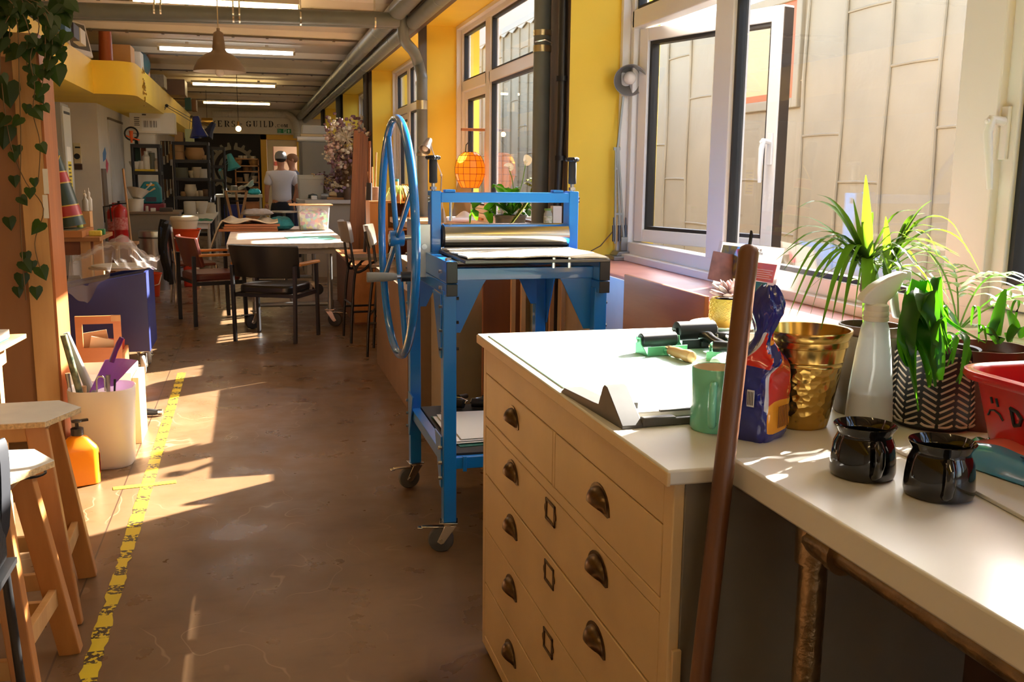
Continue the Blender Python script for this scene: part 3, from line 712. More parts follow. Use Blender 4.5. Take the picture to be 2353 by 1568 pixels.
# brayers
RUB = M('black rubber roller', (26, 27, 28), 0.45)
GRN = M('green enamel metal', (92, 168, 120), 0.35, 0.3)
def brayer(label, p, ang, L, r, frame, handle, hw='wood'):
    t = thing('brayer', label, 'brayer', (p[0], p[1], MZ), ang, 'ink rollers on the chest top')
    z = r+0.014
    MB().lathe([(r*0.9, -L/2), (r, -L/2+0.002), (r, L/2-0.002), (r*0.9, L/2)], 28, m=Matrix.Translation((0, 0, z)) @ Matrix.Rotation(PI/2, 4, 'Y')).build('roller', RUB, t)
    MB().cyl((-L/2-0.012, 0, z), (L/2+0.012, 0, z), 0.004).build('spindle', CHROME, t)
    f = MB()
    for s in (-1, 1): f.prism([(0.012, z+0.010), (-0.012, z+0.010), (-0.016, z-0.006), (-0.05, 0.004), (-0.05, 0.0), (0.012, 0.0)], 'x', s*(L/2+0.006)-0.0012, s*(L/2+0.006)+0.0012)
    f.box(-L/2-0.007, L/2+0.007, -0.052, -0.049, 0.0, 0.024).box(-0.012, 0.012, -0.062, -0.05, 0.005, 0.02)
    f.build('frame', frame, t, bevel=0.0008)
    h0 = Vector((0, -0.06, 0.015))
    if hw == 'wood':
        MB().lathe([(0.0, 0.0), (0.010, 0.002), (0.012, 0.012), (0.0145, 0.035), (0.013, 0.06), (0.0165, 0.085), (0.014, 0.104), (0.006, 0.110), (0.0, 0.111)], 20, m=Matrix.Translation(h0) @ Matrix.Rotation(R(90), 4, 'X')).build('handle', handle, t)
        MB().cyl(h0+Vector((0, 0.006, 0)), h0+Vector((0, -0.006, 0)), 0.0125, n=16).build('ferrule', CHROME, t)
    else:
        MB().tube([(0, -0.045, 0.03), (0, -0.075, 0.034), (0, -0.10, 0.03), (0, -0.135, 0.022), (0, -0.17, 0.018)], [0.014, 0.016, 0.012, 0.017, 0.018], 14).build('handle', handle, t)
    return t
TAN = wood('turned brayer wood', (206, 160, 106), (184, 132, 82), 0.35, 'y')
brayer('green framed ink roller with turned wooden handle on the mat', at(1510, 812), R(8), 0.105, 0.019, GRN, TAN)
brayer('biggest black ink roller with black plastic handle on the mat', at(1595, 796), R(3), 0.115, 0.0265, BLK, M('glossy black grip', (24, 25, 25), 0.2), 'plastic')
brayer('small black ink roller with pale handle half hidden by mint mug', at(1672, 828), R(-38), 0.075, 0.015, GRN, M('pale green grip', (198, 212, 186), 0.3))
brayer('ink roller with silver frame and black roll between two bigger rollers', at(1668, 800), R(6), 0.06, 0.014, CHROME, TAN)
# plate, succulent, white dish
def plate(label, p, r, rim_mat, name='plate'):
    t = thing(name, label, 'plate', (p[0], p[1], TZ))
    MB().lathe([(0, 0.004), (r*0.5, 0.003), (r*0.58, 0.0), (r*0.64, 0.002), (r*0.98, 0.016), (r, 0.0185), (r*0.985, 0.019), (r*0.68, 0.007), (r*0.6, 0.0055), (0, 0.0055)], 40).build('dish', M('white china', (236, 230, 218), 0.2), t)
    MB().lathe([(r*0.80, 0.0122), (r*0.985, 0.0194), (r*1.004, 0.0186), (r*1.0, 0.0178)], 40, cap=False).build('rim_band', rim_mat, t)
    return t
pc = at(1670, 756)
plate('patterned gold rimmed saucer plate under the potted succulent', pc, 0.113, M('gold flower rim', (222, 190, 140), 0.3, col2=(238, 228, 210), vscale=90))
sp = thing('potted_succulent', 'purple rosette succulent in ribbed yellow pot on patterned plate', 'succulent', (pc.x+0.0, pc.y, TZ+0.0068))
sp.scale = (1.25, 1.25, 1.2)
YP = M('mustard glaze', (206, 172, 76), 0.35, bump=0.0)
m = MB().lathe([(0.0, 0.0), (0.034, 0.0), (0.040, 0.008), (0.044, 0.03), (0.043, 0.062), (0.041, 0.074), (0.037, 0.074), (0.038, 0.05), (0, 0.05)], 32)
m.build('pot', YP, sp)
m = MB()
for r in range(5):
    for q in range(20):
        a = 2*PI*(q+0.5*(r % 2))/20; z = 0.024+r*0.010; rr = 0.0442 if z < 0.06 else 0.0432
        c, s = math.cos(a), math.sin(a)
        P = [Vector((rr*math.cos(a+da), rr*math.sin(a+da), z+dz)) for da, dz in ((-0.13, 0), (0, 0.0052), (0.13, 0), (0, -0.0052))]
        m.tube(P, 0.0009, 4, closed=True)
m.build('relief', M('pale glaze relief', (226, 196, 112), 0.3), sp)
MB().lathe([(0, 0.066), (0.038, 0.066), (0.03, 0.072), (0, 0.073)], 16).build('soil', M('potting soil', (52, 36, 24), 0.9), sp)
SUC = M('mauve succulent leaf', (176, 140, 140), 0.5, col2=(206, 176, 172), vscale=30)
def fleshy(mb, az, el, L, w, c):
    d = Vector((math.cos(az)*math.cos(el), math.sin(az)*math.cos(el), math.sin(el)))
    rows = []
    sd = Vector((-math.sin(az), math.cos(az), 0)); up = sd.cross(d)*-1
    for t, ww, th in ((0, 0.25, 0.3), (0.25, 0.6, 0.8), (0.55, 1, 1), (0.8, 0.75, 0.8), (0.95, 0.3, 0.4), (1.0, 0.05, 0.1)):
        p = Vector(c)+d*L*t+Vector((0, 0, 0.006*t*t)); rows.append([p+sd*math.cos(q)*w*ww/2+up*math.sin(q)*w*0.17*th for q in [2*PI*j/10 for j in range(10)]])
    mb.rings(rows)
m = MB(); k = 0
for ring, (n, el, L) in enumerate(((6, 8, 0.052), (6, 28, 0.046), (5, 50, 0.036), (3, 70, 0.024))):
    for q in range(n): fleshy(m, 2*PI*q/n+ring*0.5, R(el), L, 0.024-0.003*ring, (0, 0, 0.078+0.004*ring))
m.build('rosette', SUC, sp)
dc = at(1712, 808)
dsh = thing('white_dish', 'plain white bowl behind the broom handle on the chest', 'bowl', (dc.x+0.02, dc.y, TZ))
MB().lathe([(0, 0.0), (0.045, 0.0), (0.05, 0.006), (0.068, 0.034), (0.072, 0.036), (0.071, 0.039), (0.066, 0.037), (0.046, 0.009), (0, 0.008)], 36).build('bowl', M('white china', (236, 230, 218), 0.2), dsh)
# mint mug
mc = at(1650, 992); mc = Vector((mc.x, mc.y+0.02, TZ))
mug = thing('mint_mug', 'tall mint green mug with cream inside on the chest', 'mug', mc)
MINT = M('mint glaze', (122, 205, 175), 0.2, coat=0.3)
rm, hm = 0.0435, 0.118
MB().lathe([(0, 0), (rm-0.004, 0), (rm, 0.005), (rm, hm-0.002), (rm-0.0015, hm), (rm-0.003, hm-0.001)], 40, cap=False).build('body', MINT, mug)
MB().lathe([(rm-0.003, hm-0.001), (rm-0.004, hm-0.004), (rm-0.004, 0.006), (0, 0.006)], 40, cap=False).build('inner_glaze', M('cream glaze', (238, 220, 186), 0.25), mug)
ha = Vector((-0.50, -0.87, 0)).normalized()
pts = [ha*(rm-0.003)+Vector((0, 0, 0.092)), ha*(rm+0.018)+Vector((0, 0, 0.094)), ha*(rm+0.031)+Vector((0, 0, 0.08)), ha*(rm+0.033)+Vector((0, 0, 0.058)), ha*(rm+0.028)+Vector((0, 0, 0.034)), ha*(rm+0.012)+Vector((0, 0, 0.02)), ha*(rm-0.003)+Vector((0, 0, 0.02))]
MB().tube(pts, [0.008, 0.0075, 0.0075, 0.0075, 0.0075, 0.007, 0.008], 12).build('handle', MINT, mug)
MB().box(-0.018, 0.018, 0.001, 0.0022, 0.03, 0.06).xf(Matrix.Rotation(R(-150), 4, 'Z') @ Matrix.Translation((0, rm-0.001, 0))).build('print', M('gold mug print', (170, 150, 80), 0.4), mug) if False else None

# bread wrapper: twisted blue, red and orange packet
bc = at(1758, 1012); bc = Vector((bc.x, bc.y+0.03, TZ))
br = thing('bread_packet', 'half used sliced bread in twisted blue and red wrapper', 'bread packet', bc, R(33))
def wr(t, a):
    """t height 0..1, a angle: squarish loaf below, twisted neck, flared end"""
    H = 0.272
    if t < 0.5: sx, sy, e = 0.052, 0.042, 0.45
    elif t < 0.68:
        k = (t-0.5)/0.18; k = k*k*(3-2*k); sx, sy, e = 0.052*(1-k)+0.017*k, 0.042*(1-k)+0.015*k, 0.45+0.55*k
    elif t < 0.86:
        k = (t-0.68)/0.18; k = k*k*(3-2*k); sx, sy, e = 0.017*(1-k)+0.031*k, 0.015*(1-k)+0.022*k, 1
    else:
        k = (t-0.86)/0.14; sx, sy, e = 0.031*(1-k*k*0.55), 0.022*(1-k*k*0.6), 1
    tw = max(0, min(1, (t-0.45)/0.3))*1.6
    c, s = math.cos(a), math.sin(a)
    x = math.copysign(abs(c)**e, c)*sx; y = math.copysign(abs(s)**e, s)*sy
    w = 1+0.03*math.sin(9*a+30*t)*(1 if t < 0.55 else 2.2)+0.02*math.sin(17*a-22*t)
    if t < 0.05: w *= 0.86+0.14*(t/0.05)
    x, y = x*w, y*w
    X = x*math.cos(tw)-y*math.sin(tw); Y = x*math.sin(tw)+y*math.cos(tw)
    lean = 0.018*max(0, t-0.5)*2
    return (X+lean, Y, t*H+0.003*math.sin(5*a+12*t)*(t > 0.05))
mats = [M('blue wrapper film', (26, 34, 122), 0.16, coat=0.5), M('red wrapper film', (196, 34, 28), 0.16, coat=0.5), M('orange wrapper film', (236, 158, 40), 0.2, coat=0.4), M('clear wrapper film', (198, 200, 214), 0.15, coat=0.5)]
m = MB(); NA, NT = 44, 46
V = [[m.bm.verts.new(wr(i/NT, 2*PI*j/NA)) for j in range(NA)] for i in range(NT+1)]
for i in range(NT):
    for j in range(NA):
        t, d = (i+0.5)/NT, math.degrees(2*PI*(j+0.5)/NA) % 360
        k = 0
        if t < 0.5:
            if 234 < d < 322: k = 1
            if 240 < d < 318 and 0.07 < t < 0.26: k = 2
            if t < 0.07: k = 0
            if 225 < d < 234 and t > 0.22: k = 3
        elif t < 0.7: k = 1 if 150 < d < 290 and (d+t*300) % 90 > 35 else (3 if 120 < d < 150 else (2 if t > 0.62 and 190 < d < 230 else 0))
        elif t < 0.8 and 200 < d < 230: k = 2
        elif t > 0.74 and (330 < d or d < 20): k = 3
        m._f([V[i][j], V[i][(j+1) % NA], V[i+1][(j+1) % NA], V[i+1][j]], k)
m._f(V[0][::-1], 0); m._f(V[NT], 0)
m.build('wrapper', mats, br, smooth=50)
# printed panels on the packet
fm = M('white print', (226, 226, 232), 0.4); dk = M('black print', (24, 24, 40), 0.5)
MB().box(-0.0560, -0.0552, -0.020, -0.006, 0.066, 0.096).build('printed_panel', fm, br, smooth=0)
m = MB()
for k in range(4): m.box(-0.0566, -0.0560, -0.018+k*0.003, -0.0167+k*0.003, 0.069, 0.093)
m.build('small_print', dk, br, smooth=0)
MB().box(-0.0560, -0.0552, 0.002, 0.034, 0.075, 0.15).build('printed_panel', M('pale blue print', (96, 110, 176), 0.3), br, smooth=0)
m = MB()
for k in range(7): m.box(-0.012+k*0.006, -0.0095+k*0.006, -0.0462, -0.0455, 0.025, 0.064)
m.build('small_print', M('brown print', (120, 70, 30), 0.5), br, smooth=0)

# hammered brass bucket
kc = at(1863, 990); kc = Vector((kc.x+0.004, kc.y+0.045, TZ))
bk = thing('brass_bucket', 'hammered brass bucket planter behind the bread packet', 'bucket', kc)
BRASS = bpy.data.materials.new('hammered brass'); BRASS.use_nodes = True
nt = BRASS.node_tree; b = nt.nodes['Principled BSDF']; b.inputs['Base Color'].default_value = rgb(196, 158, 84); b.inputs['Metallic'].default_value = 1; b.inputs['Roughness'].default_value = 0.22
tc = nt.nodes.new('ShaderNodeTexCoord'); vo = nt.nodes.new('ShaderNodeTexVoronoi'); vo.inputs['Scale'].default_value = 75; bp = nt.nodes.new('ShaderNodeBump'); bp.inputs['Strength'].default_value = 0.45; bp.inputs['Distance'].default_value = 0.006
nt.links.new(tc.outputs['Object'], vo.inputs['Vector']); nt.links.new(vo.outputs['Distance'], bp.inputs['Height']); nt.links.new(bp.outputs[0], b.inputs['Normal'])
SMB = M('smooth brass', (206, 170, 96), 0.2, 1.0)
r0, r1, hb = 0.050, 0.0815, 0.186
def rad(z): return r0+(r1-r0)*(z/hb)
MB().lathe([(0, 0), (r0-0.004, 0), (r0, 0.004)]+[(rad(z), z) for z in (0.02, 0.05, 0.08, 0.105, 0.12)], 56, cap=False).build('hammered_body', BRASS, bk)
MB().lathe([(rad(.12), 0.12), (rad(.121)+0.001, 0.121), (rad(.123), 0.123), (rad(.128), 0.128), (rad(.129)+0.001, 0.129), (rad(.131), 0.131), (rad(.155), 0.155), (rad(.157)+0.003, 0.157), (rad(.160)+0.003, 0.160), (rad(.168)+0.001, 0.168), (rad(.170)+0.003, 0.170), (rad(.176)+0.003, 0.176), (r1+0.004, hb-0.003), (r1+0.003, hb), (r1-0.001, hb-0.001), (rad(.15)-0.003, 0.15), (r0-0.002, 0.01), (0, 0.006)], 56, cap=False).build('collar', SMB, bk)

# spray bottle
sc_ = at(2016, 1000); sc_ = Vector((sc_.x, sc_.y+0.03, TZ))
sb = thing('spray_bottle', 'frosted plant mister with white trigger half full of water', 'spray bottle', sc_, R(-8))
FROST = film_mat('frosted plastic', (214, 222, 224), 0.62, 0.35)
MB().lathe([(0, 0), (0.040, 0), (0.0425, 0.004), (0.0415, 0.03), (0.0385, 0.08), (0.031, 0.15), (0.0245, 0.195), (0.0205, 0.206), (0.0195, 0.212)], 36, cap=False).build('bottle', FROST, sb)
MB().lathe([(0, 0.003), (0.039, 0.003), (0.040, 0.03), (0.0378, 0.075), (0, 0.075)], 32).build('water', film_mat('water', (150, 158, 164), 0.6, 0.1), sb)
WP = M('white trigger plastic', (240, 240, 238), 0.3, sub=0.2)
MB().lathe([(0.0195, 0.206), (0.0225, 0.208), (0.0228, 0.214), (0.0215, 0.216), (0.0225, 0.218), (0.0225, 0.224), (0.021, 0.226), (0.0215, 0.228), (0.021, 0.236), (0.015, 0.24), (0, 0.24)], 28).build('collar', WP, sb)
MB().tube([(0, 0, 0.21), (0.004, 0, 0.12), (-0.01, 0, 0.01)], 0.0028, 8).build('dip_tube', M('clear dip tube', (230, 232, 230), 0.3), sb)
MB().prism([(-0.036, 0.243), (-0.030, 0.256), (-0.014, 0.272), (0.012, 0.287), (0.038, 0.297), (0.048, 0.296), (0.051, 0.288), (0.040, 0.280), (0.036, 0.268), (0.026, 0.252), (0.014, 0.243), (0.014, 0.236), (-0.014, 0.236)], 'y', -0.013, 0.013).build('spray_head', WP, sb, bevel=0.006, seg=3)
MB().box(0.046, 0.058, -0.009, 0.009, 0.282, 0.299).build('nozzle', WP, sb, bevel=0.003)
MB().prism([(0.024, 0.262), (0.036, 0.262), (0.040, 0.24), (0.045, 0.21), (0.034, 0.212), (0.027, 0.238)], 'y', -0.007, 0.007).build('trigger', WP, sb, bevel=0.003)

# black soup mugs on the white table
GLZ = M('black glaze', (14, 14, 15), 0.08, coat=0.5)
def soup_mug(label, p, az):
    t = thing('soup_mug', label, 'mug', (p[0], p[1], WZ), 0, 'black glazed soup mugs on the white table')
    MB().lathe([(0, 0), (0.042, 0), (0.0465, 0.003), (0.0485, 0.010), (0.0475, 0.03), (0.045, 0.052), (0.0405, 0.062), (0.0395, 0.066), (0.0405, 0.070), (0.0455, 0.078), (0.0462, 0.080), (0.0452, 0.081), (0.038, 0.069), (0.037, 0.064), (0.042, 0.05), (0.044, 0.012), (0.04, 0.006), (0, 0.005)], 48).build('body', GLZ, t)
    a = Vector((math.cos(az), math.sin(az), 0))
    pts = [a*0.040+Vector((0, 0, 0.058)), a*0.054+Vector((0, 0, 0.062)), a*0.064+Vector((0, 0, 0.053)), a*0.065+Vector((0, 0, 0.036)), a*0.058+Vector((0, 0, 0.02)), a*0.046+Vector((0, 0, 0.014))]
    MB().tube(pts, [0.0075, 0.0075, 0.007, 0.007, 0.0072, 0.008], 12).build('handle', GLZ, t)
    return t
m1, m2 = at(1980, 1092, WZ), at(2155, 1138, WZ)
soup_mug('black glazed soup mug nearer the brass bucket', m1, R(-104))
soup_mug('black glazed soup mug beside the blue wipes packet', m2, R(-117))

# white board, wipes packet and red basin
WBZ = WZ+0.0005
c1, c2 = at(2052, 1036, WZ), at(2353, 1196, WZ)
o = MB().prism([(c1.x, c1.y), (c2.x-0.015, c2.y-0.10), (c2.x+0.32, c2.y-0.10), (c1.x+0.33, c1.y-0.0)], 'z', WBZ, WBZ+0.006).build('white_board', M('white board', (230, 228, 224), 0.35), bevel=0.001, smooth=0)
tag(o, 'thin white board on the table under the wipes packet', 'board')
def wt(x, y, z=WZ+0.02): return atZ(x, y, z)
wipes = thing('wipes_packet', 'blue pink and green surface wipes packet lying on thin white board', 'wipes packet', (1.13, 1.15, WZ+0.007), R(-82))
WM = [M('blue wipes film', (72, 150, 205), 0.18, coat=0.4), M('pink wipes film', (226, 128, 112), 0.18, coat=0.4), M('green wipes film', (16, 110, 66), 0.18, coat=0.4), M('clear wipes film', (196, 164, 150), 0.15, coat=0.5)]
m = MB()
L2, W2 = 0.135, 0.062
def pil(u, v, top):
    x = (u*2-1)*L2; y = (v*2-1)*W2
    e = max(0, 1-abs(u*2-1)**6)*max(0, 1-abs(v*2-1)**4)
    z = 0.002+(0.034*e**0.7+0.002*math.sin(19*u+5*v)*e if top else 0.0)
    if abs(u*2-1) > 0.84: z += 0.004*math.sin(v*24)+0.004
    return (x, y, z)
NU, NV = 34, 16
for top in (True, False):
    V = [[m.bm.verts.new(pil(i/NU, j/NV, top)) for j in range(NV+1)] for i in range(NU+1)]
    for i in range(NU):
        for j in range(NV):
            u, v = (i+.5)/NU, (j+.5)/NV
            k = 2 if (u < 0.10 or u > 0.90) else (0 if v < 0.34 else (1 if v < 0.78 else 3))
            q = [V[i][j], V[i+1][j], V[i+1][j+1], V[i][j+1]]
            m._f(q if top else q[::-1], k)
bmesh.ops.remove_doubles(m.bm, verts=m.bm.verts, dist=0.0004)
m.build('film', WM, wipes, smooth=60)
fm_ = Matrix.Translation((0.022, -0.040, 0.0335)) @ Matrix.Rotation(R(180), 4, 'Z') @ Matrix.Rotation(R(-18), 4, 'X')
put_text('SURFA', 0.017, M('navy print', (20, 50, 120), 0.5), wipes, Matrix.Translation((0.052, -0.036, 0.0335)) @ Matrix.Rotation(PI, 4, 'Z') @ Matrix.Rotation(R(24), 4, 'X'), 0.0006, 'lettering', 0.0004)
m = MB().lathe([(0, 0), (0.013, 0), (0.013, 0.0012), (0, 0.0012)], 24); m.xf(Matrix.Translation((0.082, -0.044, 0.027)) @ Matrix.Rotation(R(-30), 4, 'X')).build('badge', M('green badge', (40, 130, 50), 0.4), wipes, smooth=0)
RED = M('red plastic', (206, 16, 26), 0.25, sub=0.0, coat=0.2)
b0 = at(2235, 1028, WZ+0.007)
RBX, RBY = b0.x-0.018, b0.y+0.012
basin = thing('washing_up_basin', 'red plastic washing up basin with a sad face drawn on', 'basin', (RBX, RBY, WZ+0.008), 0)
def loop(w, d, r, z, ox=0, oy=0): return [Vector((q[0]+0.16+ox, q[1]-0.19+oy, z)) for q in rrect(w, d, r, 6)]
BH = 0.135
m = MB()
sec = [(0.27, 0.33, 0.05, 0.0), (0.285, 0.345, 0.055, 0.004), (0.325, 0.385, 0.06, BH-0.03), (0.33, 0.39, 0.06, BH-0.014), (0.362, 0.422, 0.07, BH-0.014), (0.37, 0.43, 0.074, BH-0.008), (0.366, 0.426, 0.072, BH), (0.345, 0.405, 0.066, BH+0.002), (0.326, 0.386, 0.06, BH-0.006), (0.318, 0.378, 0.058, BH-0.03), (0.278, 0.338, 0.05, 0.008)]
rows = [loop(w, d, r, z) for w, d, r, z in sec]
m.rings(rows, cap=True)
m.build('bowl', RED, basin, smooth=50)
INK = M('black marker', (18, 12, 14), 0.5)
# writing on the side facing the room: plane tilts outward with height
def sidep(y, z): return Vector((0.16-(0.285+0.04*(z-0.004)/(BH-0.034))/2-0.0006, y, z))
def stroke(mb, pts, r=0.0022): mb.tube([sidep(*p) for p in pts], r, 6)
m = MB(); stroke(m, [(-0.064, 0.098), (-0.066, 0.088)]); stroke(m, [(-0.075, 0.098), (-0.078, 0.085)])
stroke(m, [(-0.054, 0.066), (-0.060, 0.075), (-0.070, 0.077), (-0.080, 0.073), (-0.087, 0.064)], 0.0017)
m.build('sad_face', INK, basin)
m = MB(); stroke(m, [(-0.106, 0.090), (-0.110, 0.064)], 0.0032); stroke(m, [(-0.104, 0.089), (-0.118, 0.086), (-0.127, 0.077), (-0.122, 0.066), (-0.110, 0.062)], 0.0032)
stroke(m, [(-0.139, 0.092), (-0.141, 0.060)], 0.0034)
m.build('lettering', INK, basin)
# broom handle leaning on the table end
A_, B_ = atY(1665, 1066, 1.335), atY(1722, 562, 1.362)
d = (B_-A_); d.normalize(); foot = A_-d*((A_.z-0.02)/d.z)
bro = thing('broom', 'worn brown broom handle leaning against the table end', 'broom', (foot.x, foot.y, 0))
bt = B_-Vector((foot.x, foot.y, 0)); ft = foot-Vector((foot.x, foot.y, 0))
dd = (bt-ft).normalized()
MB().tube([ft, ft+(bt-ft)*0.5, bt-dd*0.012, bt-dd*0.004, bt], [0.0165, 0.0165, 0.0160, 0.0125, 0.006], 20).build('handle', wood('worn brown handle', (96, 58, 34), (128, 82, 50), 0.4, 'z', 12, 10), bro)
MB().tube([bt-dd*0.002, bt+Vector((0.002, 0, 0.02)), bt+Vector((0.004, 0.002, 0.016)), bt+Vector((0.002, 0.002, -0.004))], 0.0022, 6).build('hang_loop', BLK, bro)
MB().box(-0.12, 0.12, -0.03, 0.03, 0.03, 0.07).build('head', wood('broom head wood', (150, 110, 70), (120, 84, 52), 0.6, 'x'), bro, bevel=0.01)
MB().prism([(-0.028, 0.03), (0.028, 0.03), (0.04, 0.0), (-0.04, 0.0)], 'x', -0.118, 0.118).build('bristles', M('broom bristles', (66, 50, 34), 0.9), bro)
# ---------------------------------------------------------------- sill, plants
LEAF = leaf_mat('dracaena leaf', (48, 74, 28), (120, 165, 34))
LEAF2 = leaf_mat('peace lily leaf', (36, 82, 22), (96, 180, 22))
LEAF3 = leaf_mat('pale palm leaf', (120, 160, 84), (170, 215, 110))
PALE = M('pale petal', (240, 238, 226), 0.5, sub=0.2)
def leafpath(mb, pts, w, n=10, fold=0.2, side=None, prof=None):
    P = [Vector(p) for p in pts]
    def at_(t):
        t = t*(len(P)-1); i = min(int(t), len(P)-2); f = t-i
        p0, p1, p2, p3 = P[max(i-1, 0)], P[i], P[i+1], P[min(i+2, len(P)-1)]
        return 0.5*((2*p1)+(p2-p0)*f+(2*p0-5*p1+4*p2-p3)*f*f+(3*p1-p0-3*p2+p3)*f**3)
    L, C, Q = [], [], []
    for i in range(n+1):
        t = i/n; p = at_(t); tg = (at_(min(1, t+0.02))-at_(max(0, t-0.02))).normalized()
        sd = Vector(side) if side else tg.cross(Vector((0, 0, 1)))
        sd = sd-tg*sd.dot(tg)
        if sd.length < 1e-4: sd = tg.orthogonal()
        sd.normalize(); nn = sd.cross(tg)
        ww = w*(prof(t) if prof else max(0.05, math.sin(PI*min(1, t*0.93+0.03))**0.75))
        L.append(mb.bm.verts.new(p-sd*ww/2+nn*ww*fold)); C.append(mb.bm.verts.new(p)); Q.append(mb.bm.verts.new(p+sd*ww/2+nn*ww*fold))
    for i in range(n):
        mb._f([L[i], C[i], C[i+1], L[i+1]]); mb._f([C[i], Q[i], Q[i+1], C[i+1]])
def strap(t): return max(0.06, min(1, t/0.12)*(1-max(0, t-0.5)/0.5)**0.8)

# dracaena in a grey brown pot behind the brass bucket
gp = at(2012, 962); gp = Vector((gp.x+0.012, gp.y+0.055, TZ))
dr = thing('dracaena', 'spiky dracaena with arching thin leaves in grey brown pot', 'potted plant', gp)
GPM = M('grey brown glazed pot', (104, 92, 74), 0.25, var=0.15, vscale=12, coat=0.3)
MB().lathe([(0, 0), (0.058, 0), (0.062, 0.006), (0.067, 0.15), (0.069, 0.155), (0.068, 0.160), (0.063, 0.158), (0.062, 0.13), (0, 0.13)], 40).build('pot', GPM, dr)
MB().lathe([(0, 0.135), (0.058, 0.135), (0.06, 0.178), (0.056, 0.178), (0.054, 0.165), (0, 0.165)], 32).build('inner_pot', M('brown nursery pot', (92, 66, 50), 0.5), dr)
GY = gp.y
crown = atY(1990, 606, GY)-gp; crown2 = atY(2040, 622, GY+0.03)-gp
MB().tube([(0.0, 0, 0.15), (-0.008, 0.002, 0.23), crown-Vector((0, 0, 0.05)), crown], [0.011, 0.010, 0.009, 0.007], 10).tube([(-0.006, 0, 0.2), crown2-Vector((0.01, 0, 0.05)), crown2], [0.008, 0.007, 0.006], 8).build('trunk', M('dracaena bark', (116, 96, 70), 0.8, bump=0.4, bscale=90, var=0.2, vscale=60), dr)
m = MB()
def C8(x, y): return (1800+x/3.485, 400+y/3.485)
tips = [((660, 8), 0.0, .020), ((270, 165), .03, .012), ((110, 275), .05, .014), ((90, 340), .03, .008), ((0, 505), .05, .014), ((20, 610), .05, .012), ((-60, 690), .05, .010), ((0, 772), .06, .009), ((60, 915), .085, .013), ((40, 1140), .10, .017), ((105, 1140), .08, .014), ((210, 1150), .09, .017), ((300, 1250), .09, .018), ((390, 1160), .08, .019), ((470, 1180), .07, .02), ((560, 1200), .06, .02), ((640, 1240), .04, .02), ((1190, 210), .03, .022), ((820, 340), .01, .016), ((1480, 630), .09, .015), ((1250, 690), .07, .013), ((1580, 800), .085, .016), ((1330, 1060), .09, .012), ((560, 200), .0, .012), ((720, 1230), .03, .018), ((790, 1180), .04, .016)]
for k, ((x, y), sag, w) in enumerate(tips):
    p = C8(x, y); Y = GY+random.uniform(-0.12, 0.04)
    if x > 900: Y = GY+random.uniform(-0.05, 0.05)
    t = atY(p[0], p[1], Y)-gp; c = crown if x < 800 else crown2
    c = c+Vector((random.uniform(-.006, .006), random.uniform(-.006, .006), random.uniform(-.02, .01)))
    mid = (c*0.55+t*0.45)+Vector((0, 0, sag*0.95)); m2_ = (c*0.25+t*0.75)+Vector((0, 0, sag*0.75))
    q1 = c*0.82+t*0.18+Vector((0, 0, sag*0.55))
    leafpath(m, [c, q1, mid, m2_, t], w*1.05, 14, 0.16, prof=strap)
for k in range(34):
    a = random.uniform(0, 2*PI); el = random.uniform(-0.2, 1.2); Ln = random.uniform(0.12, 0.22); c = crown if k % 2 else crown2
    t = c+Vector((math.cos(a)*math.cos(el), math.sin(a)*math.cos(el)*0.6, math.sin(el)-0.3))*Ln
    leafpath(m, [c, (c+t)/2+Vector((0, 0, 0.04)), t], random.uniform(.008, .013), 10, 0.16, prof=strap)
m.build('leaves', LEAF, dr, smooth=60, fix=False)

# parlour palm behind it
pp0 = Vector((1.70, 2.02, SILLZ))
pl_ = thing('parlour_palm', 'pale feathery palm on the sill behind the dracaena', 'potted plant', pp0)
MB().lathe([(0, 0), (0.04, 0), (0.05, 0.08), (0.053, 0.082), (0.052, 0.088), (0.047, 0.086), (0.045, 0.07), (0, 0.07)], 28).build('pot', M('white pot', (226, 222, 214), 0.35), pl_)
m = MB()
for az, el, Ln in ((200, 72, .34), (250, 62, .30), (300, 60, .28), (170, 55, .27), (60, 70, .26), (120, 65, .28), (340, 50, .24)):
    d = Vector((math.cos(R(az))*math.cos(R(el)), math.sin(R(az))*math.cos(R(el)), math.sin(R(el))))
    h = Vector((math.cos(R(az)), math.sin(R(az)), 0)); sd = h.cross(Vector((0, 0, 1)))
    stem = [Vector((0, 0, 0.07))+d*Ln*t+h*0.12*t*t*Ln*3-Vector((0, 0, 0.10*t**3)) for t in [i/10 for i in range(11)]]
    m.tube(stem, [0.0022]*10+[0.001], 5)
    for i in range(4, 11):
        for s in (-1, 1):
            Lf = 0.085*(1-abs(i-6.5)/7); base = stem[i]
            tip = base+sd*s*Lf*0.8+h*Lf*0.55+Vector((0, 0, 0.01-Lf*0.2))
            leafpath(m, [base, (base+tip)/2+Vector((0, 0, 0.008)), tip], 0.017, 6, 0.1)
m.build('fronds', LEAF3, pl_, smooth=60, fix=False)

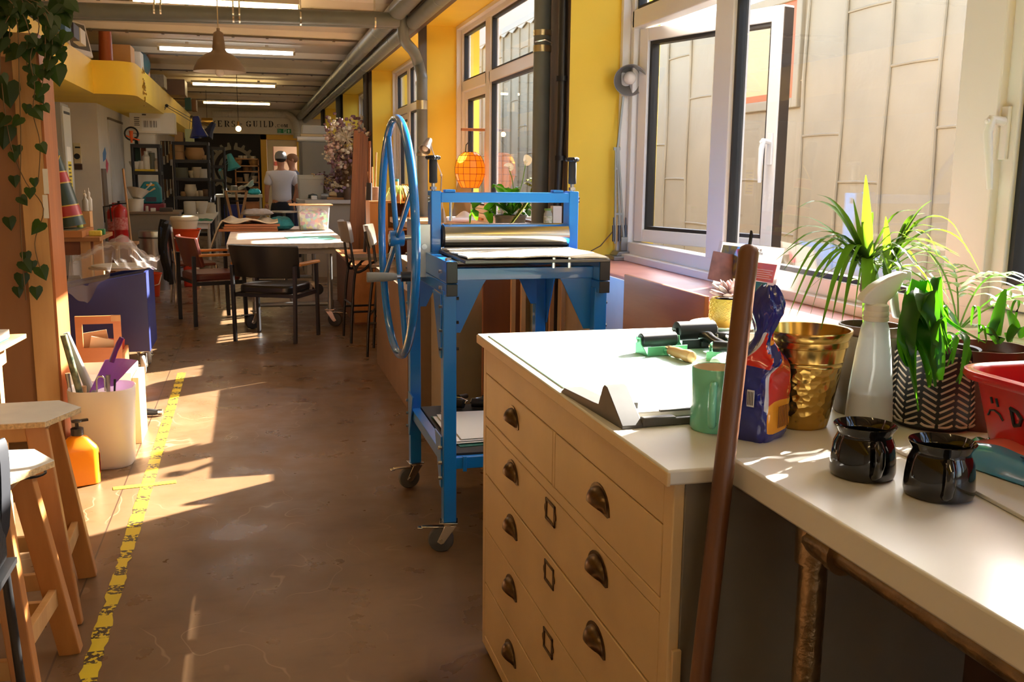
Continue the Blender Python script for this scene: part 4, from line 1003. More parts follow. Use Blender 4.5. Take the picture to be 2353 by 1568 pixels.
# drooping peace lily in a herringbone pot
hp = at(2196, 992); hp = Vector((hp.x-0.004, hp.y+0.06, TZ))
lil = thing('drooping_peace_lily', 'wilting broad leaved plant in black and white herringbone pot', 'potted plant', hp)
HR0, HR1, HH = 0.078, 0.074, 0.150
MB().lathe([(0, 0), (HR0-0.012, 0), (HR0-0.002, 0.008), (HR0, 0.02), (HR1+0.002, HH-0.01), (HR1, HH), (HR1-0.005, HH-0.002), (HR1-0.008, HH-0.03), (0, HH-0.03)], 48).build('pot', M('black ceramic pot', (24, 25, 27), 0.45), lil)
m = MB(); NC = 16
for c in range(NC):
    for r in range(12):
        z0 = 0.010+r*0.0118; a0 = 2*PI*c/NC; da = 2*PI/NC*0.40; dz = 0.013*(1 if c % 2 else -1)
        pts = []
        for j in range(5):
            f = j/4-0.5; z = min(max(z0+dz*f, 0.012), HH-0.008); rr = HR0+(HR1-HR0)*(z/HH)+0.0004; a = a0+da*2*f
            pts.append(Vector((rr*math.cos(a), rr*math.sin(a), z)))
        m.tube(pts, 0.0023, 5)
m.build('herringbone_pattern', M('pale pot pattern', (198, 180, 160), 0.5), lil)
m = MB()
def C9(x, y): return (2000+x/4.357, 640+y/4.357)
def lf(pts, w, dy=0.0, base=None):
    Q = []
    for i, p in enumerate(pts):
        px_ = C9(*p); Q.append(atY(px_[0], px_[1], hp.y-0.02+dy-0.02*i)-hp)
    leafpath(m, Q, w, 14, 0.22)
top = (0, 0, 0.15)
for pts, w, dy in (([(690, 700), (600, 260), (480, 200), (360, 700), (480, 1320)], 0.035, -.03), ([(700, 720), (560, 160), (560, 330), (640, 700), (690, 1020)], 0.042, -.05), ([(700, 720), (520, 40), (420, 420), (360, 560), (450, 1080)], 0.034, -.02), ([(720, 720), (620, 20), (680, 330), (770, 760)], 0.019, -.04), ([(740, 700), (560, 200), (400, 330), (330, 700), (360, 880)], 0.027, 0), ([(720, 700), (640, 120), (760, 420), (1100, 630)], 0.024, .0), ([(700, 740), (640, 420), (560, 620), (640, 1090)], 0.041, -.06), ([(760, 720), (700, 300), (800, 380), (890, 520)], 0.020, .03), ([(800, 720), (870, 560), (960, 600), (950, 760), (890, 1060)], 0.011, -.05), ([(760, 720), (800, 580), (850, 620), (820, 860)], 0.010, -.06)):
    lf(pts, w, dy); lf([(x+random.uniform(-60, 50), y+random.uniform(-30, 30)) for x, y in pts], w*0.9, dy+random.uniform(-.01, .05))
for pts in ([(720, 740), (640, 300), (500, 20)], [(720, 740), (600, 260), (520, 20)], [(720, 740), (700, 400), (640, 60)]):
    m.tube([atY(*C9(*p), hp.y-0.03)-hp for p in pts], [0.003, 0.0025, 0.002], 6)
m.build('leaves', LEAF2, lil, smooth=60, fix=False)

# brown pot with a few upright leaves, behind the basin
bp_ = Vector((1.375, 1.495, TZ))
c = atY(2264, 800, 1.50); bp_ = Vector((c.x, 1.50, TZ))
bpt = thing('brown_pot_plant', 'green leaves in a wide brown plastic pot behind the red basin', 'potted plant', bp_)
bh = c.z-TZ+0.004
MB().lathe([(0, 0), (0.058, 0), (0.0735, bh-0.03), (0.0775, bh-0.03), (0.079, bh), (0.0755, bh), (0.073, bh-0.02), (0, bh-0.02)], 40).build('pot', M('red brown plastic pot', (98, 44, 34), 0.3), bpt)
m = MB()
def lb_(pts, w, dy=0.0): leafpath(m, [atY(*C9(*p), 1.50+dy)-bp_ for p in pts], w, 12, 0.22)
lb_([(1270, 660), (1290, 480), (1360, 110)], .034); lb_([(1250, 660), (1220, 560), (1330, 330)], .030, .01); lb_([(1400, 640), (1420, 500), (1370, 320)], .03, .02)
lb_([(1080, 640), (1080, 330), (1040, 300), (1010, 470)], .010); lb_([(1160, 640), (1120, 480), (1040, 480)], .008); lb_([(1420, 640), (1480, 260), (1440, 250), (1400, 400)], .008, .02); lb_([(1380, 640), (1480, 500), (1490, 600)], .03); lb_([(1300, 660), (1180, 500), (1080, 560)], .012)
m.build('leaves', LEAF2, bpt, smooth=60, fix=False)

# blue water container at the frame edge, on the sill
wc = thing('water_container', 'tall blue plastic water container on the sill cut by the photo edge', 'container', (1.80, 1.42, SILLZ))
BLP = M('blue container plastic', (66, 122, 196), 0.35)
MB().prism([(q[0], q[1]) for q in rrect(0.22, 0.30, 0.05, 5)], 'z', 0.0, 0.36).build('tank', BLP, wc, bevel=0.02, seg=3)
MB().cyl((0.0, 0.08, 0.35), (0.0, 0.08, 0.385), 0.026).build('cap', M('white cap', (230, 228, 222), 0.4), wc)
MB().tube([(0, -0.12, 0.355), (0, -0.11, 0.40), (0, -0.02, 0.405), (0, 0.03, 0.355)], 0.011, 10).build('handle', BLP, wc)

# leaflet holder and copper tile
tq = atZ(1668, 655, SILLZ); TY = 3.5
def quad_slab(pts, Yfun, th): pass
ti = thing('copper_tile', 'square copper coloured tile leaning on the leaflet by the window', 'tile', (0, 0, 0))
p = [atY(1640, 577, TY), atY(1702, 588, TY-0.01), atY(1686, 655, TY-0.05), atY(1627, 640, TY-0.04)]
p[2].z = max(p[2].z, SILLZ+0.001); p[3].z = max(p[3].z, SILLZ+0.001)
m = MB(); n_ = (p[1]-p[0]).cross(p[3]-p[0]).normalized()*0.006
m.rings([[q for q in p], [q+n_*(1 if n_.y > 0 else -1) for q in p]])
ti.location = p[3]; o = m.build('tile_slab', M('copper tile glaze', (146, 98, 76), 0.4, col2=(92, 56, 38), vscale=14), ti, smooth=0); o.data.transform(Matrix.Translation(-p[3]))
lt = thing('leaflet_holder', 'clear holder with printed visitor leaflets standing behind the copper tile', 'leaflet holder', (0, 0, 0))
LYb = TY+0.02
o0 = Vector((1.80, 3.57, SILLZ))
ux = Vector((0.2, -0.98, 0)).normalized(); uz = Vector((0.24, 0.05, 0.97)).normalized()
lt.location = o0
def LP(x, z, d=0.0): return ux*(x-x0)*2.0+uz*z+uz.cross(ux)*-d
W_ = 0.18; H_ = 0.19
PAPER = leaf_mat('leaflet paper', (230, 226, 224), (235, 225, 220), 0.4)
def card(mb, x0, x1, z0, z1, d, th=0.0012):
    A = [LP(x0, z0, d), LP(x1, z0, d), LP(x1, z1, d), LP(x0, z1, d)]; B = [LP(x0, z0, d+th), LP(x1, z0, d+th), LP(x1, z1, d+th), LP(x0, z1, d+th)]
    mb.rings([A, B]); return mb
x0 = 0.0
card(MB(), x0, x0+W_, 0.0, H_, 0.0, 0.002).build('leaflet', PAPER, lt, smooth=0)
card(MB(), x0+0.004, x0+0.068, 0.05, 0.178, 0.002).build('picture_panel', M('leaflet picture', (66, 70, 120), 0.4, col2=(150, 140, 30), vscale=40), lt, smooth=0)
m = MB()
m.ball(LP(x0+0.06, 0.14, 0.003), (0.003, 0.04, 0.03), 12, 8); m.build('picture_shape', M('pink print', (206, 58, 92), 0.4), lt)
card(MB(), x0+0.11, x0+0.172, 0.055, 0.125, 0.002).build('info_panel', M('orange print', (214, 92, 42), 0.4), lt, smooth=0)
card(MB(), x0+0.10, x0+0.13, -0.0+0.012, 0.05, 0.002).build('info_panel', M('dark red print', (166, 36, 40), 0.4), lt, smooth=0)
card(MB(), x0+0.118, x0+0.158, 0.006, 0.052, 0.003).build('info_panel', M('green print', (22, 104, 72), 0.4), lt, smooth=0)
m = MB()
for k in range(5): card(m, x0+0.116, x0+0.166-0.006*(k % 2), 0.066+k*0.008, 0.069+k*0.008, 0.0032)
m.build('small_print', M('pale print', (240, 214, 190), 0.4), lt, smooth=0)
def LM(x, z, d): 
    q = LP(x, z, d); n = ux.cross(uz)
    return Matrix(((ux.x, uz.x, n.x, q.x), (ux.y, uz.y, n.y, q.y), (ux.z, uz.z, n.z, q.z), (0, 0, 0, 1)))
INKP = M('black print', (24, 24, 40), 0.5)
put_text('THE POINT IS', 0.0125, INKP, lt, LM(x0+0.074, 0.168, 0.0032), 0.0004, bold=0.0003, sx=1.24)
put_text('PORTSMOUTH', 0.0125, INKP, lt, LM(x0+0.074, 0.155, 0.0032), 0.0004, bold=0.0003, sx=1.24)
card(MB(), x0-0.006, x0+W_+0.02, 0.0, H_+0.002, 0.006, 0.002).build('clear_front', pane_mat('clear acrylic', (248, 250, 250)), lt, smooth=0)

# boards leaning below the sill
a, b = atX(1434, 627, 1.53), atX(1620, 682, 1.53)
o = MB().box(0, 0.018, 0, a.y-b.y, 0, (a.z+b.z)/2-0.002).build('leaning_board', wood('orange plywood', (190, 118, 66), (166, 96, 50), 0.45, 'y', 7, 10), loc=(1.53, b.y, 0), bevel=0.004, smooth=0)
tag(o, 'orange plywood board leaning under the sill behind the chest', 'board')
a, b = atX(1386, 618, 1.55), atX(1434, 640, 1.55)
o = MB().box(0, 0.012, 0, a.y-b.y+0.12, 0, a.z-0.03).build('leaning_board', M('white panel', (206, 206, 204), 0.3, var=0.08, vscale=5), loc=(1.565, b.y-0.1, 0), bevel=0.002, smooth=0)
tag(o, 'pale panel leaning under the sill between press and plywood board', 'board')

# anglepoise lamp on the far end of the near sill
lb0 = atZ(1432, 596, SILLZ)
LB = Vector((lb0.x, lb0.y+0.0, SILLZ))
ALM = M('lamp grey enamel', (142, 140, 136), 0.35, 0.5)
lamp = thing('anglepoise_lamp', 'tall grey anglepoise lamp on the sill against the yellow wall', 'lamp', LB)
def lp(x, y): return atY(x, y, LB.y)-LB
MB().box(-0.085, 0.085, -0.085, 0.085, 0, 0.022).build('base', ALM, lamp, bevel=0.004)
MB().prism([(-0.06, 0.022), (0.06, 0.022), (0.045, 0.045), (-0.045, 0.045)], 'y', -0.05, 0.05).build('base_step', ALM, lamp, bevel=0.004)
MB().box(-0.02, 0.02, -0.014, 0.014, 0.045, 0.12).build('fork', ALM, lamp, bevel=0.003)
e0, e1 = lp(1422, 545), lp(1419, 342)
arm = MB()
dx = Vector((0.018, 0, 0)); q0 = lp(1412, 500); q1 = lp(1436, 500)
arm.bar(lp(1413, 560), lp(1415, 342), 0.007, 0.010).bar(lp(1434, 560), lp(1421, 342), 0.007, 0.010).bar(lp(1423, 520), lp(1418, 342), 0.008, 0.008)
arm.box(-0.0, 0.0, 0, 0, 0, 0)
for yy in (388, 492): arm.bar(lp(1412, yy), lp(1414+22*(yy-342)/200, yy), 0.006, 0.012)
arm.bar(lp(1410, 342), lp(1425, 342), 0.008, 0.016)
arm.build('lower_arm', ALM, lamp)
for x in (1410, 1423, 1438): MB().cyl(lp(x, 555), lp(x, 518), 0.0085, n=12).cyl(lp(x, 520), lp(x, 500), 0.003, n=8).build('spring', M('spring steel', (96, 96, 98), 0.35, 0.8), lamp)
MB().bar(lp(1418, 350), lp(1432, 222), 0.011, 0.011).build('upper_arm', ALM, lamp)
hd = bpy.data.objects.new('lamp_head', None); COL.objects.link(hd); hd.parent = lamp
hc = lp(1446, 176); hd.location = hc
ax = Vector((-0.25, -0.88, -0.40)).normalized()
hm = ax.to_track_quat('Z', 'Y').to_matrix().to_4x4()
MB().lathe([(0.0, -0.085), (0.028, -0.084), (0.040, -0.074), (0.044, -0.055), (0.046, -0.02), (0.052, -0.008), (0.062, 0.01), (0.082, 0.055), (0.085, 0.06), (0.082, 0.06), (0.06, 0.012), (0.05, -0.004), (0.042, -0.02), (0.0, -0.03)], 36, m=hm).build('shade', ALM, hd)
MB().ball(hm @ Vector((0, 0, 0.024)), 0.034, 20, 12).build('bulb', M('unlit white bulb', (236, 226, 214), 0.15), hd)
MB().tube([hm @ Vector((-0.03, -0.025, -0.075)), hm @ Vector((-0.03, -0.03, -0.105)), hm @ Vector((0.02, -0.03, -0.108)), hm @ Vector((0.03, -0.03, -0.075))], 0.0035, 8).build('head_bracket', ALM, hd)
MB().tube([lp(1430, 226), lp(1424, 190), hc+hm @ Vector((0, 0, -0.06))], 0.005, 8).build('head_stem', ALM, hd)
MB().tube([lp(1410, 530), atY(1380, 565, LB.y-0.02)-LB, Vector((-0.28, -0.03, 0.004))], 0.003, 6).build('cable', M('brown cable', (96, 70, 52), 0.6), lamp)
# ---------------------------------------------------------------- furniture behind the press
def P(x, y, Y): return atY(x, y, Y)
def pbox(name, label, cat, x0, y0, x1, y1, Y, depth, mat, group=None, bev=0.004, zb=None, smooth=0):
    """box thing whose front face at distance Y fills the given extents"""
    a, b = P(x0, (y0+y1)/2, Y), P(x1, (y0+y1)/2, Y); t, bo = P((x0+x1)/2, y0, Y).z, P((x0+x1)/2, y1, Y).z
    if zb is not None: bo = zb
    w = b.x-a.x
    o = MB().box(-w/2, w/2, 0, depth, 0, t-bo).build(name, mat, loc=((a.x+b.x)/2, Y, bo), bevel=bev, smooth=smooth)
    return tag(o, label, cat, group)
BEIGE = M('beige grey metal', (140, 128, 106), 0.45, var=0.06)
PLY = wood('plywood', (196, 132, 78), (174, 110, 60), 0.5, 'z', 6, 8)
PLYD = wood('dark plywood', (136, 78, 42), (112, 62, 32), 0.5, 'z', 6, 8)
cab = thing('metal_cabinet', 'beige grey metal cabinet on the floor behind the press', 'cabinet', (0.892, 5.44, 0))
MB().box(0.15, 0.68, 0, 1.88, 0.0, 0.83).build('body', BEIGE, cab, bevel=0.004, smooth=0)
MB().box(0.0, 0.15, 0.36, 1.87, 0.0, 0.74).build('drawer_front', M('brown cabinet front', (118, 92, 68), 0.5, var=0.1), cab, bevel=0.003, smooth=0)
MB().box(0.16, 0.20, -0.004, 0.006, 0.04, 0.80).build('edge_strip', BLK, cab, smooth=0)
MB().cyl((0.18, -0.004, 0.3), (0.18, -0.016, 0.3), 0.012).build('lock', BOLT, cab)
a, b = P(1110, 700, 5.25), P(1196, 700, 5.25)
o = MB().box(0, b.x-a.x, 0, 0.03, 0, 1.02).build('brown_board', PLYD, loc=(a.x, 5.25, 0), bevel=0.002, smooth=0)
tag(o, 'dark orange brown board standing on edge behind the press', 'board')
a, b = P(1198, 700, 4.72), P(1300, 700, 4.72)
st = thing('timber_stand', 'tall timber stand with narrow legs between the press and the pier', 'stand', (a.x, 4.72, 0))
TIM = wood('pale timber', (196, 150, 98), (178, 128, 76), 0.5, 'z', 8, 8)
w = min(b.x, 1.59)-a.x
for x in (0.012, w-0.012):
    for y in (0.012, 0.21): MB().box(x-0.012, x+0.012, y-0.012, y+0.012, 0, 1.165).build('leg', TIM, st, bevel=0.002, smooth=0)
MB().box(-0.01, w+0.01, -0.01, 0.232, 1.165, 1.185).build('top', TIM, st, bevel=0.003, smooth=0)
MB().box(0.02, w-0.02, 0.004, 0.02, 0.92, 0.945).build('rail', TIM, st, smooth=0); MB().box(0.02, w-0.02, 0.20, 0.22, 0.92, 0.945).build('rail', TIM, st, smooth=0)
jr = thing('jar', 'green labelled glass jar on the timber stand behind the roller', 'jar', (P(1259, 500, 4.8).x, 4.80, 1.1855))
MB().lathe([(0, 0), (0.02, 0), (0.022, 0.004), (0.022, 0.062), (0.017, 0.07), (0.017, 0.08), (0, 0.08)], 20).build('glass', M('jar glass', (190, 196, 186), 0.1, alpha=0.7), jr)
MB().lathe([(0.0224, 0.006), (0.0224, 0.05)], 20, cap=False).build('label', M('green jar label', (150, 168, 120), 0.5, col2=(226, 226, 216), vscale=60), jr)
MB().lathe([(0, 0.078), (0.019, 0.078), (0.019, 0.088), (0, 0.089)], 20).build('lid', M('green lid', (110, 150, 66), 0.4), jr)
pbox('carton', 'small white carton beside the green labelled jar', 'carton', 1271, 474, 1291, 508, 4.80, 0.05, WHITE, bev=0.002, zb=1.1855)

# heating pipes
def pipe_run(name, label, pts, r, mat, n=14): return tag(MB().tube(pts, r, n).build(name, mat, smooth=60), label, 'pipe')
def smooth_path(pts, k=6):
    P_ = [Vector(p) for p in pts]; out = []
    for i in range(len(P_)-1):
        p0, p1, p2, p3 = P_[max(i-1, 0)], P_[i], P_[i+1], P_[min(i+2, len(P_)-1)]
        for j in range(k):
            f = j/k; out.append(0.5*((2*p1)+(p2-p0)*f+(2*p0-5*p1+4*p2-p3)*f*f+(3*p1-p0-3*p2+p3)*f**3))
    return out+[P_[-1]]
JY = 8.75
clipm = M('bright pipe clip', (214, 208, 190), 0.25, 0.9)
lag = thing('heating_pipe', 'upper grey lagged pipe running the length of the room under the ceiling', 'pipe', (1.285, 0, 2.835))
MB().cyl((0, -6.9, 0), (0, ROOMY1-0.12, 0), 0.082, n=20).build('pipe_body', GREYP, lag)
lag2 = thing('heating_pipe', 'lower grey lagged pipe parallel to the upper one along the window wall', 'pipe', (1.425, 0, 2.745))
MB().cyl((0, -6.9, 0), (0, ROOMY1-0.12, 0), 0.064, n=20).build('pipe_body', GREYP, lag2)
for t, r in ((lag, 0.084), (lag2, 0.066)):
    for k in range(20): MB().cyl((0, 1.2+1.25*k, 0), (0, 1.212+1.25*k, 0), r, n=20).build('joint_band', M('pipe seam', (150, 152, 144), 0.4), t)
xp = thing('heating_pipe', 'grey pipe with bright clips crossing the ceiling between the first tubes', 'pipe', (0, JY, 2.70))
MB().cyl((-1.75, 0, 0), (1.30, 0, 0.06), 0.062, n=18).build('pipe_body', GREYP, xp)
MB().cyl((-1.75, 0.13, -0.03), (1.30, 0.13, 0.03), 0.028, n=12).build('pipe_body', GREYP, xp)
for x in (-0.72, -0.67, -0.10, -0.05, 0.45, 1.08): MB().cyl((x, 0, 0.035), (x+0.014, 0, 0.035), 0.068, n=18).box(x, x+0.014, -0.004, 0.004, 0.1, 0.30).build('clip', clipm, xp)
v2 = thing('heating_pipe', 'grey vertical pipe with swan neck and brass joint in front of the second pier', 'pipe', (0, 0, 0))
def pth(l): return smooth_path(l, 6)
y2 = 9.02
MB().tube(pth([(1.33, JY, 2.80), (1.335, JY+0.02, 2.70), (1.36, JY+0.08, 2.60), (1.46, JY+0.2, 2.52), (1.535, JY+0.4, 2.44), (1.545, y2, 2.30), (1.545, y2, 2.20), (1.545, y2, 1.0), (1.545, y2, 0.0)]), 0.05, 16).build('pipe_body', GREYP, v2, smooth=60)
MB().cyl((1.545, y2, 2.02), (1.545, y2, 2.10), 0.054).build('joint', clipm, v2); MB().cyl((1.545, y2, 1.60), (1.545, y2, 1.63), 0.056).build('joint', clipm, v2)
v1 = thing('heating_pipe', 'grey vertical pipe with clamp joint in front of the first pier', 'pipe', (1.555, 5.22, 0))
MB().cyl((0, 0, 0.0), (0, 0, 2.72), 0.0465, n=18).build('pipe_body', GREYP, v1)
MB().cyl((0, 0, 2.10), (0, 0, 2.135), 0.05).build('joint', clipm, v1); MB().cyl((0, 0, 2.185), (0, 0, 2.215), 0.05).build('joint', clipm, v1); MB().tube([(-0.05, -0.03, 2.15), (0.0, -0.055, 2.16), (0.045, -0.04, 2.145)], 0.006, 6).build('clamp_bolt', clipm, v1)
v3 = thing('black_conduit', 'black cable conduit with clips running down the first pier', 'conduit', (1.595, 4.985, 0))
MB().tube([(0, 0, 2.75), (0.0, 0, 1.7), (-0.01, 0.0, 1.4), (-0.015, 0.02, 1.05), (-0.02, 0.02, 0.0)], 0.022, 12).build('conduit_body', M('black conduit', (40, 36, 32), 0.35), v3)
for z in (2.35, 1.93, 1.52): MB().cyl((0, 0, z), (0, 0, z+0.025), 0.031).build('clip', BLK, v3)
for (x, y, c, l) in ((1.575, 13.75, (70, 62, 52), 'dark thin conduit running down the third pier'), (1.57, 17.9, (84, 84, 76), 'grey pipe running down the fourth pier from the ceiling run'), (1.57, 22.05, (70, 64, 54), 'dark conduit running down the fifth pier')):
    t = thing('wall_conduit', l, 'conduit', (x, y, 0)); MB().cyl((0, 0, 0), (0, 0, 2.8), 0.038 if c[0] < 80 else 0.06, n=12).build('conduit_body', M('conduit '+l[-12:], c, 0.5), t)

# desk under the second window, with lamps and lantern
desk = thing('desk', 'thick wooden plank desk under the second window behind the press wheel', 'desk', (1.22, 7.8, 0))
DZ_ = 1.045
MB().box(0.0, 0.38, 0, 1.1, DZ_-0.045, DZ_).build('plank', TIM, desk, bevel=0.004, smooth=0)
for x in (0.29, 0.35):
    for y in (0.03, 1.07): MB().box(x-0.02, x+0.02, y-0.02, y+0.02, 0, DZ_-0.045).build('leg', PLYD, desk, smooth=0)
SIL = M('silver lamp paint', (196, 190, 180), 0.3, 0.7)
L0 = P(1018, 508, 7.9); L0.z = DZ_
dl = thing('desk_lamp', 'small silver desk lamp on clamp foot seen through the press', 'lamp', L0)
def l2(x, y): return P(x, y, 7.9)-L0
MB().lathe([(0, 0), (0.03, 0), (0.028, 0.01), (0.02, 0.06), (0.012, 0.10), (0.006, 0.12), (0, 0.12)], 4).build('clamp_foot', SIL, dl)
MB().tube([l2(1017, 480), l2(1013, 440), l2(1015, 402)], 0.006, 8).build('lower_arm', SIL, dl)
MB().tube([l2(1015, 402), l2(993, 345), l2(990, 330)], 0.005, 8).ball(l2(1014, 403), 0.011, 10, 6).build('upper_arm', SIL, dl)
ax2 = Vector((-0.45, -0.55, -0.70)).normalized().to_track_quat('Z', 'Y').to_matrix().to_4x4()
MB().lathe([(0, -0.05), (0.018, -0.05), (0.024, -0.04), (0.05, 0.075), (0.048, 0.075), (0.02, -0.03), (0, -0.03)], 24, m=Matrix.Translation(l2(983, 330)) @ ax2).build('shade', SIL, dl)
MB().ball(l2(983, 330)+ax2 @ Vector((0, 0, 0.055)), 0.028, 14, 8).build('bulb', M('unlit white bulb', (236, 226, 214), 0.15), dl)
# hung amber lantern on a wooden post
G0 = P(1124, 470, 8.3); G0.z = DZ_
ls = thing('lantern_stand', 'orange stained wooden post with cross arm on the desk', 'stand', (G0.x, 8.3, DZ_))
OW = wood('orange stained wood', (204, 136, 78), (184, 114, 60), 0.4, 'z', 8, 9)
hz_ = P(1124, 299, 8.3).z-DZ_
pw = P(1133, 400, 8.3).x-P(1114, 400, 8.3).x
MB().box(-pw/2, pw/2, -0.03, 0.03, 0.018, hz_-0.011).build('post', OW, ls, bevel=0.002, smooth=0)
xl = P(1060, 299, 8.3).x-G0.x
MB().box(xl, pw/2+0.01, -0.025, 0.025, hz_-0.011, hz_+0.011).build('arm', OW, ls, bevel=0.002, smooth=0)
MB().box(-0.09, 0.09, -0.09, 0.09, 0, 0.018).build('foot', OW, ls, bevel=0.002, smooth=0)
lc = P(1080, 391, 8.3)
ln = thing('amber_lantern', 'round amber glass lantern hanging from the wooden post', 'lantern', lc)
AMB = leaf_mat('amber panes', (236, 150, 44), (255, 186, 60), 0.15)
hh = (P(1080, 350, 8.3).z-P(1080, 432, 8.3).z)/2; rw = (P(1114, 391, 8.3).x-P(1046, 391, 8.3).x)/2
pf = [(0.42, 1.0), (0.72, 0.80), (0.90, 0.52), (1.0, 0.14), (0.99, -0.22), (0.86, -0.60), (0.60, -1.0)]
MB().lathe([(r*rw, z*hh) for r, z in pf], 14, cap=False).build('panes', AMB, ln, smooth=0)
m = MB()
for r, z in pf: m.tube([(r*rw*1.003*math.cos(2*PI*j/28), r*rw*1.003*math.sin(2*PI*j/28), z*hh) for j in range(28)], 0.0022, 5, closed=True)
for j in range(14): m.tube([(r*rw*1.005*math.cos(2*PI*j/14), r*rw*1.005*math.sin(2*PI*j/14), z*hh) for r, z in pf], 0.0020, 5)
m.build('leading', M('dark lead lines', (104, 52, 16), 0.5), ln)
MB().tube([Vector((0, 0, hh))+Vector((-0.04, 0, 0)), (-0.035, 0, hh+0.06), (0.0, 0, hh+0.10), (0.004, 0, G0.z+hz_-lc.z-0.012)], 0.004, 8).build('flex', BLK, ln)
a, b = P(1020, 420, 8.9), P(1062, 420, 8.9)
o = MB().prism([(0, 0), (0.17, 0), (0.22, 0.44), (0.10, 0.44)], 'y', 0, 0.012).build('olive_board', M('olive lid', (92, 84, 44), 0.25, coat=0.4), loc=(a.x+0.03, 8.7, DZ_), rot=(R(-10), 0, 0), smooth=0, bevel=0.002)
tag(o, 'glossy olive board leaning behind the amber lantern', 'board')
for k, (x0, y0, x1, y1, Yk, lab) in enumerate(((1026, 494, 1064, 503, 8.15, 'upper white paper roll lying on the desk'), (1026, 503, 1066, 511, 7.95, 'lower white paper roll at the desk front'))):
    a, b = P(x0, (y0+y1)/2, Yk), P(x1+14, (y0+y1)/2, Yk); r = 0.018
    o = MB().cyl((0, 0, 0), (b.x-a.x, 0.02, 0), r, n=16).build('paper_roll', M('white paper', (232, 228, 220), 0.7), loc=(a.x, Yk, DZ_+r+k*0.0)); tag(o, lab, 'paper roll')
pk = P(1060, 470, 8.0)
o = MB().grid(lambda u, v: (u*0.20, v*0.18, 0.012+0.075*math.sin(PI*u)**0.8*math.sin(PI*v)**0.8*(0.75+0.25*math.sin(9*u+6*v))), 16, 14, 0.004).build('white_cloth', M('white cloth', (236, 228, 214), 0.8), loc=(P(1045, 480, 8.0).x, 8.0, DZ_), smooth=70)
tag(o, 'crumpled white cloth on the desk below the amber lantern', 'cloth')

def pot_plant_leaf(m, base, pts, w): leafpath(m, pts, w, 12, 0.2)
# flowering peace lily on the cabinet in front of the window
fy = 6.35
F0 = P(1172, 560, fy); F0.z = 0.832
fl = thing('flowering_peace_lily', 'glossy peace lily with white flowers in dark pot behind the roller', 'potted plant', F0)
pz = P(1172, 494, fy).z-F0.z
pr_ = (P(1206, 500, fy).x-P(1138, 500, fy).x)/2
MB().lathe([(0, 0), (pr_*0.8, 0), (pr_*0.82, 0.01), (pr_, pz-0.02), (pr_*1.04, pz-0.018), (pr_*1.04, pz), (pr_*0.96, pz), (pr_*0.92, pz-0.03), (0, pz-0.03)], 32).build('pot', M('dark grey pot', (74, 74, 70), 0.35), fl)
def fp(x, y, d=0.0): return P(1000+x/6.534, 280+y/6.534, fy+d)-F0
m = MB()
for pts, w in (([(1120, 1380), (860, 1220), (700, 1180), (600, 1300), (620, 1480)], .075), ([(1120, 1380), (960, 1220), (860, 1260), (800, 1380), (840, 1540)], .085), ([(1130, 1380), (1000, 1120), (930, 960), (860, 1000)], .07), ([(1140, 1380), (1040, 1050), (930, 980), (870, 945)], .075), ([(1150, 1380), (1140, 1150), (1080, 1020), (1050, 1000)], .06), ([(1150, 1380), (1180, 1140), (1230, 1010), (1280, 990)], .06), ([(1150, 1390), (1180, 1200), (1260, 1250), (1300, 1350)], .04), ([(1160, 1390), (1260, 1230), (1340, 1210), (1400, 1270)], .06), ([(1160, 1390), (1300, 1280), (1370, 1330), (1410, 1420)], .06), ([(1160, 1390), (1280, 1370), (1330, 1400), (1370, 1430)], .035), ([(1110, 1400), (1100, 1250), (1060, 1240), (1010, 1300)], .05), ([(1130, 1400), (1110, 1290), (1160, 1240), (1200, 1300)], .05), ([(1120, 1410), (1080, 1380), (1070, 1440), (1060, 1490)], .045), ([(1100, 1400), (920, 1260), (880, 1300), (900, 1400)], .035), ([(1100, 1400), (640, 1300), (540, 1380), (520, 1540)], .02)):
    leafpath(m, [fp(x, y, random.uniform(-.08, .05)) for x, y in pts], w, 12, 0.2)
for k in range(12):
    a = random.uniform(0, 2*PI); leafpath(m, [Vector((0, 0, pz-0.02)), Vector((0.06*math.cos(a), 0.06*math.sin(a), pz+0.09)), Vector((0.15*math.cos(a), 0.12*math.sin(a), pz+random.uniform(0.0, 0.12)))], random.uniform(.03, .05), 10, 0.2)
m.build('leaves', LEAF2, fl, smooth=60, fix=False)
m = MB()
m.tube([fp(1150, 1380), fp(1175, 1000), fp(1150, 830), fp(1110, 720)], 0.003, 6).tube([fp(1170, 1380), fp(1310, 900), fp(1350, 680), fp(1352, 600)], 0.003, 6)
m.build('flower_stems', LEAF3, fl)
for pts, w in (([(1130, 740), (1120, 690), (1080, 675), (1030, 665)], .055), ([(1352, 660), (1365, 600), (1360, 550), (1352, 495)], .07)):
    m = MB(); leafpath(m, [fp(*p) for p in pts], w, 10, 0.3, side=(1, 0.3, 0)); m.ball(fp(pts[1][0], pts[1][1], -0.02), 0.010, 8, 6); m.build('flower', leaf_mat('white spathe', (240, 238, 226), (250, 250, 235)), fl, fix=False)
cz = P(1226, 440, 6.0)
cl = thing('calathea', 'striped leaf calathea beside the peace lily, half behind the grey pipe', 'potted plant', (1.50, 6.15, 0.832))
MB().lathe([(0, 0), (0.05, 0), (0.065, 0.12), (0, 0.11)], 24).build('pot', M('terracotta', (164, 98, 64), 0.7), cl)
m = MB()
for q in (((1460, 1300), (1440, 1100), (1400, 960), (1330, 930), 0.08), ((1480, 1300), (1480, 1100), (1430, 900), (1370, 900), 0.09), ((1490, 1300), (1500, 1050), (1480, 880), (1420, 850), 0.07)):
    leafpath(m, [Vector((0, 0, 0.11))]+[P(1000+p[0]/6.534, 280+p[1]/6.534, 6.1)-Vector((1.50, 6.15, 0.832)) for p in q[1:4]], q[4], 12, 0.15)
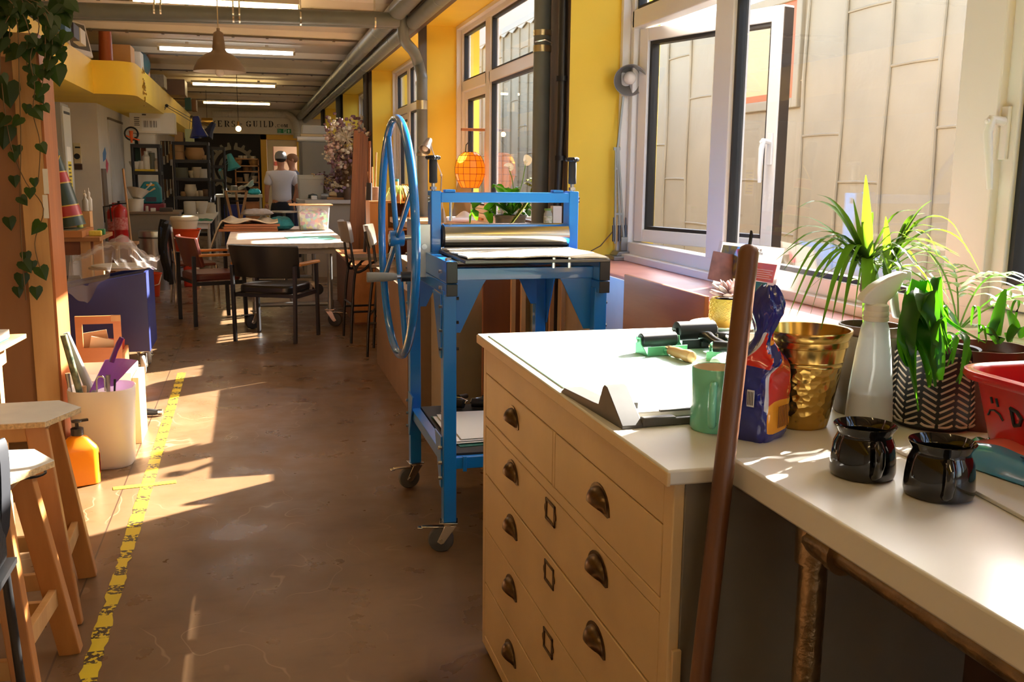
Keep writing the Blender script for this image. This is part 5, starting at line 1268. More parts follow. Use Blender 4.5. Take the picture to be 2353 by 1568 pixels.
st_ = M('striped calathea leaf', (58, 84, 30), 0.35); nt = st_.node_tree; wv = nt.nodes.new('ShaderNodeTexWave'); wv.inputs['Scale'].default_value = 22; wv.inputs['Distortion'].default_value = 2; rp = nt.nodes.new('ShaderNodeValToRGB'); rp.color_ramp.elements[0].color = rgb(40, 60, 22); rp.color_ramp.elements[1].color = rgb(150, 165, 60); tc = nt.nodes.new('ShaderNodeTexCoord')
nt.links.new(tc.outputs['Object'], wv.inputs['Vector']); nt.links.new(wv.outputs['Fac'], rp.inputs['Fac']); nt.links.new(rp.outputs[0], nt.nodes['Principled BSDF'].inputs['Base Color'])
m.build('leaves', st_, cl, smooth=60, fix=False)

# low bench with cupboard, near the window wall
bn = thing('low_bench', 'low orange plywood storage bench behind the tall chairs', 'bench', (0.90, 9.25, 0))
PLYO = wood('orange ply bench', (192, 128, 74), (168, 106, 56), 0.4, 'y', 7, 8)
MB().box(0.0, 0.70, 0, 1.9, 0.55, 0.575).build('top', PLYO, bn, bevel=0.003, smooth=0)
MB().box(0.015, 0.69, 0.01, 1.89, 0, 0.55).build('body', PLYD, bn, smooth=0)
MB().box(0.02, 0.685, -0.004, 0.012, 0.02, 0.535).build('front_panel', PLYO, bn, bevel=0.002, smooth=0)
a = P(850, 500, 10.0)
cp = thing('plywood_cupboard', 'open plywood cupboard standing on the low bench by the window', 'cupboard', (a.x, 10.0, 0.576))
tz = P(860, 467, 10.0).z-0.576; w = 1.59-a.x
MB().box(0, w, 0.35, 0.37, 0, tz).build('back', PLYD, cp, smooth=0)
for x in (0, 0.165, w-0.02): MB().box(x, x+0.02, 0, 0.35, 0, tz).build('side', PLY, cp, bevel=0.001, smooth=0)
MB().box(0, w, 0, 0.35, tz, tz+0.018).build('top', PLY, cp, bevel=0.001, smooth=0)
MB().box(0.02, w, 0.0, 0.35, 0.0, 0.018).box(0.185, w, 0.0, 0.35, 0.28, 0.296).build('shelf', PLY, cp, smooth=0)
MB().box(0.02, 0.165, 0.0, 0.015, 0.02, tz-0.003).build('door', PLY, cp, bevel=0.001, smooth=0)
TPZ = 0.576+tz+0.0185
# clutter on the cupboard
o = MB().grid(lambda u, v: (u*0.16, v*0.14, 0.006+0.10*math.sin(PI*u)**0.7*math.sin(PI*v)**0.7*(0.7+0.3*math.sin(8*u-5*v))), 14, 12, 0.004).build('white_fabric_bag', M('white cloth', (236, 228, 214), 0.8), loc=(P(888, 460, 10.1).x-0.05, 10.08, TPZ), smooth=70); tag(o, 'white fabric bundle on the plywood cupboard beside the wheel', 'fabric bundle')
sb_ = thing('thread_tub', 'tub of coloured threads on the plywood cupboard', 'tub', (P(906, 450, 10.15).x, 10.15, TPZ))
MB().lathe([(0, 0), (0.045, 0), (0.05, 0.20), (0.046, 0.20), (0, 0.19)], 20).build('tub', M('patterned tub', (150, 160, 120), 0.4, col2=(220, 150, 60), vscale=26), sb_)
MB().lathe([(0, 0.2), (0.05, 0.2), (0.05, 0.225), (0, 0.226)], 20).build('lid', M('teal lid', (40, 110, 120), 0.4), sb_)
jg = thing('brown_jug', 'brown pottery jug on the plywood cupboard by the second pier', 'jug', (P(934, 450, 10.1).x, 10.1, TPZ))
MB().lathe([(0, 0), (0.05, 0), (0.075, 0.05), (0.07, 0.11), (0.045, 0.15), (0.05, 0.175), (0.044, 0.175), (0.038, 0.15), (0, 0.13)], 24).build('body', M('brown stoneware', (150, 108, 62), 0.35), jg)
MB().tube([(0.06, 0.0, 0.12), (0.10, 0, 0.12), (0.10, 0, 0.07), (0.072, 0, 0.05)], 0.009, 8).build('handle', M('brown stoneware', (150, 108, 62), 0.35), jg)
sp_ = thing('spider_plant', 'pale striped spider plant hanging over the cupboard front', 'potted plant', (P(920, 470, 9.93).x, 10.02, TPZ))
MB().lathe([(0, 0), (0.035, 0), (0.045, 0.07), (0, 0.06)], 20).build('pot', M('terracotta', (164, 98, 64), 0.7), sp_)
m = MB()
for k in range(26):
    a_ = random.uniform(0, 2*PI); L_ = random.uniform(0.10, 0.2)
    leafpath(m, [(0, 0, 0.07), (math.cos(a_)*L_*0.5, math.sin(a_)*L_*0.5-0.02, 0.16), (math.cos(a_)*L_, math.sin(a_)*L_-0.05, random.uniform(-0.03, 0.08))], 0.012, 8, 0.2)
m.build('leaves', leaf_mat('spider leaf', (160, 176, 110), (200, 215, 120)), sp_, fix=False)

# tall chairs with tubular frames
TUBE = M('brown black tube', (34, 28, 24), 0.3, 0.4)
def tall_chair(label, x, y, rz, pad):
    t = thing('tall_chair', label, 'chair', (x, y, 0), rz, 'tall tube framed chairs by the low bench')
    SH = 0.72
    MB().grid(lambda u, v: ((u-0.5)*0.38, (v-0.5)*0.38, SH+0.012*(abs(v-0.5)*2)**2), 8, 8, 0.022).build('seat', M('worn seat ply', (96, 80, 66), 0.3), t, smooth=50)
    m = MB()
    m.grid(lambda u, v: (-0.215-0.03*v-0.045*(1-(2*u-1)**2)+0.03, (u-0.5)*(0.37-0.05*(2*v-1)**2), 0.865+v*0.17), 12, 8, 0.014 if not pad else 0.035)
    m.build('backrest', M('grey pad fabric', (142, 134, 126), 0.8) if pad else M('chair back ply', (120, 108, 90), 0.3), t, smooth=50)
    for s in (-1, 1):
        MB().tube(smooth_path([(-0.24, s*0.155, 0.99), (-0.215, s*0.16, 0.86), (-0.195, s*0.165, SH-0.03), (-0.17, s*0.17, SH-0.11), (-0.10, s*0.17, SH-0.09), (-0.02, s*0.17, SH-0.03), (0.17, s*0.17, SH-0.03)], 5), 0.0115, 10).build('side_frame', TUBE, t, smooth=60)
        MB().tube(smooth_path([(-0.13, s*0.175, SH-0.04), (-0.18, s*0.18, SH-0.10), (-0.215, s*0.195, 0.3), (-0.23, s*0.2, 0.0)], 5), 0.0115, 10).build('leg', TUBE, t, smooth=60)
        MB().tube(smooth_path([(0.13, s*0.175, SH-0.03), (0.18, s*0.18, SH-0.08), (0.20, s*0.195, 0.3), (0.215, s*0.2, 0.0)], 5), 0.0115, 10).build('leg', TUBE, t, smooth=60)
        MB().cyl((-0.215, s*0.193, 0.27), (0.20, s*0.193, 0.27), 0.009).build('stretcher', TUBE, t)
    MB().cyl((-0.213, -0.19, 0.33), (-0.213, 0.19, 0.33), 0.009).build('stretcher', TUBE, t)
    MB().cyl((0.199, -0.19, 0.33), (0.199, 0.19, 0.33), 0.009).build('stretcher', TUBE, t)
    return t
tall_chair('tall chair with grey padded back beside the work table corner', 1.0, 8.44, R(4), True)
tall_chair('tall chair with bare curved ply back closest to the wheel', 1.12, 7.72, R(-14), False)

# ---------------------------------------------------------------- big work table with casters
wt_ = thing('wheeled_table', 'big worn white topped work table on galvanised frame with casters', 'table', (0.27, 9.05, 0))
TT = M('paint worn table top', (226, 214, 200), 0.4, col2=(190, 156, 140), vscale=2.2)
TZ2 = 0.80
x0, x1 = -0.50, 0.59
MB().box(x0, x1, 0, 2.85, TZ2-0.02, TZ2).build('top', TT, wt_, bevel=0.002, smooth=0)
m = MB(); k = 0; xx = x0
while xx < x1-0.01:
    d = random.uniform(0.02, 0.06); m.box(xx, min(xx+d, x1), -0.003, 0.0, TZ2-0.045+random.uniform(-.004, .006), TZ2-0.001); xx += d
m.build('worn_edge', M('chipped edge', (206, 196, 178), 0.6, var=0.15, vscale=30), wt_, smooth=0)
MB().box(x0+0.01, x1-0.01, 0.0, 2.84, TZ2-0.045, TZ2-0.02).build('core', M('table core', (150, 120, 90), 0.7), wt_, smooth=0)
MB().box(x0+0.1, x1-0.12, 0.03, 2.8, TZ2-0.10, TZ2-0.045).build('apron', M('grey apron', (150, 138, 122), 0.5), wt_, smooth=0)
GAL = M('galvanised tube', (150, 150, 146), 0.35, 0.8)
gx0, gx1 = -0.26, 0.42
for yy in (0.15, 2.6):
    for x in (gx0, gx1): MB().cyl((x, yy, 0.155), (x, yy, TZ2-0.1), 0.024).build('leg', GAL, wt_)
    MB().cyl((gx0-0.02, yy, 0.22), (gx1+0.02, yy, 0.22), 0.021).build('rail', GAL, wt_)
    for x in (gx0, gx1): MB().cyl((x, yy, 0.185), (x, yy, 0.255), 0.031).build('fitting', GAL, wt_)
MB().cyl((0.08, 0.15, 0.22), (0.08, 2.6, 0.22), 0.021).build('rail', GAL, wt_); MB().cyl((0.08, 0.18, 0.22), (-0.05, 0.6, TZ2-0.1), 0.018).build('brace', GAL, wt_)
for x, a in ((gx0, 20), (gx1, 160)):
    for yy in (0.15, 2.6): caster(wt_, x, yy, 0.0, R(a), sc=1.35, brake=True, wheelmat=M('black caster tyre', (46, 44, 44), 0.5), off=(0, 0, 0))

def armchair(label, x, y, rz, fabric, wood_, legm):
    t = thing('armchair', label, 'chair', (x, y, 0), rz)
    MB().lathe([(0, 0.0)], 3) if False else None
    MB().prism([(q[0], q[1]) for q in rrect(0.50, 0.46, 0.09, 5)], 'z', 0.415, 0.49).build('seat', fabric, t, bevel=0.022, seg=4, smooth=60)
    MB().grid(lambda u, v: ((u-0.5)*(0.60+0.04*v), -0.215-0.07*v-0.07*(1-(2*u-1)**2)+0.05, 0.55+v*0.275), 16, 8, 0.04).build('backrest', fabric, t, smooth=50, bevel=0.008)
    for s in (-1, 1):
        MB().bar((s*0.275, -0.24, 0.0), (s*0.285, -0.235, 0.66), 0.026, 0.036, (0, 1, 0)).build('leg', legm, t, bevel=0.003, smooth=0)
        MB().bar((s*0.285, 0.24, 0.0), (s*0.285, 0.225, 0.655), 0.026, 0.036, (0, 1, 0)).build('leg', legm, t, bevel=0.003, smooth=0)
        MB().bar((s*0.28, -0.22, 0.40), (s*0.28, 0.22, 0.40), 0.02, 0.035).build('side_rail', legm, t, smooth=0)
        MB().prism([(s*0.262, -0.2), (s*0.322, -0.19), (s*0.325, 0.22), (s*0.30, 0.26), (s*0.268, 0.25), (s*0.255, 0.0)], 'z', 0.655, 0.678).build('armrest', wood_, t, bevel=0.006, seg=3, smooth=60)
    for yy in (-0.2, 0.2): MB().bar((-0.27, yy, 0.40), (0.27, yy, 0.40), 0.02, 0.03).build('cross_rail', legm, t, smooth=0)
    return t
ARM = wood('orange arm wood', (206, 138, 64), (182, 112, 44), 0.35, 'y', 9, 8)
BV = M('black vinyl', (26, 25, 25), 0.34)
CH = M('dark chair leg', (30, 28, 30), 0.4)
armchair('black vinyl armchair with wooden armrests facing the work table', 0.18, 8.63, R(-26), BV, ARM, CH)
MV = M('maroon vinyl', (98, 40, 26), 0.4)
armchair('maroon armchair with wooden armrests at the corner of the work table', -0.40, 9.75, R(-72), MV, ARM, CH)
# chair with a jacket over it
jc = thing('metal_chair', 'chrome framed chair with a dark jacket over its back', 'chair', (-0.62, 11.0, 0), R(-80))
MB().box(-0.2, 0.2, -0.2, 0.2, 0.44, 0.47).build('seat', MV, jc, bevel=0.01)
for s in (-1, 1):
    MB().tube([(s*0.2, -0.24, 0.86), (s*0.2, -0.21, 0.45), (s*0.2, -0.24, 0.0)], 0.012).build('leg', CHROME, jc); MB().tube([(s*0.2, 0.2, 0.45), (s*0.2, 0.22, 0.0)], 0.012).build('leg', CHROME, jc)
MB().grid(lambda u, v: ((u-0.5)*0.4, -0.235-0.02*v, 0.62+0.22*v), 8, 6, 0.02).build('backrest', MV, jc)
def jk(u, v):
    a = u*2-1
    y = -0.285-0.02*math.sin(9*a+3*v)-0.05*v if v > 0 else 0
    return (a*(0.23+0.04*v+0.012*math.sin(13*v)), -0.262-0.045*math.sin(PI*min(1, v*1.2))-0.018*math.sin(11*a+2*v), 0.90-0.62*v+0.02*math.sin(5*a))
o = MB().grid(jk, 20, 16, 0.03).build('jacket', M('black jacket cloth', (24, 25, 32), 0.8, bump=0.2, bscale=30), loc=(-0.62, 11.0, 0), rot=(0, 0, R(-80)), smooth=60); tag(o, 'black jacket hanging over the back of the chrome chair', 'jacket')
o = MB().grid(lambda u, v: ((u-0.5)*0.16+0.06*v, -0.33-0.02*math.sin(7*u), 0.86-0.22*v-0.05*u), 10, 8, 0.014).build('blue_scarf', M('blue check cloth', (70, 100, 160), 0.8, col2=(30, 46, 90), vscale=40), loc=(-0.58, 10.92, 0), rot=(0, 0, R(-80)), smooth=60); tag(o, 'blue cloth draped on top of the black jacket', 'cloth')

# things on the work table
TB = TZ2+0.0005
def tabp(x, y, z=TZ2): return atZ(x, y, z)
yp = tabp(628, 526)
def pil2(u, v, top, L, W, H):
    x = (u*2-1)*L; y = (v*2-1)*W; e = max(0, 1-abs(u*2-1)**4)*max(0, 1-abs(v*2-1)**3)
    return (x, y, H*0.35+(H*0.65 if top else -H*0.34)*e**0.6*(1+0.1*math.sin(23*u+7*v)))
def pillow(name, label, cat, loc, rz, L, W, H, mat):
    m = MB()
    for top in (True, False): m.grid(lambda u, v: pil2(u, v, top, L, W, H), 22, 12)
    bmesh.ops.remove_doubles(m.bm, verts=m.bm.verts, dist=0.0005)
    return tag(m.build(name, mat, loc=loc, rot=(0, 0, rz), smooth=60), label, cat)
pillow('yellow_packet', 'bright yellow plastic packet lying on the work table', 'packet', (yp.x, yp.y+0.12, TB), R(-3), 0.145, 0.085, 0.075, M('yellow packet film', (222, 210, 40), 0.25, col2=(240, 236, 150), vscale=14))
b0 = tabp(570, 521)
for k, (w, d, z) in enumerate(((0.34, 0.42, 0.0), (0.31, 0.40, 0.026), (0.32, 0.38, 0.052))):
    o = MB().box(-w, w*0.82, -0.1, d, 0, 0.024).build('drawing_board', wood('board wood', (176, 112, 66), (150, 90, 48), 0.5, 'x', 7, 8), loc=(-0.01+0.02*k, 10.95+0.03*k, TB+z+0.0005), bevel=0.002, smooth=0)
    tag(o, ['lowest wooden board of the stack on the work table', 'middle wooden board of the stack on the work table', 'topmost wooden board of the stack under the grey cloth'][k], 'board')
def drape(u, v):
    a = u*2-1
    z = 0.145+0.02*math.sin(6*a+4*v)+0.015*math.sin(13*a)*v
    if a < -0.62: z -= ((-0.62-a)/0.38)**1.2*0.30
    return (a*0.36-0.06, v*0.50, z)
o = MB().grid(drape, 26, 14, 0.014).build('grey_cloth', M('beige dust cloth', (196, 182, 158), 0.85, var=0.08, vscale=8, bump=0.2, bscale=60), loc=(-0.03, 10.9, TB-0.03), smooth=70); tag(o, 'beige cloth draped over the stack of wooden boards', 'cloth')
pillow('grey_fabric_roll', 'grey and black rolled fabric lying on the beige cloth', 'fabric roll', (0.06, 11.3, TB+0.148), R(14), 0.17, 0.08, 0.08, M('grey fabric', (140, 132, 128), 0.85, var=0.2, vscale=9))
pillow('teal_cloth', 'crumpled teal cloth beside the beige cloth on the work table', 'cloth', (0.31, 11.15, TB+0.005), R(10), 0.12, 0.16, 0.14, M('teal cloth', (30, 124, 140), 0.7, var=0.2, vscale=20, bump=0.4, bscale=40))
t = thing('black_pan', 'black enamel pan behind the yellow packet', 'pan', (0.36, 11.32, TB)) if False else None
for k, (x, Yk, r, h, lab) in enumerate(((612, 11.3, 0.062, 0.09, 'small black pot behind the yellow packet'), (635, 11.55, 0.075, 0.10, 'dark green black tub under the round metal tray'))):
    q = P(x, 515, Yk); o = MB().lathe([(0, 0), (r*0.9, 0), (r, 0.01), (r, h), (r*0.94, h), (r*0.92, 0.02), (0, 0.015)], 24).build('black_pot', BLK, loc=(q.x+0.03, Yk-0.1, TB)); tag(o, lab, 'pot')
q = P(648, 510, 11.5)
ty = thing('banding_wheel', 'round metal turntable on a stem at the back of the work table', 'turntable', (q.x+0.03, 11.72, TB))
MB().lathe([(0, 0.17), (0.16, 0.17), (0.165, 0.174), (0.165, 0.186), (0, 0.186)], 40).build('disc', STEEL, ty)
MB().lathe([(0, 0), (0.08, 0), (0.07, 0.02), (0.022, 0.05), (0.02, 0.17), (0, 0.17)], 24).build('pedestal', M('dark cast iron', (46, 46, 46), 0.5), ty)
# clear tub of scraps
a, b = P(684, 500, 11.0), P(758, 500, 11.0)
ct = thing('scrap_tub', 'clear plastic tub full of coloured scraps on the work table', 'tub', ((a.x+b.x)/2, 11.15, TB))
w = (b.x-a.x)/2; h = P(720, 474, 11.0).z-TB
CLR = film_mat('cloudy clear plastic', (226, 226, 224), 0.2, 0.2)
m = MB(); m.rings([[Vector((q[0], q[1], z)) for q in rrect(2*w*s, 0.42*s, 0.03, 4)] for s, z in ((0.86, 0.0), (0.88, 0.004), (1.0, h), (1.04, h), (1.04, h+0.006), (0.98, h+0.004), (0.86, 0.008))]); m.build('tub', CLR, ct)
m = MB(); m.rings([[Vector((q[0]*(1+0.03*math.sin(i*9)), q[1], z+0.012*math.sin(i*5+z*50))) for i, q in enumerate(rrect(2*w*s, 0.40*s, 0.03, 4))] for s, z in ((0.84, 0.012), (0.9, h*0.5), (0.9, h*0.72), (0.5, h*0.85), (0.1, h*0.88))])
sc = m.build('scraps', M('coloured scraps', (170, 70, 56), 0.7), ct)
nt = MATS['coloured scraps'].node_tree; vo = nt.nodes.new('ShaderNodeTexVoronoi'); vo.inputs['Scale'].default_value = 28; tc = nt.nodes.new('ShaderNodeTexCoord'); hs = nt.nodes.new('ShaderNodeHueSaturation'); hs.inputs['Saturation'].default_value = 0.75; hs.inputs['Value'].default_value = 0.8
nt.links.new(tc.outputs['Object'], vo.inputs['Vector']); nt.links.new(vo.outputs['Color'], hs.inputs['Color']); nt.links.new(hs.outputs[0], nt.nodes['Principled BSDF'].inputs['Base Color'])
o = MB().box(-w-0.06, w+0.06, -0.2, 0.2, 0, 0.012).build('plywood_sheet', TIM, loc=((a.x+b.x)/2-0.03, 11.15, TB+h+0.0075), bevel=0.002, smooth=0); tag(o, 'thin plywood sheet lying on the clear scrap tub', 'board')
o = MB().box(-0.20, 0.26, -0.28, 0.28, 0, 0.003).build('cutting_mat', M('pale teal mat', (120, 200, 190), 0.5), loc=(0.52, 9.75, TB), rot=(0, 0, R(4)), smooth=0); tag(o, 'pale teal cutting mat on the bright work table', 'mat')
# ---------------------------------------------------------------- plywood shelving end at the side of the room
PINE = wood('pine', (204, 158, 98), (178, 130, 74), 0.45, 'z', 8, 8)
PINEB = wood('ply panel', (146, 100, 58), (124, 80, 44), 0.5, 'z', 4, 5)
pe = thing('shelving_unit', 'tall plywood shelving unit end with a pale timber post', 'shelving unit', (-1.16, 5.50, 0))
MB().box(-0.95, 0.02, 0.02, 0.04, 0, 2.06).build('end_panel', PINEB, pe, smooth=0)
MB().box(0.02, 0.135, 0.0, 0.045, 0, 2.12).build('post', PINE, pe, bevel=0.003, smooth=0)
MB().box(0.136, 0.148, 0.0, 0.34, 0, 2.12).build('edge_board', wood('orange edge', (176, 104, 50), (150, 84, 38), 0.45, 'z', 8, 8), pe, smooth=0)
MB().box(-0.95, 0.015, -0.03, 0.34, 2.00, 2.07).build('shelf', PINE, pe, bevel=0.003, smooth=0)
MB().box(-0.95, -0.93, 0.04, 0.34, 0, 2.0).build('side_panel', PINEB, pe, smooth=0)
for z in (0.1, 0.7, 1.3): MB().box(-0.93, 0.13, 0.045, 0.33, z, z+0.02).build('shelf', PINEB, pe, smooth=0)
MB().box(-0.93, 0.13, 0.33, 0.34, 0, 2.0).build('back', PINEB, pe, smooth=0)
for k, (y0, y1) in enumerate(((388, 446), (448, 502))):
    a, b = P(97, y0, 5.495), P(113, y1, 5.495)
    o = MB().box(0, b.x-a.x, 0, 0.001, 0, a.z-b.z).build('paper_note', M('white paper', (232, 228, 220), 0.7), loc=(a.x, 5.4965, b.z), smooth=0); tag(o, ['white paper note pinned higher on the timber post', 'white paper note pinned lower on the timber post'][k], 'note')
# trailing pothos on top
po = thing('trailing_pothos', 'trailing heart leaved pothos spilling from the top of the shelving unit', 'potted plant', (-1.30, 5.62, 2.071))
MB().lathe([(0, 0), (0.09, 0), (0.12, 0.18), (0.125, 0.2), (0.11, 0.2), (0, 0.17)], 28).build('pot', M('dark pot', (52, 46, 40), 0.5), po)
POTH = leaf_mat('pothos leaf', (36, 56, 26), (60, 95, 30), 0.4)
def heart(mb, c, size, dirn, nrm):
    d = Vector(dirn).normalized(); n = Vector(nrm); n = (n-d*n.dot(d)).normalized(); s = d.cross(n)
    out = [(0.0, 0.0), (-0.12, 0.28), (0.02, 0.46), (0.28, 0.46), (0.6, 0.28), (0.85, 0.1), (1.0, 0.0)]
    ce = [mb.bm.verts.new(Vector(c)+d*u*size+n*0.05*size*math.sin(3*u)) for u in (0.0, 0.15, 0.3, 0.5, 0.7, 0.87, 1.0)]
    for sg in (1, -1):
        ed = [mb.bm.verts.new(Vector(c)+d*u*size+s*sg*v*size-n*0.12*size*v) for u, v in out[1:-1]]
        mb._f([ce[0], ed[0], ed[1], ce[1]]); mb._f([ce[1], ed[1], ed[2], ce[2]]); mb._f([ce[2], ed[2], ce[3]]); mb._f([ce[3], ed[2], ed[3], ce[4]]); mb._f([ce[4], ed[3], ed[4], ce[5]]); mb._f([ce[5], ed[4], ce[6]])
OL = Vector((-1.30, 5.62, 2.071))
m = MB(); vm = MB()
def pv(x, y, Y=5.44): return P(x, y, Y)-OL
vines = [[(60, 0), (90, 60), (70, 130), (80, 200), (76, 260), (92, 330), (88, 420)], [(80, 10), (115, 60), (120, 110), (112, 150), (122, 170)], [(40, 20), (68, 80), (60, 120), (66, 170), (82, 210), (100, 240)], [(70, 0), (120, 40), (148, 90), (140, 110)], [(30, 10), (10, 60), (0, 130), (5, 200), (15, 280), (30, 350), (60, 420), (100, 480), (80, 560), (100, 640)], [(20, 0), (40, 60), (44, 180), (48, 330), (46, 480), (52, 600), (60, 690)], [(90, 20), (104, 100), (100, 170), (96, 200)], [(50, 0), (26, 40), (20, 120)]]
for v in vines:
    pts = smooth_path([Vector((0.02, 0, 0.2))]+[pv(*q, Y=5.42+0.02*math.sin(q[1])) for q in v], 5)
    vm.tube(pts, 0.0026, 5)
    for i in range(6, len(pts), 4 if v[-1][1] < 300 else 6):
        a = random.uniform(0, 2*PI); heart(m, pts[i], random.uniform(0.045, 0.085), (math.cos(a)*0.6, -0.25, -0.8), (0.25*math.cos(a), -1, 0.35))
for k in range(70):
    x, y = random.uniform(-10, 160), random.uniform(-40, 120)
    if x > 110 and y > 90: continue
    a = random.uniform(0, 2*PI); heart(m, pv(x, y, random.uniform(5.40, 5.62)), random.uniform(0.05, 0.10), (math.cos(a)*0.7, -0.2, -0.7), (0.3*math.cos(a), -1, 0.3))
for x, y, sz in ((127, 150, .11), (15, 190, .13), (10, 290, .12), (38, 335, .06), (62, 240, .05), (32, 405, .06), (20, 500, .07), (58, 580, .06), (50, 630, .08), (82, 660, .07), (40, 660, .06), (75, 600, .05), (78, 410, .05), (118, 130, .07), (140, 120, .06), (90, 150, .08), (110, 90, .09)):
    heart(m, pv(x, y, 5.44), sz, (0.15*math.sin(x), -0.15, -0.95), (0.1, -1, 0.1))
m.build('leaves', POTH, po, smooth=60, fix=False); vm.build('vines', M('brown vine', (96, 74, 44), 0.7), po, smooth=60)

# hexagon topped stools
OSB = M('chipboard edge', (198, 166, 118), 0.7, var=0.3, vscale=120)
WTOP = M('white stool top', (214, 210, 200), 0.45, var=0.06, vscale=10)
LEGW = wood('orange pine leg', (190, 130, 70), (160, 102, 50), 0.4, 'z', 8, 10)
def stool(label, x, y, rz, zt=0.665):
    t = thing('stool', label, 'stool', (x, y, 0), rz)
    hexa = [(0.225*math.cos(R(a)), 0.19*math.sin(R(a))) for a in (8, 52, 128, 188, 232, 308)]
    MB().prism(hexa, 'z', zt-0.018, zt-0.001).build('top_board', OSB, t, smooth=0)
    MB().prism([(u*0.998, v*0.998) for u, v in hexa], 'z', zt-0.001, zt+0.001).build('top_laminate', WTOP, t, smooth=0)
    T = [(sx*0.105, sy*0.105) for sx in (1, -1) for sy in (1, -1)]
    B2 = [(sx*0.185, sy*0.20) for sx in (1, -1) for sy in (1, -1)]
    for (a, b), (c, d) in zip(T, B2): MB().bar((c, d, 0), (a, b, zt-0.02), 0.042, 0.062, (1, 0, 0)).build('leg', LEGW, t, bevel=0.004, smooth=0)
    def lerp(i, z): k = z/(zt-0.02); return Vector((B2[i][0]+(T[i][0]-B2[i][0])*k, B2[i][1]+(T[i][1]-B2[i][1])*k, z))
    for i, j, z in ((0, 1, 0.20), (2, 3, 0.20), (0, 2, 0.15), (1, 3, 0.15)):
        MB().bar(lerp(i, z), lerp(j, z), 0.022, 0.055).build('stretcher', PINE, t, bevel=0.002, smooth=0)
    for i, j in ((0, 1), (2, 3), (0, 2), (1, 3)): MB().bar(lerp(i, zt-0.045), lerp(j, zt-0.045), 0.02, 0.045).build('apron', PINE, t, smooth=0)
    return t
stool('wooden stool with hexagonal white top, beside the orange bottle', -0.795, 3.37, R(2))
s2 = stool('wooden stool with hexagonal white top and black band on its leg', -0.775, 2.80, R(-4), 0.655)
MB().lathe([(0.043, 0), (0.047, 0.002), (0.047, 0.006), (0.043, 0.008)], 16, cap=False).build('rubber_band', BLK, s2, loc=(0.125, 0.13, 0.585))
# black bag hung at the frame edge, over the back of a metal stool
o = thing('black_bag', 'black shoulder bag with strap hanging at the photo edge by the stools', 'bag', (-0.665, 2.36, 0.50))
MB().prism([(q[0], q[1]) for q in rrect(0.12, 0.30, 0.04, 4)], 'z', 0.0, 0.30).build('bag_body', M('black canvas', (24, 24, 27), 0.8, bump=0.2, bscale=80), o, bevel=0.02, seg=3)
MB().grid(lambda u, v: (0.045+0.03*math.sin(PI*u)+0.012*(v-0.5), 0.10+0.04*u*0+0.035*(v-0.5), 0.28-0.24*u+0.11*math.sin(PI*min(1, u*1.3))), 14, 3, 0.004).build('strap', M('black strap', (30, 32, 38), 0.6), o)
ms = thing('metal_stand', 'black metal stand carrying the black bag at the photo edge', 'stand', (-0.665, 2.36, 0))
for sx in (-0.05, 0.05):
    for sy in (-0.12, 0.12): MB().cyl((sx*1.3, sy*1.3, 0), (sx, sy, 0.48), 0.011).build('leg', BLK, ms)
MB().box(-0.07, 0.07, -0.16, 0.16, 0.48, 0.495).build('plate', BLK, ms)
# table corner with paper stack
tc_ = thing('plywood_bench', 'plywood bench corner with a drilled hole, cut by the photo edge', 'bench', (-1.385, 3.75, 0))
bz = 0.80
MB().prism([(0.0, -0.5), (0.44, -0.32), (0.50, 0.42), (0.0, 0.42)], 'z', bz-0.018, bz).build('top', TIM, tc_, bevel=0.002, smooth=0)
MB().box(0.40, 0.425, -0.25, 0.40, bz-0.11, bz-0.018).build('rail', TIM, tc_, smooth=0)
MB().cyl((0.4255, 0.2, bz-0.06), (0.428, 0.2, bz-0.06), 0.018).build('hole', GAP, tc_)
for x, y in ((0.05, -0.4), (0.05, 0.36), (0.38, 0.36), (0.2, -0.22)): MB().box(x-0.03, x+0.03, y-0.03, y+0.03, 0, bz-0.018).build('leg', PINE, tc_, smooth=0)
for k, (mt, lb, z) in enumerate((('green', 'dark green pad under the white papers on the plywood bench', 0.0), ('white', 'thick white paper pad on the plywood bench', 0.0085))):
    o = MB().box(0, 0.40, 0, 0.46, 0, 0.008 if k == 0 else 0.03).build('paper_pad', M('dark green mat', (22, 92, 78), 0.6) if k == 0 else M('white paper', (232, 228, 220), 0.7), loc=(-1.36+0.004*k, 3.62, bz+0.0005+z), rot=(0, 0, R(-5)), smooth=0); tag(o, lb, 'paper pad')

# white bin with tools
bn_ = thing('white_bin', 'tall white plastic bin filled with tools and rods', 'bin', (-0.745, 5.02, 0))
BINM = M('white bin plastic', (236, 222, 208), 0.35, sub=0.1)
m = MB(); m.rings([[Vector((q[0], q[1], z)) for q in rrect(0.30*s, 0.27*s, 0.10*s, 6)] for s, z in ((0.84, 0.0), (0.90, 0.012), (0.98, 0.30), (1.0, 0.32), (1.02, 0.388), (1.0, 0.394), (0.96, 0.388), (0.94, 0.30), (0.86, 0.02))]); m.build('bin_body', BINM, bn_, smooth=50)
BO = Vector((-0.745, 5.02, 0))
def toolrod(lab, cat, name, p0, p1, r, mat, rr=None, n=10): return tag(MB().tube([p0, p1], rr or r, n).build(name, mat), lab, cat)
toolrod('pale grey tube leaning in the white bin against the post', 'tube', 'grey_tube', Vector((-0.72, 5.06, 0.10)), P(152, 765, 5.05)+Vector((0.0, 0, 0)), 0.018, M('grey tube', (170, 166, 162), 0.4), [0.03, 0.014])
toolrod('dark green patterned tube leaning in the white bin', 'tube', 'green_tube', Vector((-0.79, 4.99, 0.10)), P(146, 770, 4.97), 0.016, M('green patterned tube', (44, 62, 50), 0.4, col2=(150, 150, 110), vscale=30))
dp = thing('dustpan', 'purple dustpan standing handle up in the white bin', 'dustpan', (-0.70, 5.0, 0.0))
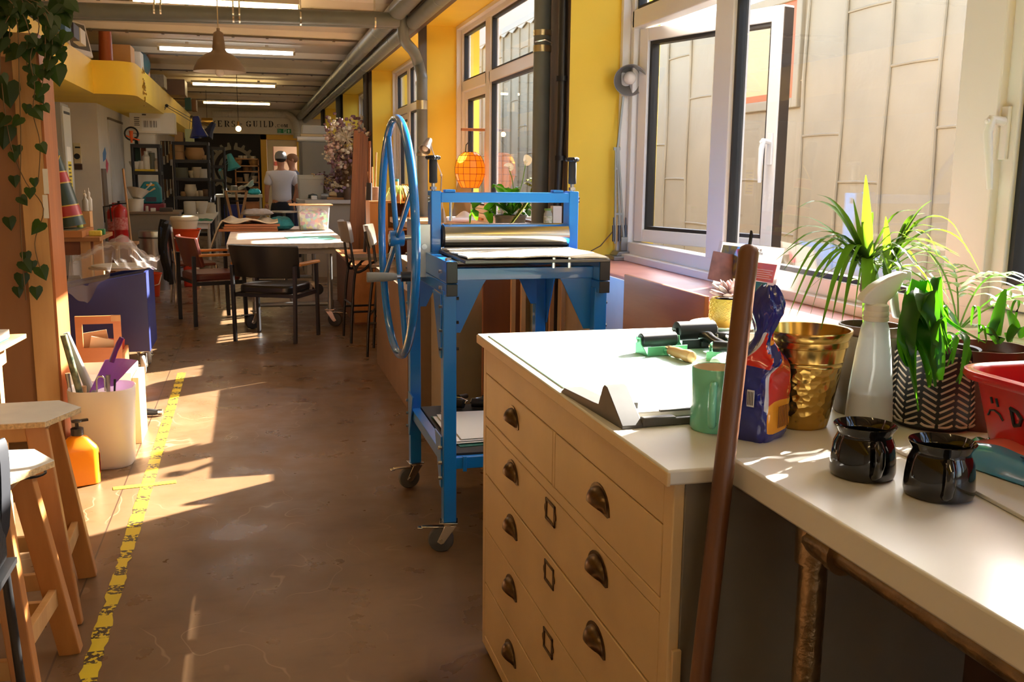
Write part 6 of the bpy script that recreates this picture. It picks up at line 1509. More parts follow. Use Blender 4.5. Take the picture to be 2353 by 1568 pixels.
PUR = M('purple plastic', (176, 108, 214), 0.3, sub=0.15)
def dq(x, y, Y=5.0): return P(x, y, Y)-Vector((-0.70, 5.0, 0))
MB().grid(lambda u, v: Vector(dq(205+40*u, 905-30*u, 5.03))+(Vector(dq(245, 828, 5.02))-Vector(dq(208, 905, 5.03)))*v+(Vector(dq(278, 858, 5.0))-Vector(dq(245, 828, 5.02)))*u*(0.4+0.6*v)+Vector((0, 0.04*math.sin(PI*u), 0)), 8, 8, 0.004).build('pan', PUR, dp, smooth=60)
MB().tube([dq(256, 832), dq(266, 805), dq(273, 790), dq(280, 776)], [0.014, 0.012, 0.014, 0.011], 10).build('handle', M('dark purple grip', (96, 34, 120), 0.3), dp)
for k, (x0, y0, x1, y1, r, c, lab, nm) in enumerate(((224, 905, 222, 872, .006, CHROME, 'bent metal hook in the white bin', 'metal_hook'), (250, 903, 248, 862, .012, STEEL, 'steel socket tool in the white bin', 'socket_tool'), (262, 900, 264, 872, .006, BLK, 'thin dark bit in the white bin beside the dustpan', 'drill_bit'), (196, 905, 190, 888, .018, wood('pale turned handle', (226, 184, 140), (204, 158, 112), 0.4, 'z'), 'pale wooden tool handle in the white bin', 'wooden_tool'), (168, 900, 155, 858, .012, STEEL, 'grey clamp arm in the white bin by the post', 'clamp_arm'))):
    Yk = 4.96+0.02*k; p0, p1 = P(x0, y0+40, Yk), P(x1, y1, Yk)
    if nm == 'metal_hook': pts = [p0, p1, p1+Vector((0.010, 0, 0.012)), p1+Vector((0.026, 0, 0.014)), p1+Vector((0.036, 0, 0.002)), p1+Vector((0.038, 0, -0.06))]
    else: pts = [p0, p0*0.3+p1*0.7, p1]
    tag(MB().tube(pts, [r*0.8]*(len(pts)-1)+[r], 10).build(nm, c), lab, 'tool')
# orange hand cleaner bottle
ob = thing('orange_bottle', 'orange square shouldered pump bottle on the floor by the stool', 'bottle', (-0.815, 4.70, 0), R(24))
ORG = M('orange bottle plastic', (246, 146, 20), 0.3, sub=0.2)
m = MB(); m.rings([[Vector((q[0], q[1], z)) for q in rrect(w, d, r, 5)] for w, d, r, z in ((0.15, 0.095, 0.03, 0.0), (0.165, 0.11, 0.035, 0.006), (0.165, 0.11, 0.035, 0.165), (0.155, 0.10, 0.035, 0.18), (0.085, 0.07, 0.03, 0.225), (0.05, 0.05, 0.022, 0.232), (0.045, 0.045, 0.02, 0.238))]); m.build('bottle', ORG, ob, smooth=50)
MB().lathe([(0.027, 0.236), (0.028, 0.24), (0.028, 0.268), (0.02, 0.272), (0.008, 0.274), (0.008, 0.295), (0.022, 0.297), (0.024, 0.305), (0.01, 0.309), (0, 0.31)], 20).box(0.0, 0.05, -0.008, 0.008, 0.296, 0.307).build('pump', M('brown black pump', (44, 32, 28), 0.4), ob)
MB().grid(lambda u, v: (0.0832, -0.04+0.07*u, 0.05+0.10*v), 2, 2).build('bottle_label', M('purple label', (196, 160, 150), 0.4, col2=(120, 50, 90), vscale=40), ob)
# cardboard boxes behind the bin
o = thing('white_carton', 'white cardboard box behind the white bin', 'box', (-0.79, 5.42, 0))
MB().box(-0.16, 0.14, -0.04, 0.30, 0, 0.385).build('box_body', M('white card', (236, 226, 210), 0.7), o, bevel=0.003, smooth=0)
tag(MB().box(-0.001, 0.03, 0, 0.30, 0, 0.36).build('cardboard_sheet', M('brown cardboard', (206, 160, 108), 0.8, var=0.06), loc=(-0.642, 5.36, 0), bevel=0.001, smooth=0), 'brown cardboard sheet leaning on the white carton', 'cardboard')
# plywood carrier
cr = thing('plywood_carrier', 'plywood tool carrier with a cut out handle in front of the blue trolley', 'carrier', (-0.955, 6.45, 0))
cw = 0.133; ctp = P(215, 728, 6.42).z
PC = wood('carrier ply', (196, 122, 66), (172, 98, 48), 0.45, 'x', 6, 7)
hz = P(215, 802, 6.42).z
MB().box(-cw, cw, -0.01, 0.01, 0.0, hz).box(-cw, -cw+0.04, -0.01, 0.01, hz, ctp).box(cw-0.045, cw, -0.01, 0.01, hz, ctp).box(-cw+0.04, cw-0.045, -0.01, 0.01, ctp-0.05, ctp).build('handle_panel', PC, cr, smooth=0)
MB().box(cw-0.055, cw+0.003, -0.022, -0.01, ctp-0.035, ctp+0.004).build('repair_block', TIM, cr, bevel=0.002, smooth=0)
MB().box(-cw, cw, 0.01, 0.32, 0.0, 0.02).box(-cw, -cw+0.014, 0.01, 0.32, 0.02, 0.30).box(cw-0.014, cw, 0.01, 0.32, 0.02, 0.30).box(-cw, cw, 0.306, 0.32, 0.02, 0.30).build('tray', PC, cr, smooth=0)
for k, (dx, rz, z, mt, lab) in enumerate(((0.01, 12, 0.22, M('pale lino block', (206, 184, 150), 0.7), 'pale lino block standing in the plywood carrier'), (-0.02, -8, 0.26, M('brown lino block', (176, 140, 104), 0.7), 'brown lino block standing in the plywood carrier'), (0.04, 5, 0.20, M('red card', (196, 62, 46), 0.5), 'red card standing in the plywood carrier'))):
    o = MB().box(-0.10, 0.075, 0, 0.012, 0, 0.17).build('lino_block', mt, loc=(-0.955+dx, 6.50+0.055*k, z), rot=(0, R(rz), 0), bevel=0.001, smooth=0); tag(o, lab, 'block')
# heat gun on the floor
hg = thing('hammer', 'black handled hammer lying on the floor beside the yellow tape', 'hammer', (-0.70, 5.98, 0.022), R(-6))
MB().tube([(0, 0, 0), (0.05, 0, 0.004), (0.10, 0, 0), (0.125, 0, 0)], [0.016, 0.021, 0.018, 0.014], 12).build('grip', M('dark rubber', (34, 33, 33), 0.6), hg)
MB().cyl((0.12, 0, 0), (0.145, 0, 0), 0.018).build('end_cap', STEEL, hg); MB().cyl((-0.10, 0, 0), (0.0, 0, 0), 0.01).build('shaft', STEEL, hg); MB().box(-0.13, -0.10, -0.06, 0.05, -0.018, 0.014).build('head', STEEL, hg, bevel=0.004)
# hazard tape
TAPE = bpy.data.materials.new('hazard tape'); TAPE.use_nodes = True
nt = TAPE.node_tree; N = nt.nodes; L = nt.links; b = N['Principled BSDF']; b.inputs['Roughness'].default_value = 0.4
tcn = N.new('ShaderNodeTexCoord'); sx = N.new('ShaderNodeSeparateXYZ'); L.new(tcn.outputs['Object'], sx.inputs[0])
md = N.new('ShaderNodeMath'); md.operation = 'FRACT'; mu = N.new('ShaderNodeMath'); mu.operation = 'MULTIPLY'; mu.inputs[1].default_value = 1/0.165; L.new(sx.outputs['Y'], mu.inputs[0]); L.new(mu.outputs[0], md.inputs[0])
gt = N.new('ShaderNodeMath'); gt.operation = 'GREATER_THAN'; gt.inputs[1].default_value = 0.52; L.new(md.outputs[0], gt.inputs[0])
nz = N.new('ShaderNodeTexNoise'); nz.inputs['Scale'].default_value = 55; nz.inputs['Detail'].default_value = 6; L.new(tcn.outputs['Object'], nz.inputs['Vector'])
g2 = N.new('ShaderNodeMath'); g2.operation = 'GREATER_THAN'; g2.inputs[1].default_value = 0.48; L.new(nz.outputs['Fac'], g2.inputs[0])
mm = N.new('ShaderNodeMath'); mm.operation = 'MULTIPLY'; L.new(gt.outputs[0], mm.inputs[0]); L.new(g2.outputs[0], mm.inputs[1])
# clear seam down the middle and wear
mx = N.new('ShaderNodeMixRGB'); mx.inputs[1].default_value = rgb(214, 188, 40); mx.inputs[2].default_value = rgb(66, 54, 36); L.new(mm.outputs[0], mx.inputs[0]); L.new(mx.outputs[0], b.inputs['Base Color'])
a, c = atZ(418, 857, 0), atZ(186, 1610, 0)
m = MB(); random.seed(3)
n = 120; Lq = (a.y-c.y)
rows = []
for i in range(n+1):
    y = c.y+Lq*i/n; x = c.x+(a.x-c.x)*i/n
    rag = 0.006 if y < 3.9 else 0.0015
    w0 = 0.029-abs(random.gauss(0, rag)); w1 = 0.029-abs(random.gauss(0, rag))
    rows.append((m.bm.verts.new((x-w0, y, 0.0012)), m.bm.verts.new((x+w1, y, 0.0012))))
for i in range(n): m._f([rows[i][0], rows[i][1], rows[i+1][1], rows[i+1][0]])
tag(m.build('hazard_tape', TAPE, smooth=0), 'long worn yellow and black hazard tape strip along the floor', 'tape')
p0, p1 = atZ(260, 1124, 0), atZ(405, 1108, 0)
m = MB(); m.box(0, (p1-p0).length, -0.022, 0.022, 0.0014, 0.0022); tag(m.build('yellow_tape', M('plain yellow tape', (214, 184, 44), 0.45), loc=p0, rot=(0, 0, math.atan2(p1.y-p0.y, p1.x-p0.x)), smooth=0), 'short yellow tape strip crossing the hazard tape', 'tape')
random.seed(11)

# blue trolley with boards and plastic bag
tr = thing('blue_trolley', 'dark blue wheeled trolley with a sloping shoulder', 'trolley', (-1.10, 7.22, 0))
TBL = M('navy trolley board', (22, 34, 98), 0.45, var=0.05)
prof = [(-0.52, 0.17), (0.365, 0.17), (0.365, 0.735), (0.19, 0.705), (-0.20, 0.63), (-0.52, 0.56)]
MB().prism(prof, 'y', 0.0, 0.018).build('end_panel', TBL, tr, bevel=0.002, smooth=0)
MB().prism(prof, 'y', 0.53, 0.548).build('end_panel', TBL, tr, bevel=0.002, smooth=0)
MB().box(0.347, 0.365, 0.018, 0.53, 0.17, 0.735).build('side_panel', TBL, tr, smooth=0)
MB().box(-0.52, 0.347, 0.018, 0.53, 0.17, 0.20).build('base', TBL, tr, smooth=0)
MB().prism([(-0.52, 0.54), (-0.20, 0.61), (0.19, 0.685), (0.347, 0.715), (0.347, 0.70), (-0.20, 0.59), (-0.52, 0.525)], 'y', 0.018, 0.53).build('lid', TBL, tr, smooth=0)
for x in (-0.4, 0.30):
    for y in (0.08, 0.46): caster(tr, x, y, 0.0, R(100), sc=1.36, brake=False, wheelmat=M('pale nylon wheel', (206, 202, 188), 0.4), off=(0, 0, 0))
for k, (r, z, c, lab) in enumerate(((0.205, 0.0, (168, 140, 100), 'lower round ply board lying on the blue trolley'), (0.195, 0.013, (186, 178, 160), 'upper round board covered in paper on the blue trolley'))):
    o = MB().lathe([(0, 0), (r, 0), (r, 0.011), (0, 0.011)], 40, sq=(1, 0.95)).build('round_board', M('board %d' % k, c, 0.7, var=0.1), loc=(-0.945+0.01*k, 7.50, 0.742+z), smooth=30); tag(o, lab, 'board')
PLAS = film_mat('clear polythene', (214, 206, 200), 0.28, 0.15)
def poly_(u, v):
    x = -0.30+0.58*u; y = -0.18+0.34*v
    z = 0.035+0.16*math.exp(-((u-0.62)/0.16)**2)*math.exp(-((v-0.6)/0.4)**2)+0.09*math.exp(-((u-0.35)/0.18)**2)+0.012*math.sin(17*u+9*v)+0.010*math.sin(31*v-12*u)+0.008*math.sin(41*u+23*v)
    if v < 0.35:
        k = (0.35-v)/0.35; drop = 0.32*k**1.1 if u < 0.5 else 0.05*k
        z -= drop*(1-abs(u-0.22)/0.6 if u < 0.5 else 1); y -= 0.09*k if u < 0.5 else 0; y = min(y, -0.10)
    return (x, y, z)
o = MB().grid(poly_, 60, 36).build('plastic_bag', PLAS, loc=(-0.945, 7.42, 0.775), smooth=30); tag(o, 'crumpled clear polythene bag draped over the round boards', 'plastic bag')

# workbench with cone, locker
wb = thing('wooden_workbench', 'wooden workbench with thick top behind the blue trolley', 'workbench', (-2.0, 8.75, 0))
wz = 0.885
MB().box(-0.7, 0.76, 0, 0.80, wz-0.035, wz).build('top', wood('bench top wood', (178, 124, 72), (150, 100, 54), 0.45, 'x', 6, 8), wb, bevel=0.003, smooth=0)
MB().box(-0.66, 0.70, 0.04, 0.06, wz-0.15, wz-0.035).build('apron', PLYD, wb, smooth=0)
for x in (-0.62, 0.64):
    for y in (0.07, 0.72): MB().box(x-0.04, x+0.04, y-0.04, y+0.04, 0, wz-0.035).build('leg', PINE, wb, bevel=0.003, smooth=0)
MB().box(-0.62, 0.64, 0.05, 0.75, 0.34, 0.36).build('shelf', PLYD, wb, smooth=0)
tag(MB().box(-2.7, -1.37, 8.72, 9.35, wz+0.0005, wz+0.055).build('bench_board', wood('thick orange board', (196, 130, 70), (170, 104, 50), 0.45, 'x', 6, 8), bevel=0.003, smooth=0), 'thick orange board lying on the wooden workbench', 'board')
tag(MB().box(-1.95, -1.42, 8.8, 9.3, wz+0.0555, wz+0.0585).build('green_sheet', M('grey green sheet', (120, 126, 104), 0.6), smooth=0), 'grey green sheet on top of the thick orange board', 'sheet')
for k, (x, y, z, w, d, h, c, rz, lab) in enumerate(((-1.75, 8.9, 0.361, 0.2, 0.3, 0.02, (222, 216, 206), 8, 'lowest white paper stack on the workbench shelf'), (-1.78, 8.9, 0.3815, 0.16, 0.2, 0.05, (190, 176, 156), -5, 'small pale box on the workbench shelf'), (-1.55, 9.1, 0.361, 0.16, 0.24, 0.16, (40, 34, 30), 12, 'dark case on the workbench shelf'))):
    tag(MB().box(-w/2, w/2, -d/2, d/2, 0, h).build('shelf_item', M('shelf thing %d' % k, c, 0.6), loc=(x, y, z), rot=(0, 0, R(rz)), bevel=0.003, smooth=0), lab, ['paper stack', 'box', 'case'][k])
BZ = wz+0.056
cn = thing('green_cone', 'tall dark green cone with two red and gold bands on the workbench', 'cone', (-1.56, 9.02, BZ))
ch = P(118, 300, 9.02).z-BZ; r0_ = 0.135; r1_ = 0.035
def cr_(z): return r0_+(r1_-r0_)*z/ch
xm = Matrix.Translation((0, 0, 0)) @ Matrix.Rotation(R(-6), 4, 'Y')
cn.rotation_euler = (0, R(-9), 0); cn.location = (-1.515, 9.02, BZ+0.022)
MB().lathe([(0, 0), (r0_, 0), (r1_, ch), (0, ch)], 36).build('cone_body', M('dark green card', (38, 58, 40), 0.4), cn)
for z in (0.085, 0.37):
    MB().lathe([(cr_(z)+0.001, z), (cr_(z+0.085)+0.001, z+0.085)], 36, cap=False).build('red_band', M('red band', (176, 34, 24), 0.4), cn)
    for zz in (z-0.008, z+0.085): MB().lathe([(cr_(zz)+0.0015, zz), (cr_(zz+0.01)+0.0015, zz+0.01)], 36, cap=False).build('gold_band', M('gold band', (206, 160, 50), 0.35), cn)
MB().lathe([(r1_+0.004, ch-0.2), (r1_+0.03, ch-0.12), (r1_+0.02, ch+0.02), (0, ch+0.04)], 20).build('black_cap', BLK, cn)
MB().tube([(0.06, -0.03, ch-0.23), (0.03, -0.075, ch-0.30), (-0.04, -0.085, ch-0.40)], 0.005, 6).build('cord', M('yellow cord', (220, 180, 50), 0.5), cn)
lk = thing('metal_locker', 'tall grey metal locker with a yellow notice on its door', 'locker', (-1.72, 10.2, 0))
LKM = M('grey locker paint', (150, 150, 146), 0.4, 0.2)
lh = 2.07
MB().box(-0.45, 0.0, 0, 0.42, 0, lh).build('body', LKM, lk, bevel=0.004, smooth=0)
MB().box(0.0, 0.016, 0.012, 0.408, 0.03, lh-0.03).build('door', M('pale locker door', (186, 186, 180), 0.35, 0.3), lk, bevel=0.003, smooth=0)
MB().box(0.016, 0.018, 0.05, 0.37, lh-0.10, lh-0.075).build('vent', DARK, lk, smooth=0)
MB().box(0.016, 0.0175, 0.08, 0.30, 1.22, 1.66).build('notice', M('white notice', (232, 230, 222), 0.5), lk, smooth=0)
MB().box(0.0175, 0.0185, 0.10, 0.28, 1.24, 1.52).build('yellow_notice', M('yellow notice', (226, 206, 60), 0.5), lk, smooth=0)
m = MB()
for k in range(7): m.box(0.0185, 0.0192, 0.115, 0.265-0.03*(k % 3), 1.26+0.036*k, 1.275+0.036*k)
m.build('notice_print', M('dark notice print', (70, 60, 24), 0.5), lk, smooth=0)
MB().cyl((0.016, 0.33, 0.98), (0.03, 0.33, 0.98), 0.016).build('lock', BOLT, lk)
bx = thing('cardboard_box', 'brown cardboard box behind the bottles on the workbench', 'box', (-1.40, 9.38, wz+0.0005))
MB().box(-0.30, 0.0, 0, 0.16, 0, 0.19).build('box_body', M('brown cardboard', (206, 160, 108), 0.8, var=0.06), bx, bevel=0.002, smooth=0)
MB().box(-0.07, -0.06, -0.001, 0.0, 0, 0.19).build('seam', M('dark cardboard', (120, 84, 52), 0.8), bx, smooth=0)
tag(MB().box(-0.05, 0.05, 0, 0.08, 0, 0.10).build('black_mug', BLK, loc=(-1.565, 9.42, wz+0.191), bevel=0.01), 'black square mug standing on the cardboard box', 'mug')
for k, (x, y0, y1, lab) in enumerate(((196, 437, 468, 'clear pump bottle standing on the cardboard box'), (183, 472, 505, 'spray bottle with lime green liquid on the orange board'), (222, 432, 468, 'white nozzle bottle at the back of the workbench'))):
    Yk = (9.44, 9.2, 9.50)[k]; q = P(x if k < 2 else 205, y1, Yk); zb = (wz+0.192, BZ+0.003, wz+0.192)[k]
    h = P(x, y0, Yk).z-zb
    t = thing('small_bottle', lab, 'bottle', (q.x, Yk, zb))
    MB().lathe([(0, 0), (0.026, 0), (0.027, h*0.5), (0.012, h*0.62), (0.012, h*0.7)], 16).build('bottle', M(['clear bottle', 'lime bottle', 'white bottle'][k], [(180, 178, 168), (196, 206, 110), (214, 208, 196)][k], 0.3), t)
    MB().lathe([(0.014, h*0.7), (0.014, h*0.8), (0.005, h*0.85), (0.004, h), (0, h)], 12).build('nozzle', WHITE, t)
tag(MB().box(-0.05, 0.05, -0.03, 0.03, 0, 0.045).build('yellow_sponge', M('yellow sponge', (226, 210, 90), 0.8, bump=0.3), loc=(-1.30, 8.95, wz+0.0005), bevel=0.008), 'yellow sponge at the edge of the workbench', 'sponge')
tag(MB().box(-0.03, 0.03, -0.03, 0.03, 0, 0.05).build('green_tub', M('green plastic', (60, 140, 90), 0.4), loc=(-1.275, 9.12, wz+0.0005), bevel=0.006), 'small green plastic tub behind the yellow sponge', 'tub')

# things on the yellow bulkhead
BT = 2.601
mn = thing('white_monitor', 'white monitor leaning on top of the yellow bulkhead corner', 'monitor', (-1.66, 11.15, BT), R(72))
MB().box(-0.24, 0.24, -0.03, 0.03, 0.0, 0.36).build('casing', M('white monitor plastic', (206, 200, 186), 0.4), mn, bevel=0.012, rot=(R(-12), 0, 0))
MB().box(-0.20, 0.20, -0.0325, -0.030, 0.06, 0.33).build('screen', M('dark screen', (84, 80, 68), 0.2), mn, rot=(R(-12), 0, 0), smooth=0)
a = P(247, 130, 11.9)
tag(MB().cyl((0, 0, 0), (0.01, 0, 0.44), 0.075, 0.062, n=16).build('orange_roll', M('orange brown roll', (168, 84, 34), 0.5, var=0.1), loc=(a.x, 11.75, BT)), 'tall orange brown roll standing on the yellow bulkhead', 'roll')
MB().box(0, 0, 0, 0, 0, 0)
def bulk(name, lab, cat, x0, x1, ytop, Y, depth, mat, bev=0.004):
    a, b = P(x0, ytop, Y), P(x1, ytop, Y); o = MB().box(0, b.x-a.x, 0, depth, 0, a.z-BT).build(name, mat, loc=(a.x, Y, BT), bevel=bev, smooth=0); return tag(o, lab, cat)
CARD = M('brown cardboard', (206, 160, 108), 0.8, var=0.06)
bulk('cardboard_box', 'plain cardboard box beside the orange roll on the bulkhead', 'box', 257, 299, 101, 12.1, 0.4, CARD)
bulk('white_box', 'white box stacked past the cardboard box on the bulkhead', 'box', 302, 323, 118, 13.0, 0.3, WHITE)
bulk('red_case', 'bright red case on the bulkhead', 'case', 325, 338, 130, 13.9, 0.3, M('red case', (196, 44, 30), 0.4))
bulk('grey_crate', 'grey wire crate on the bulkhead past the red case', 'crate', 344, 376, 170, 14.9, 0.5, M('grey crate', (140, 128, 106), 0.6, var=0.2, vscale=30))
bulk('brown_case', 'brown box with black metal edges on the bulkhead', 'box', 380, 424, 181, 16.3, 0.6, M('brown case', (112, 80, 54), 0.5, var=0.15))
bulk('teal_crate', 'teal crate near the far end of the bulkhead', 'crate', 424, 438, 224, 20.2, 0.5, M('teal crate', (40, 90, 86), 0.5))
bulk('tan_box', 'tan box at the far end of the bulkhead', 'box', 438, 450, 228, 20.4, 0.5, M('tan box', (140, 98, 62), 0.7))
pillow('teal_bundle', 'teal and grey cloth bundle on the bulkhead behind the white box', 'bundle', (P(318, 110, 13.4).x, 13.45, BT+0.25), R(90), 0.12, 0.10, 0.2, M('teal cloth', (30, 124, 140), 0.7, var=0.2, vscale=20, bump=0.4, bscale=40)) if False else None
o = MB().ball((0, 0, 0.17), (0.13, 0.15, 0.17), 16, 10).build('teal_bundle', M('teal grey bundle', (66, 118, 122), 0.8, col2=(96, 104, 112), vscale=9, bump=0.4, bscale=20), loc=(P(318, 110, 13.55).x, 13.62, BT)); tag(o, 'teal and grey cloth bundle on the bulkhead behind the white box', 'bundle')
for k, (x0, x1, yt, Yk, c, lab) in enumerate(((150, 168, 50, 9.6, (60, 56, 64), 'dark narrow case on the bulkhead behind the pothos'), (166, 184, 62, 10.0, (200, 190, 170), 'pale box beside the dark narrow case on the bulkhead'), (128, 148, 38, 9.2, (70, 110, 150), 'blue grey box on the bulkhead just past the pothos'))):
    bulk('storage_box', lab, 'box', x0, x1, yt, Yk, 0.3, M('bulkhead box %d' % k, c, 0.6))
# gold decoration on the bulkhead face
gm = MB(); random.seed(5)
for k in range(26):
    yy = 12.45+random.gauss(0, 0.10); zz = 2.42+random.gauss(0, 0.075)
    gm.ball((0, yy-12.45, zz-2.42), (0.006, random.uniform(.012, .03), random.uniform(.012, .03)), 8, 5)
tag(gm.build('gold_emblem', M('gold foil', (196, 150, 40), 0.25, 0.9), loc=(-1.173, 12.45, 2.42)), 'gold foil emblem on the rounded corner of the yellow bulkhead', 'emblem')
# ---------------------------------------------------------------- pendant lamp
pq = P(505, 166, 7.9)
pd = thing('ceiling_pendant', 'brown enamel pendant lamp hanging below the grey cross pipe', 'lamp', (pq.x, 7.9, pq.z))
ENB = M('brown enamel', (128, 108, 84), 0.4)
rr = (P(567, 166, 7.9).x-P(444, 166, 7.9).x)/2
k_ = P(505, 65, 7.9).z-pq.z
MB().lathe([(rr, 0), (rr*0.99, 0.006), (rr*0.94, 0.035), (rr*0.80, 0.085), (rr*0.55, 0.125), (rr*0.30, 0.15), (rr*0.25, 0.165), (rr*0.225, 0.21), (rr*0.19, k_*0.86), (rr*0.17, k_*0.90), (rr*0.06, k_*0.94), (rr*0.06, k_)], 48, cap=False).build('shade', ENB, pd)
MB().lathe([(rr*0.985, 0.002), (rr*0.93, 0.032), (rr*0.78, 0.08), (rr*0.5, 0.12), (0.0, 0.135)], 48, cap=False).build('inner_enamel', WHITE, pd)
MB().ball((0, 0, 0.0), 0.035, 14, 8).build('bulb', M('unlit white bulb', (236, 226, 214), 0.15), pd)
MB().cyl((0, 0, k_), (0, 0, 2.935-pq.z), 0.004).build('cord', M('pale cord', (200, 180, 140), 0.6), pd)
MB().lathe([(0, 2.935-pq.z), (0.04, 2.934-pq.z), (0.03, 2.90-pq.z), (0.008, 2.875-pq.z), (0, 2.87-pq.z)], 16).build('rose', M('ceiling rose', (190, 170, 130), 0.5), pd)
hb = P(548, 296, 16.0)
hbt = thing('ceiling_hung_bulb', 'bare glowing bulb hanging on a thin wire before the sign wall', 'bulb', hb)
MB().ball((0, 0, 0), 0.042, 16, 10).build('bulb', M('glowing bulb', (255, 220, 150), 0.5, emit=(255, 205, 120), es=30), hbt)
MB().cyl((0, 0, 0.045), (0, 0, 0.11), 0.018).build('socket', M('brass socket', (150, 110, 50), 0.4, 0.8), hbt); MB().cyl((0, 0, 0.11), (0, 0, 2.925-hb.z), 0.004).build('cord', BLK, hbt)

# ---------------------------------------------------------------- end wall: sign, gear, door, duct
EY = ROOMY1-0.125
LETM = M('black stencil paint', (30, 22, 18), 0.6)
def glyph(mb, ch, x0, w, h, zb):
    """stencil serif letter as flat plates on the wall; x0 start, w width, h height"""
    def r(a, b, c, d): mb.box(x0+a*w, x0+b*w, EY-0.006, EY-0.001, zb+c*h, zb+d*h)
    def stem(a, b, c=0.0, d=1.0): r(a, b, c, d); r(a-0.10, b+0.10, d-0.07, d); r(a-0.10, b+0.10, c, c+0.07)
    def ring(cx, cz, rx, rz, a0, a1, t):
        n = 12; A = []
        for i in range(n+1):
            a = R(a0+(a1-a0)*i/n); A.append((x0+(cx+rx*math.cos(a))*w, zb+(cz+rz*math.sin(a))*h))
        for i in range(n, -1, -1):
            a = R(a0+(a1-a0)*i/n); tt_ = t*(0.35+0.65*abs(math.cos(a))); A.append((x0+(cx+(rx-tt_)*math.cos(a))*w, zb+(cz+(rz-tt_*0.5)*math.sin(a))*h))
        mb.prism(A, 'y', EY-0.006, EY-0.001)
    def diag(p, q, t): mb.prism([(x0+(p[0]-t/2)*w, zb+p[1]*h), (x0+(p[0]+t/2)*w, zb+p[1]*h), (x0+(q[0]+t/2)*w, zb+q[1]*h), (x0+(q[0]-t/2)*w, zb+q[1]*h)], 'y', EY-0.006, EY-0.001)
    if ch == 'K': stem(0.12, 0.36); diag((0.86, 0.97), (0.46, 0.52), 0.14); diag((0.44, 0.5), (0.86, 0.03), 0.26)
    elif ch == 'E': stem(0.14, 0.40); r(0.46, 0.92, 0.91, 1.0); r(0.84, 0.92, 0.72, 1.0); r(0.46, 0.72, 0.46, 0.55); r(0.46, 0.95, 0.0, 0.09); r(0.86, 0.95, 0.0, 0.28)
    elif ch == 'R': stem(0.12, 0.36); ring(0.48, 0.74, 0.42, 0.26, -88, 88, 0.24); diag((0.56, 0.46), (0.86, 0.02), 0.24)
    elif ch == 'S': ring(0.5, 0.73, 0.40, 0.27, 40, 262, 0.24); ring(0.5, 0.27, 0.40, 0.27, -140, 82, 0.24); r(0.82, 0.9, 0.72, 1.0); r(0.10, 0.18, 0.0, 0.28)
    elif ch == 'G': ring(0.5, 0.5, 0.46, 0.5, 40, 172, 0.26); ring(0.5, 0.5, 0.46, 0.5, 188, 320, 0.26); r(0.62, 0.88, 0.08, 0.42); r(0.52, 0.98, 0.38, 0.45); r(0.82, 0.9, 0.70, 1.0)
    elif ch == 'U': r(0.12, 0.36, 0.25, 1.0); r(0.02, 0.46, 0.93, 1.0); r(0.72, 0.82, 0.25, 1.0); r(0.62, 0.94, 0.93, 1.0); ring(0.47, 0.27, 0.36, 0.27, 185, 265, 0.24); ring(0.47, 0.27, 0.35, 0.27, 275, 355, 0.14)
    elif ch == 'I': stem(0.36, 0.62)
    elif ch == 'L': stem(0.16, 0.42); r(0.50, 0.94, 0.0, 0.09); r(0.85, 0.94, 0.0, 0.32)
    elif ch == 'D': stem(0.12, 0.36); ring(0.44, 0.5, 0.50, 0.5, -84, 84, 0.26)
    elif ch == 'C': ring(0.5, 0.5, 0.46, 0.5, 40, 172, 0.26); ring(0.5, 0.5, 0.46, 0.5, 188, 320, 0.26); r(0.82, 0.9, 0.70, 0.95)
    elif ch == 'O': ring(0.5, 0.5, 0.46, 0.5, 96, 264, 0.26); ring(0.5, 0.5, 0.46, 0.5, -84, 84, 0.26)
    elif ch == 'M': stem(0.08, 0.20); stem(0.76, 0.98); diag((0.24, 1.0), (0.48, 0.05), 0.2); diag((0.74, 1.0), (0.52, 0.05), 0.1)
    elif ch == '-': r(0.1, 0.9, 0.44, 0.54)
    elif ch == '.': r(0.3, 0.7, 0.0, 0.14)
mb = MB()
for ch, xa, xb, yt, yb in (('K', 484, 497, 277, 291.5), ('E', 499, 511, 277, 291.5), ('R', 515, 528, 277.3, 291.8), ('S', 531, 541, 277.5, 292), ('-', 550, 557, 278, 292), ('G', 564.5, 578, 278, 292), ('U', 581, 593, 278, 292), ('I', 595, 603, 278, 292), ('L', 605, 614, 278, 292.3), ('D', 616.5, 629, 278, 292.3), ('.', 631, 635, 278, 292.8), ('C', 636.5, 643.5, 285.3, 292.8), ('O', 645, 651.5, 285.5, 292.8), ('M', 652.5, 661, 285.5, 293)):
    a, b = P(xa, yt, EY), P(xb, yb, EY); glyph(mb, ch, a.x, b.x-a.x, a.z-b.z, b.z)
tag(mb.build('sign_lettering', LETM, smooth=0), 'black stencilled sign lettering painted across the cream band of the end wall', 'sign')
# exit sign
a, b = P(637.5, 296, EY-0.03), P(669, 306.5, EY-0.03)
ex = thing('exit_sign', 'green fire exit sign under the stencilled lettering', 'sign', (a.x, EY-0.02, b.z))
w, h = b.x-a.x, a.z-b.z
MB().box(0, w, 0, 0.015, 0, h).build('sign_panel', M('exit green', (20, 130, 76), 0.5), ex, smooth=0)
EW = M('exit white', (226, 236, 226), 0.5)
MB().box(w*0.45, w*0.66, -0.003, 0, h*0.04, h*0.96).build('figure_panel', EW, ex, smooth=0)
g = MB(); g.ball((w*0.56, -0.004, h*0.8), (0.014, 0.003, 0.014), 8, 6)
for p, q in (((.56, .7), (.54, .4)), ((.54, .4), (.48, .15)), ((.54, .42), (.61, .2)), ((.55, .65), (.49, .48)), ((.56, .65), (.63, .5))): g.bar((w*p[0], -0.004, h*p[1]), (w*q[0], -0.004, h*q[1]), 0.012, 0.003, (0, 1, 0))
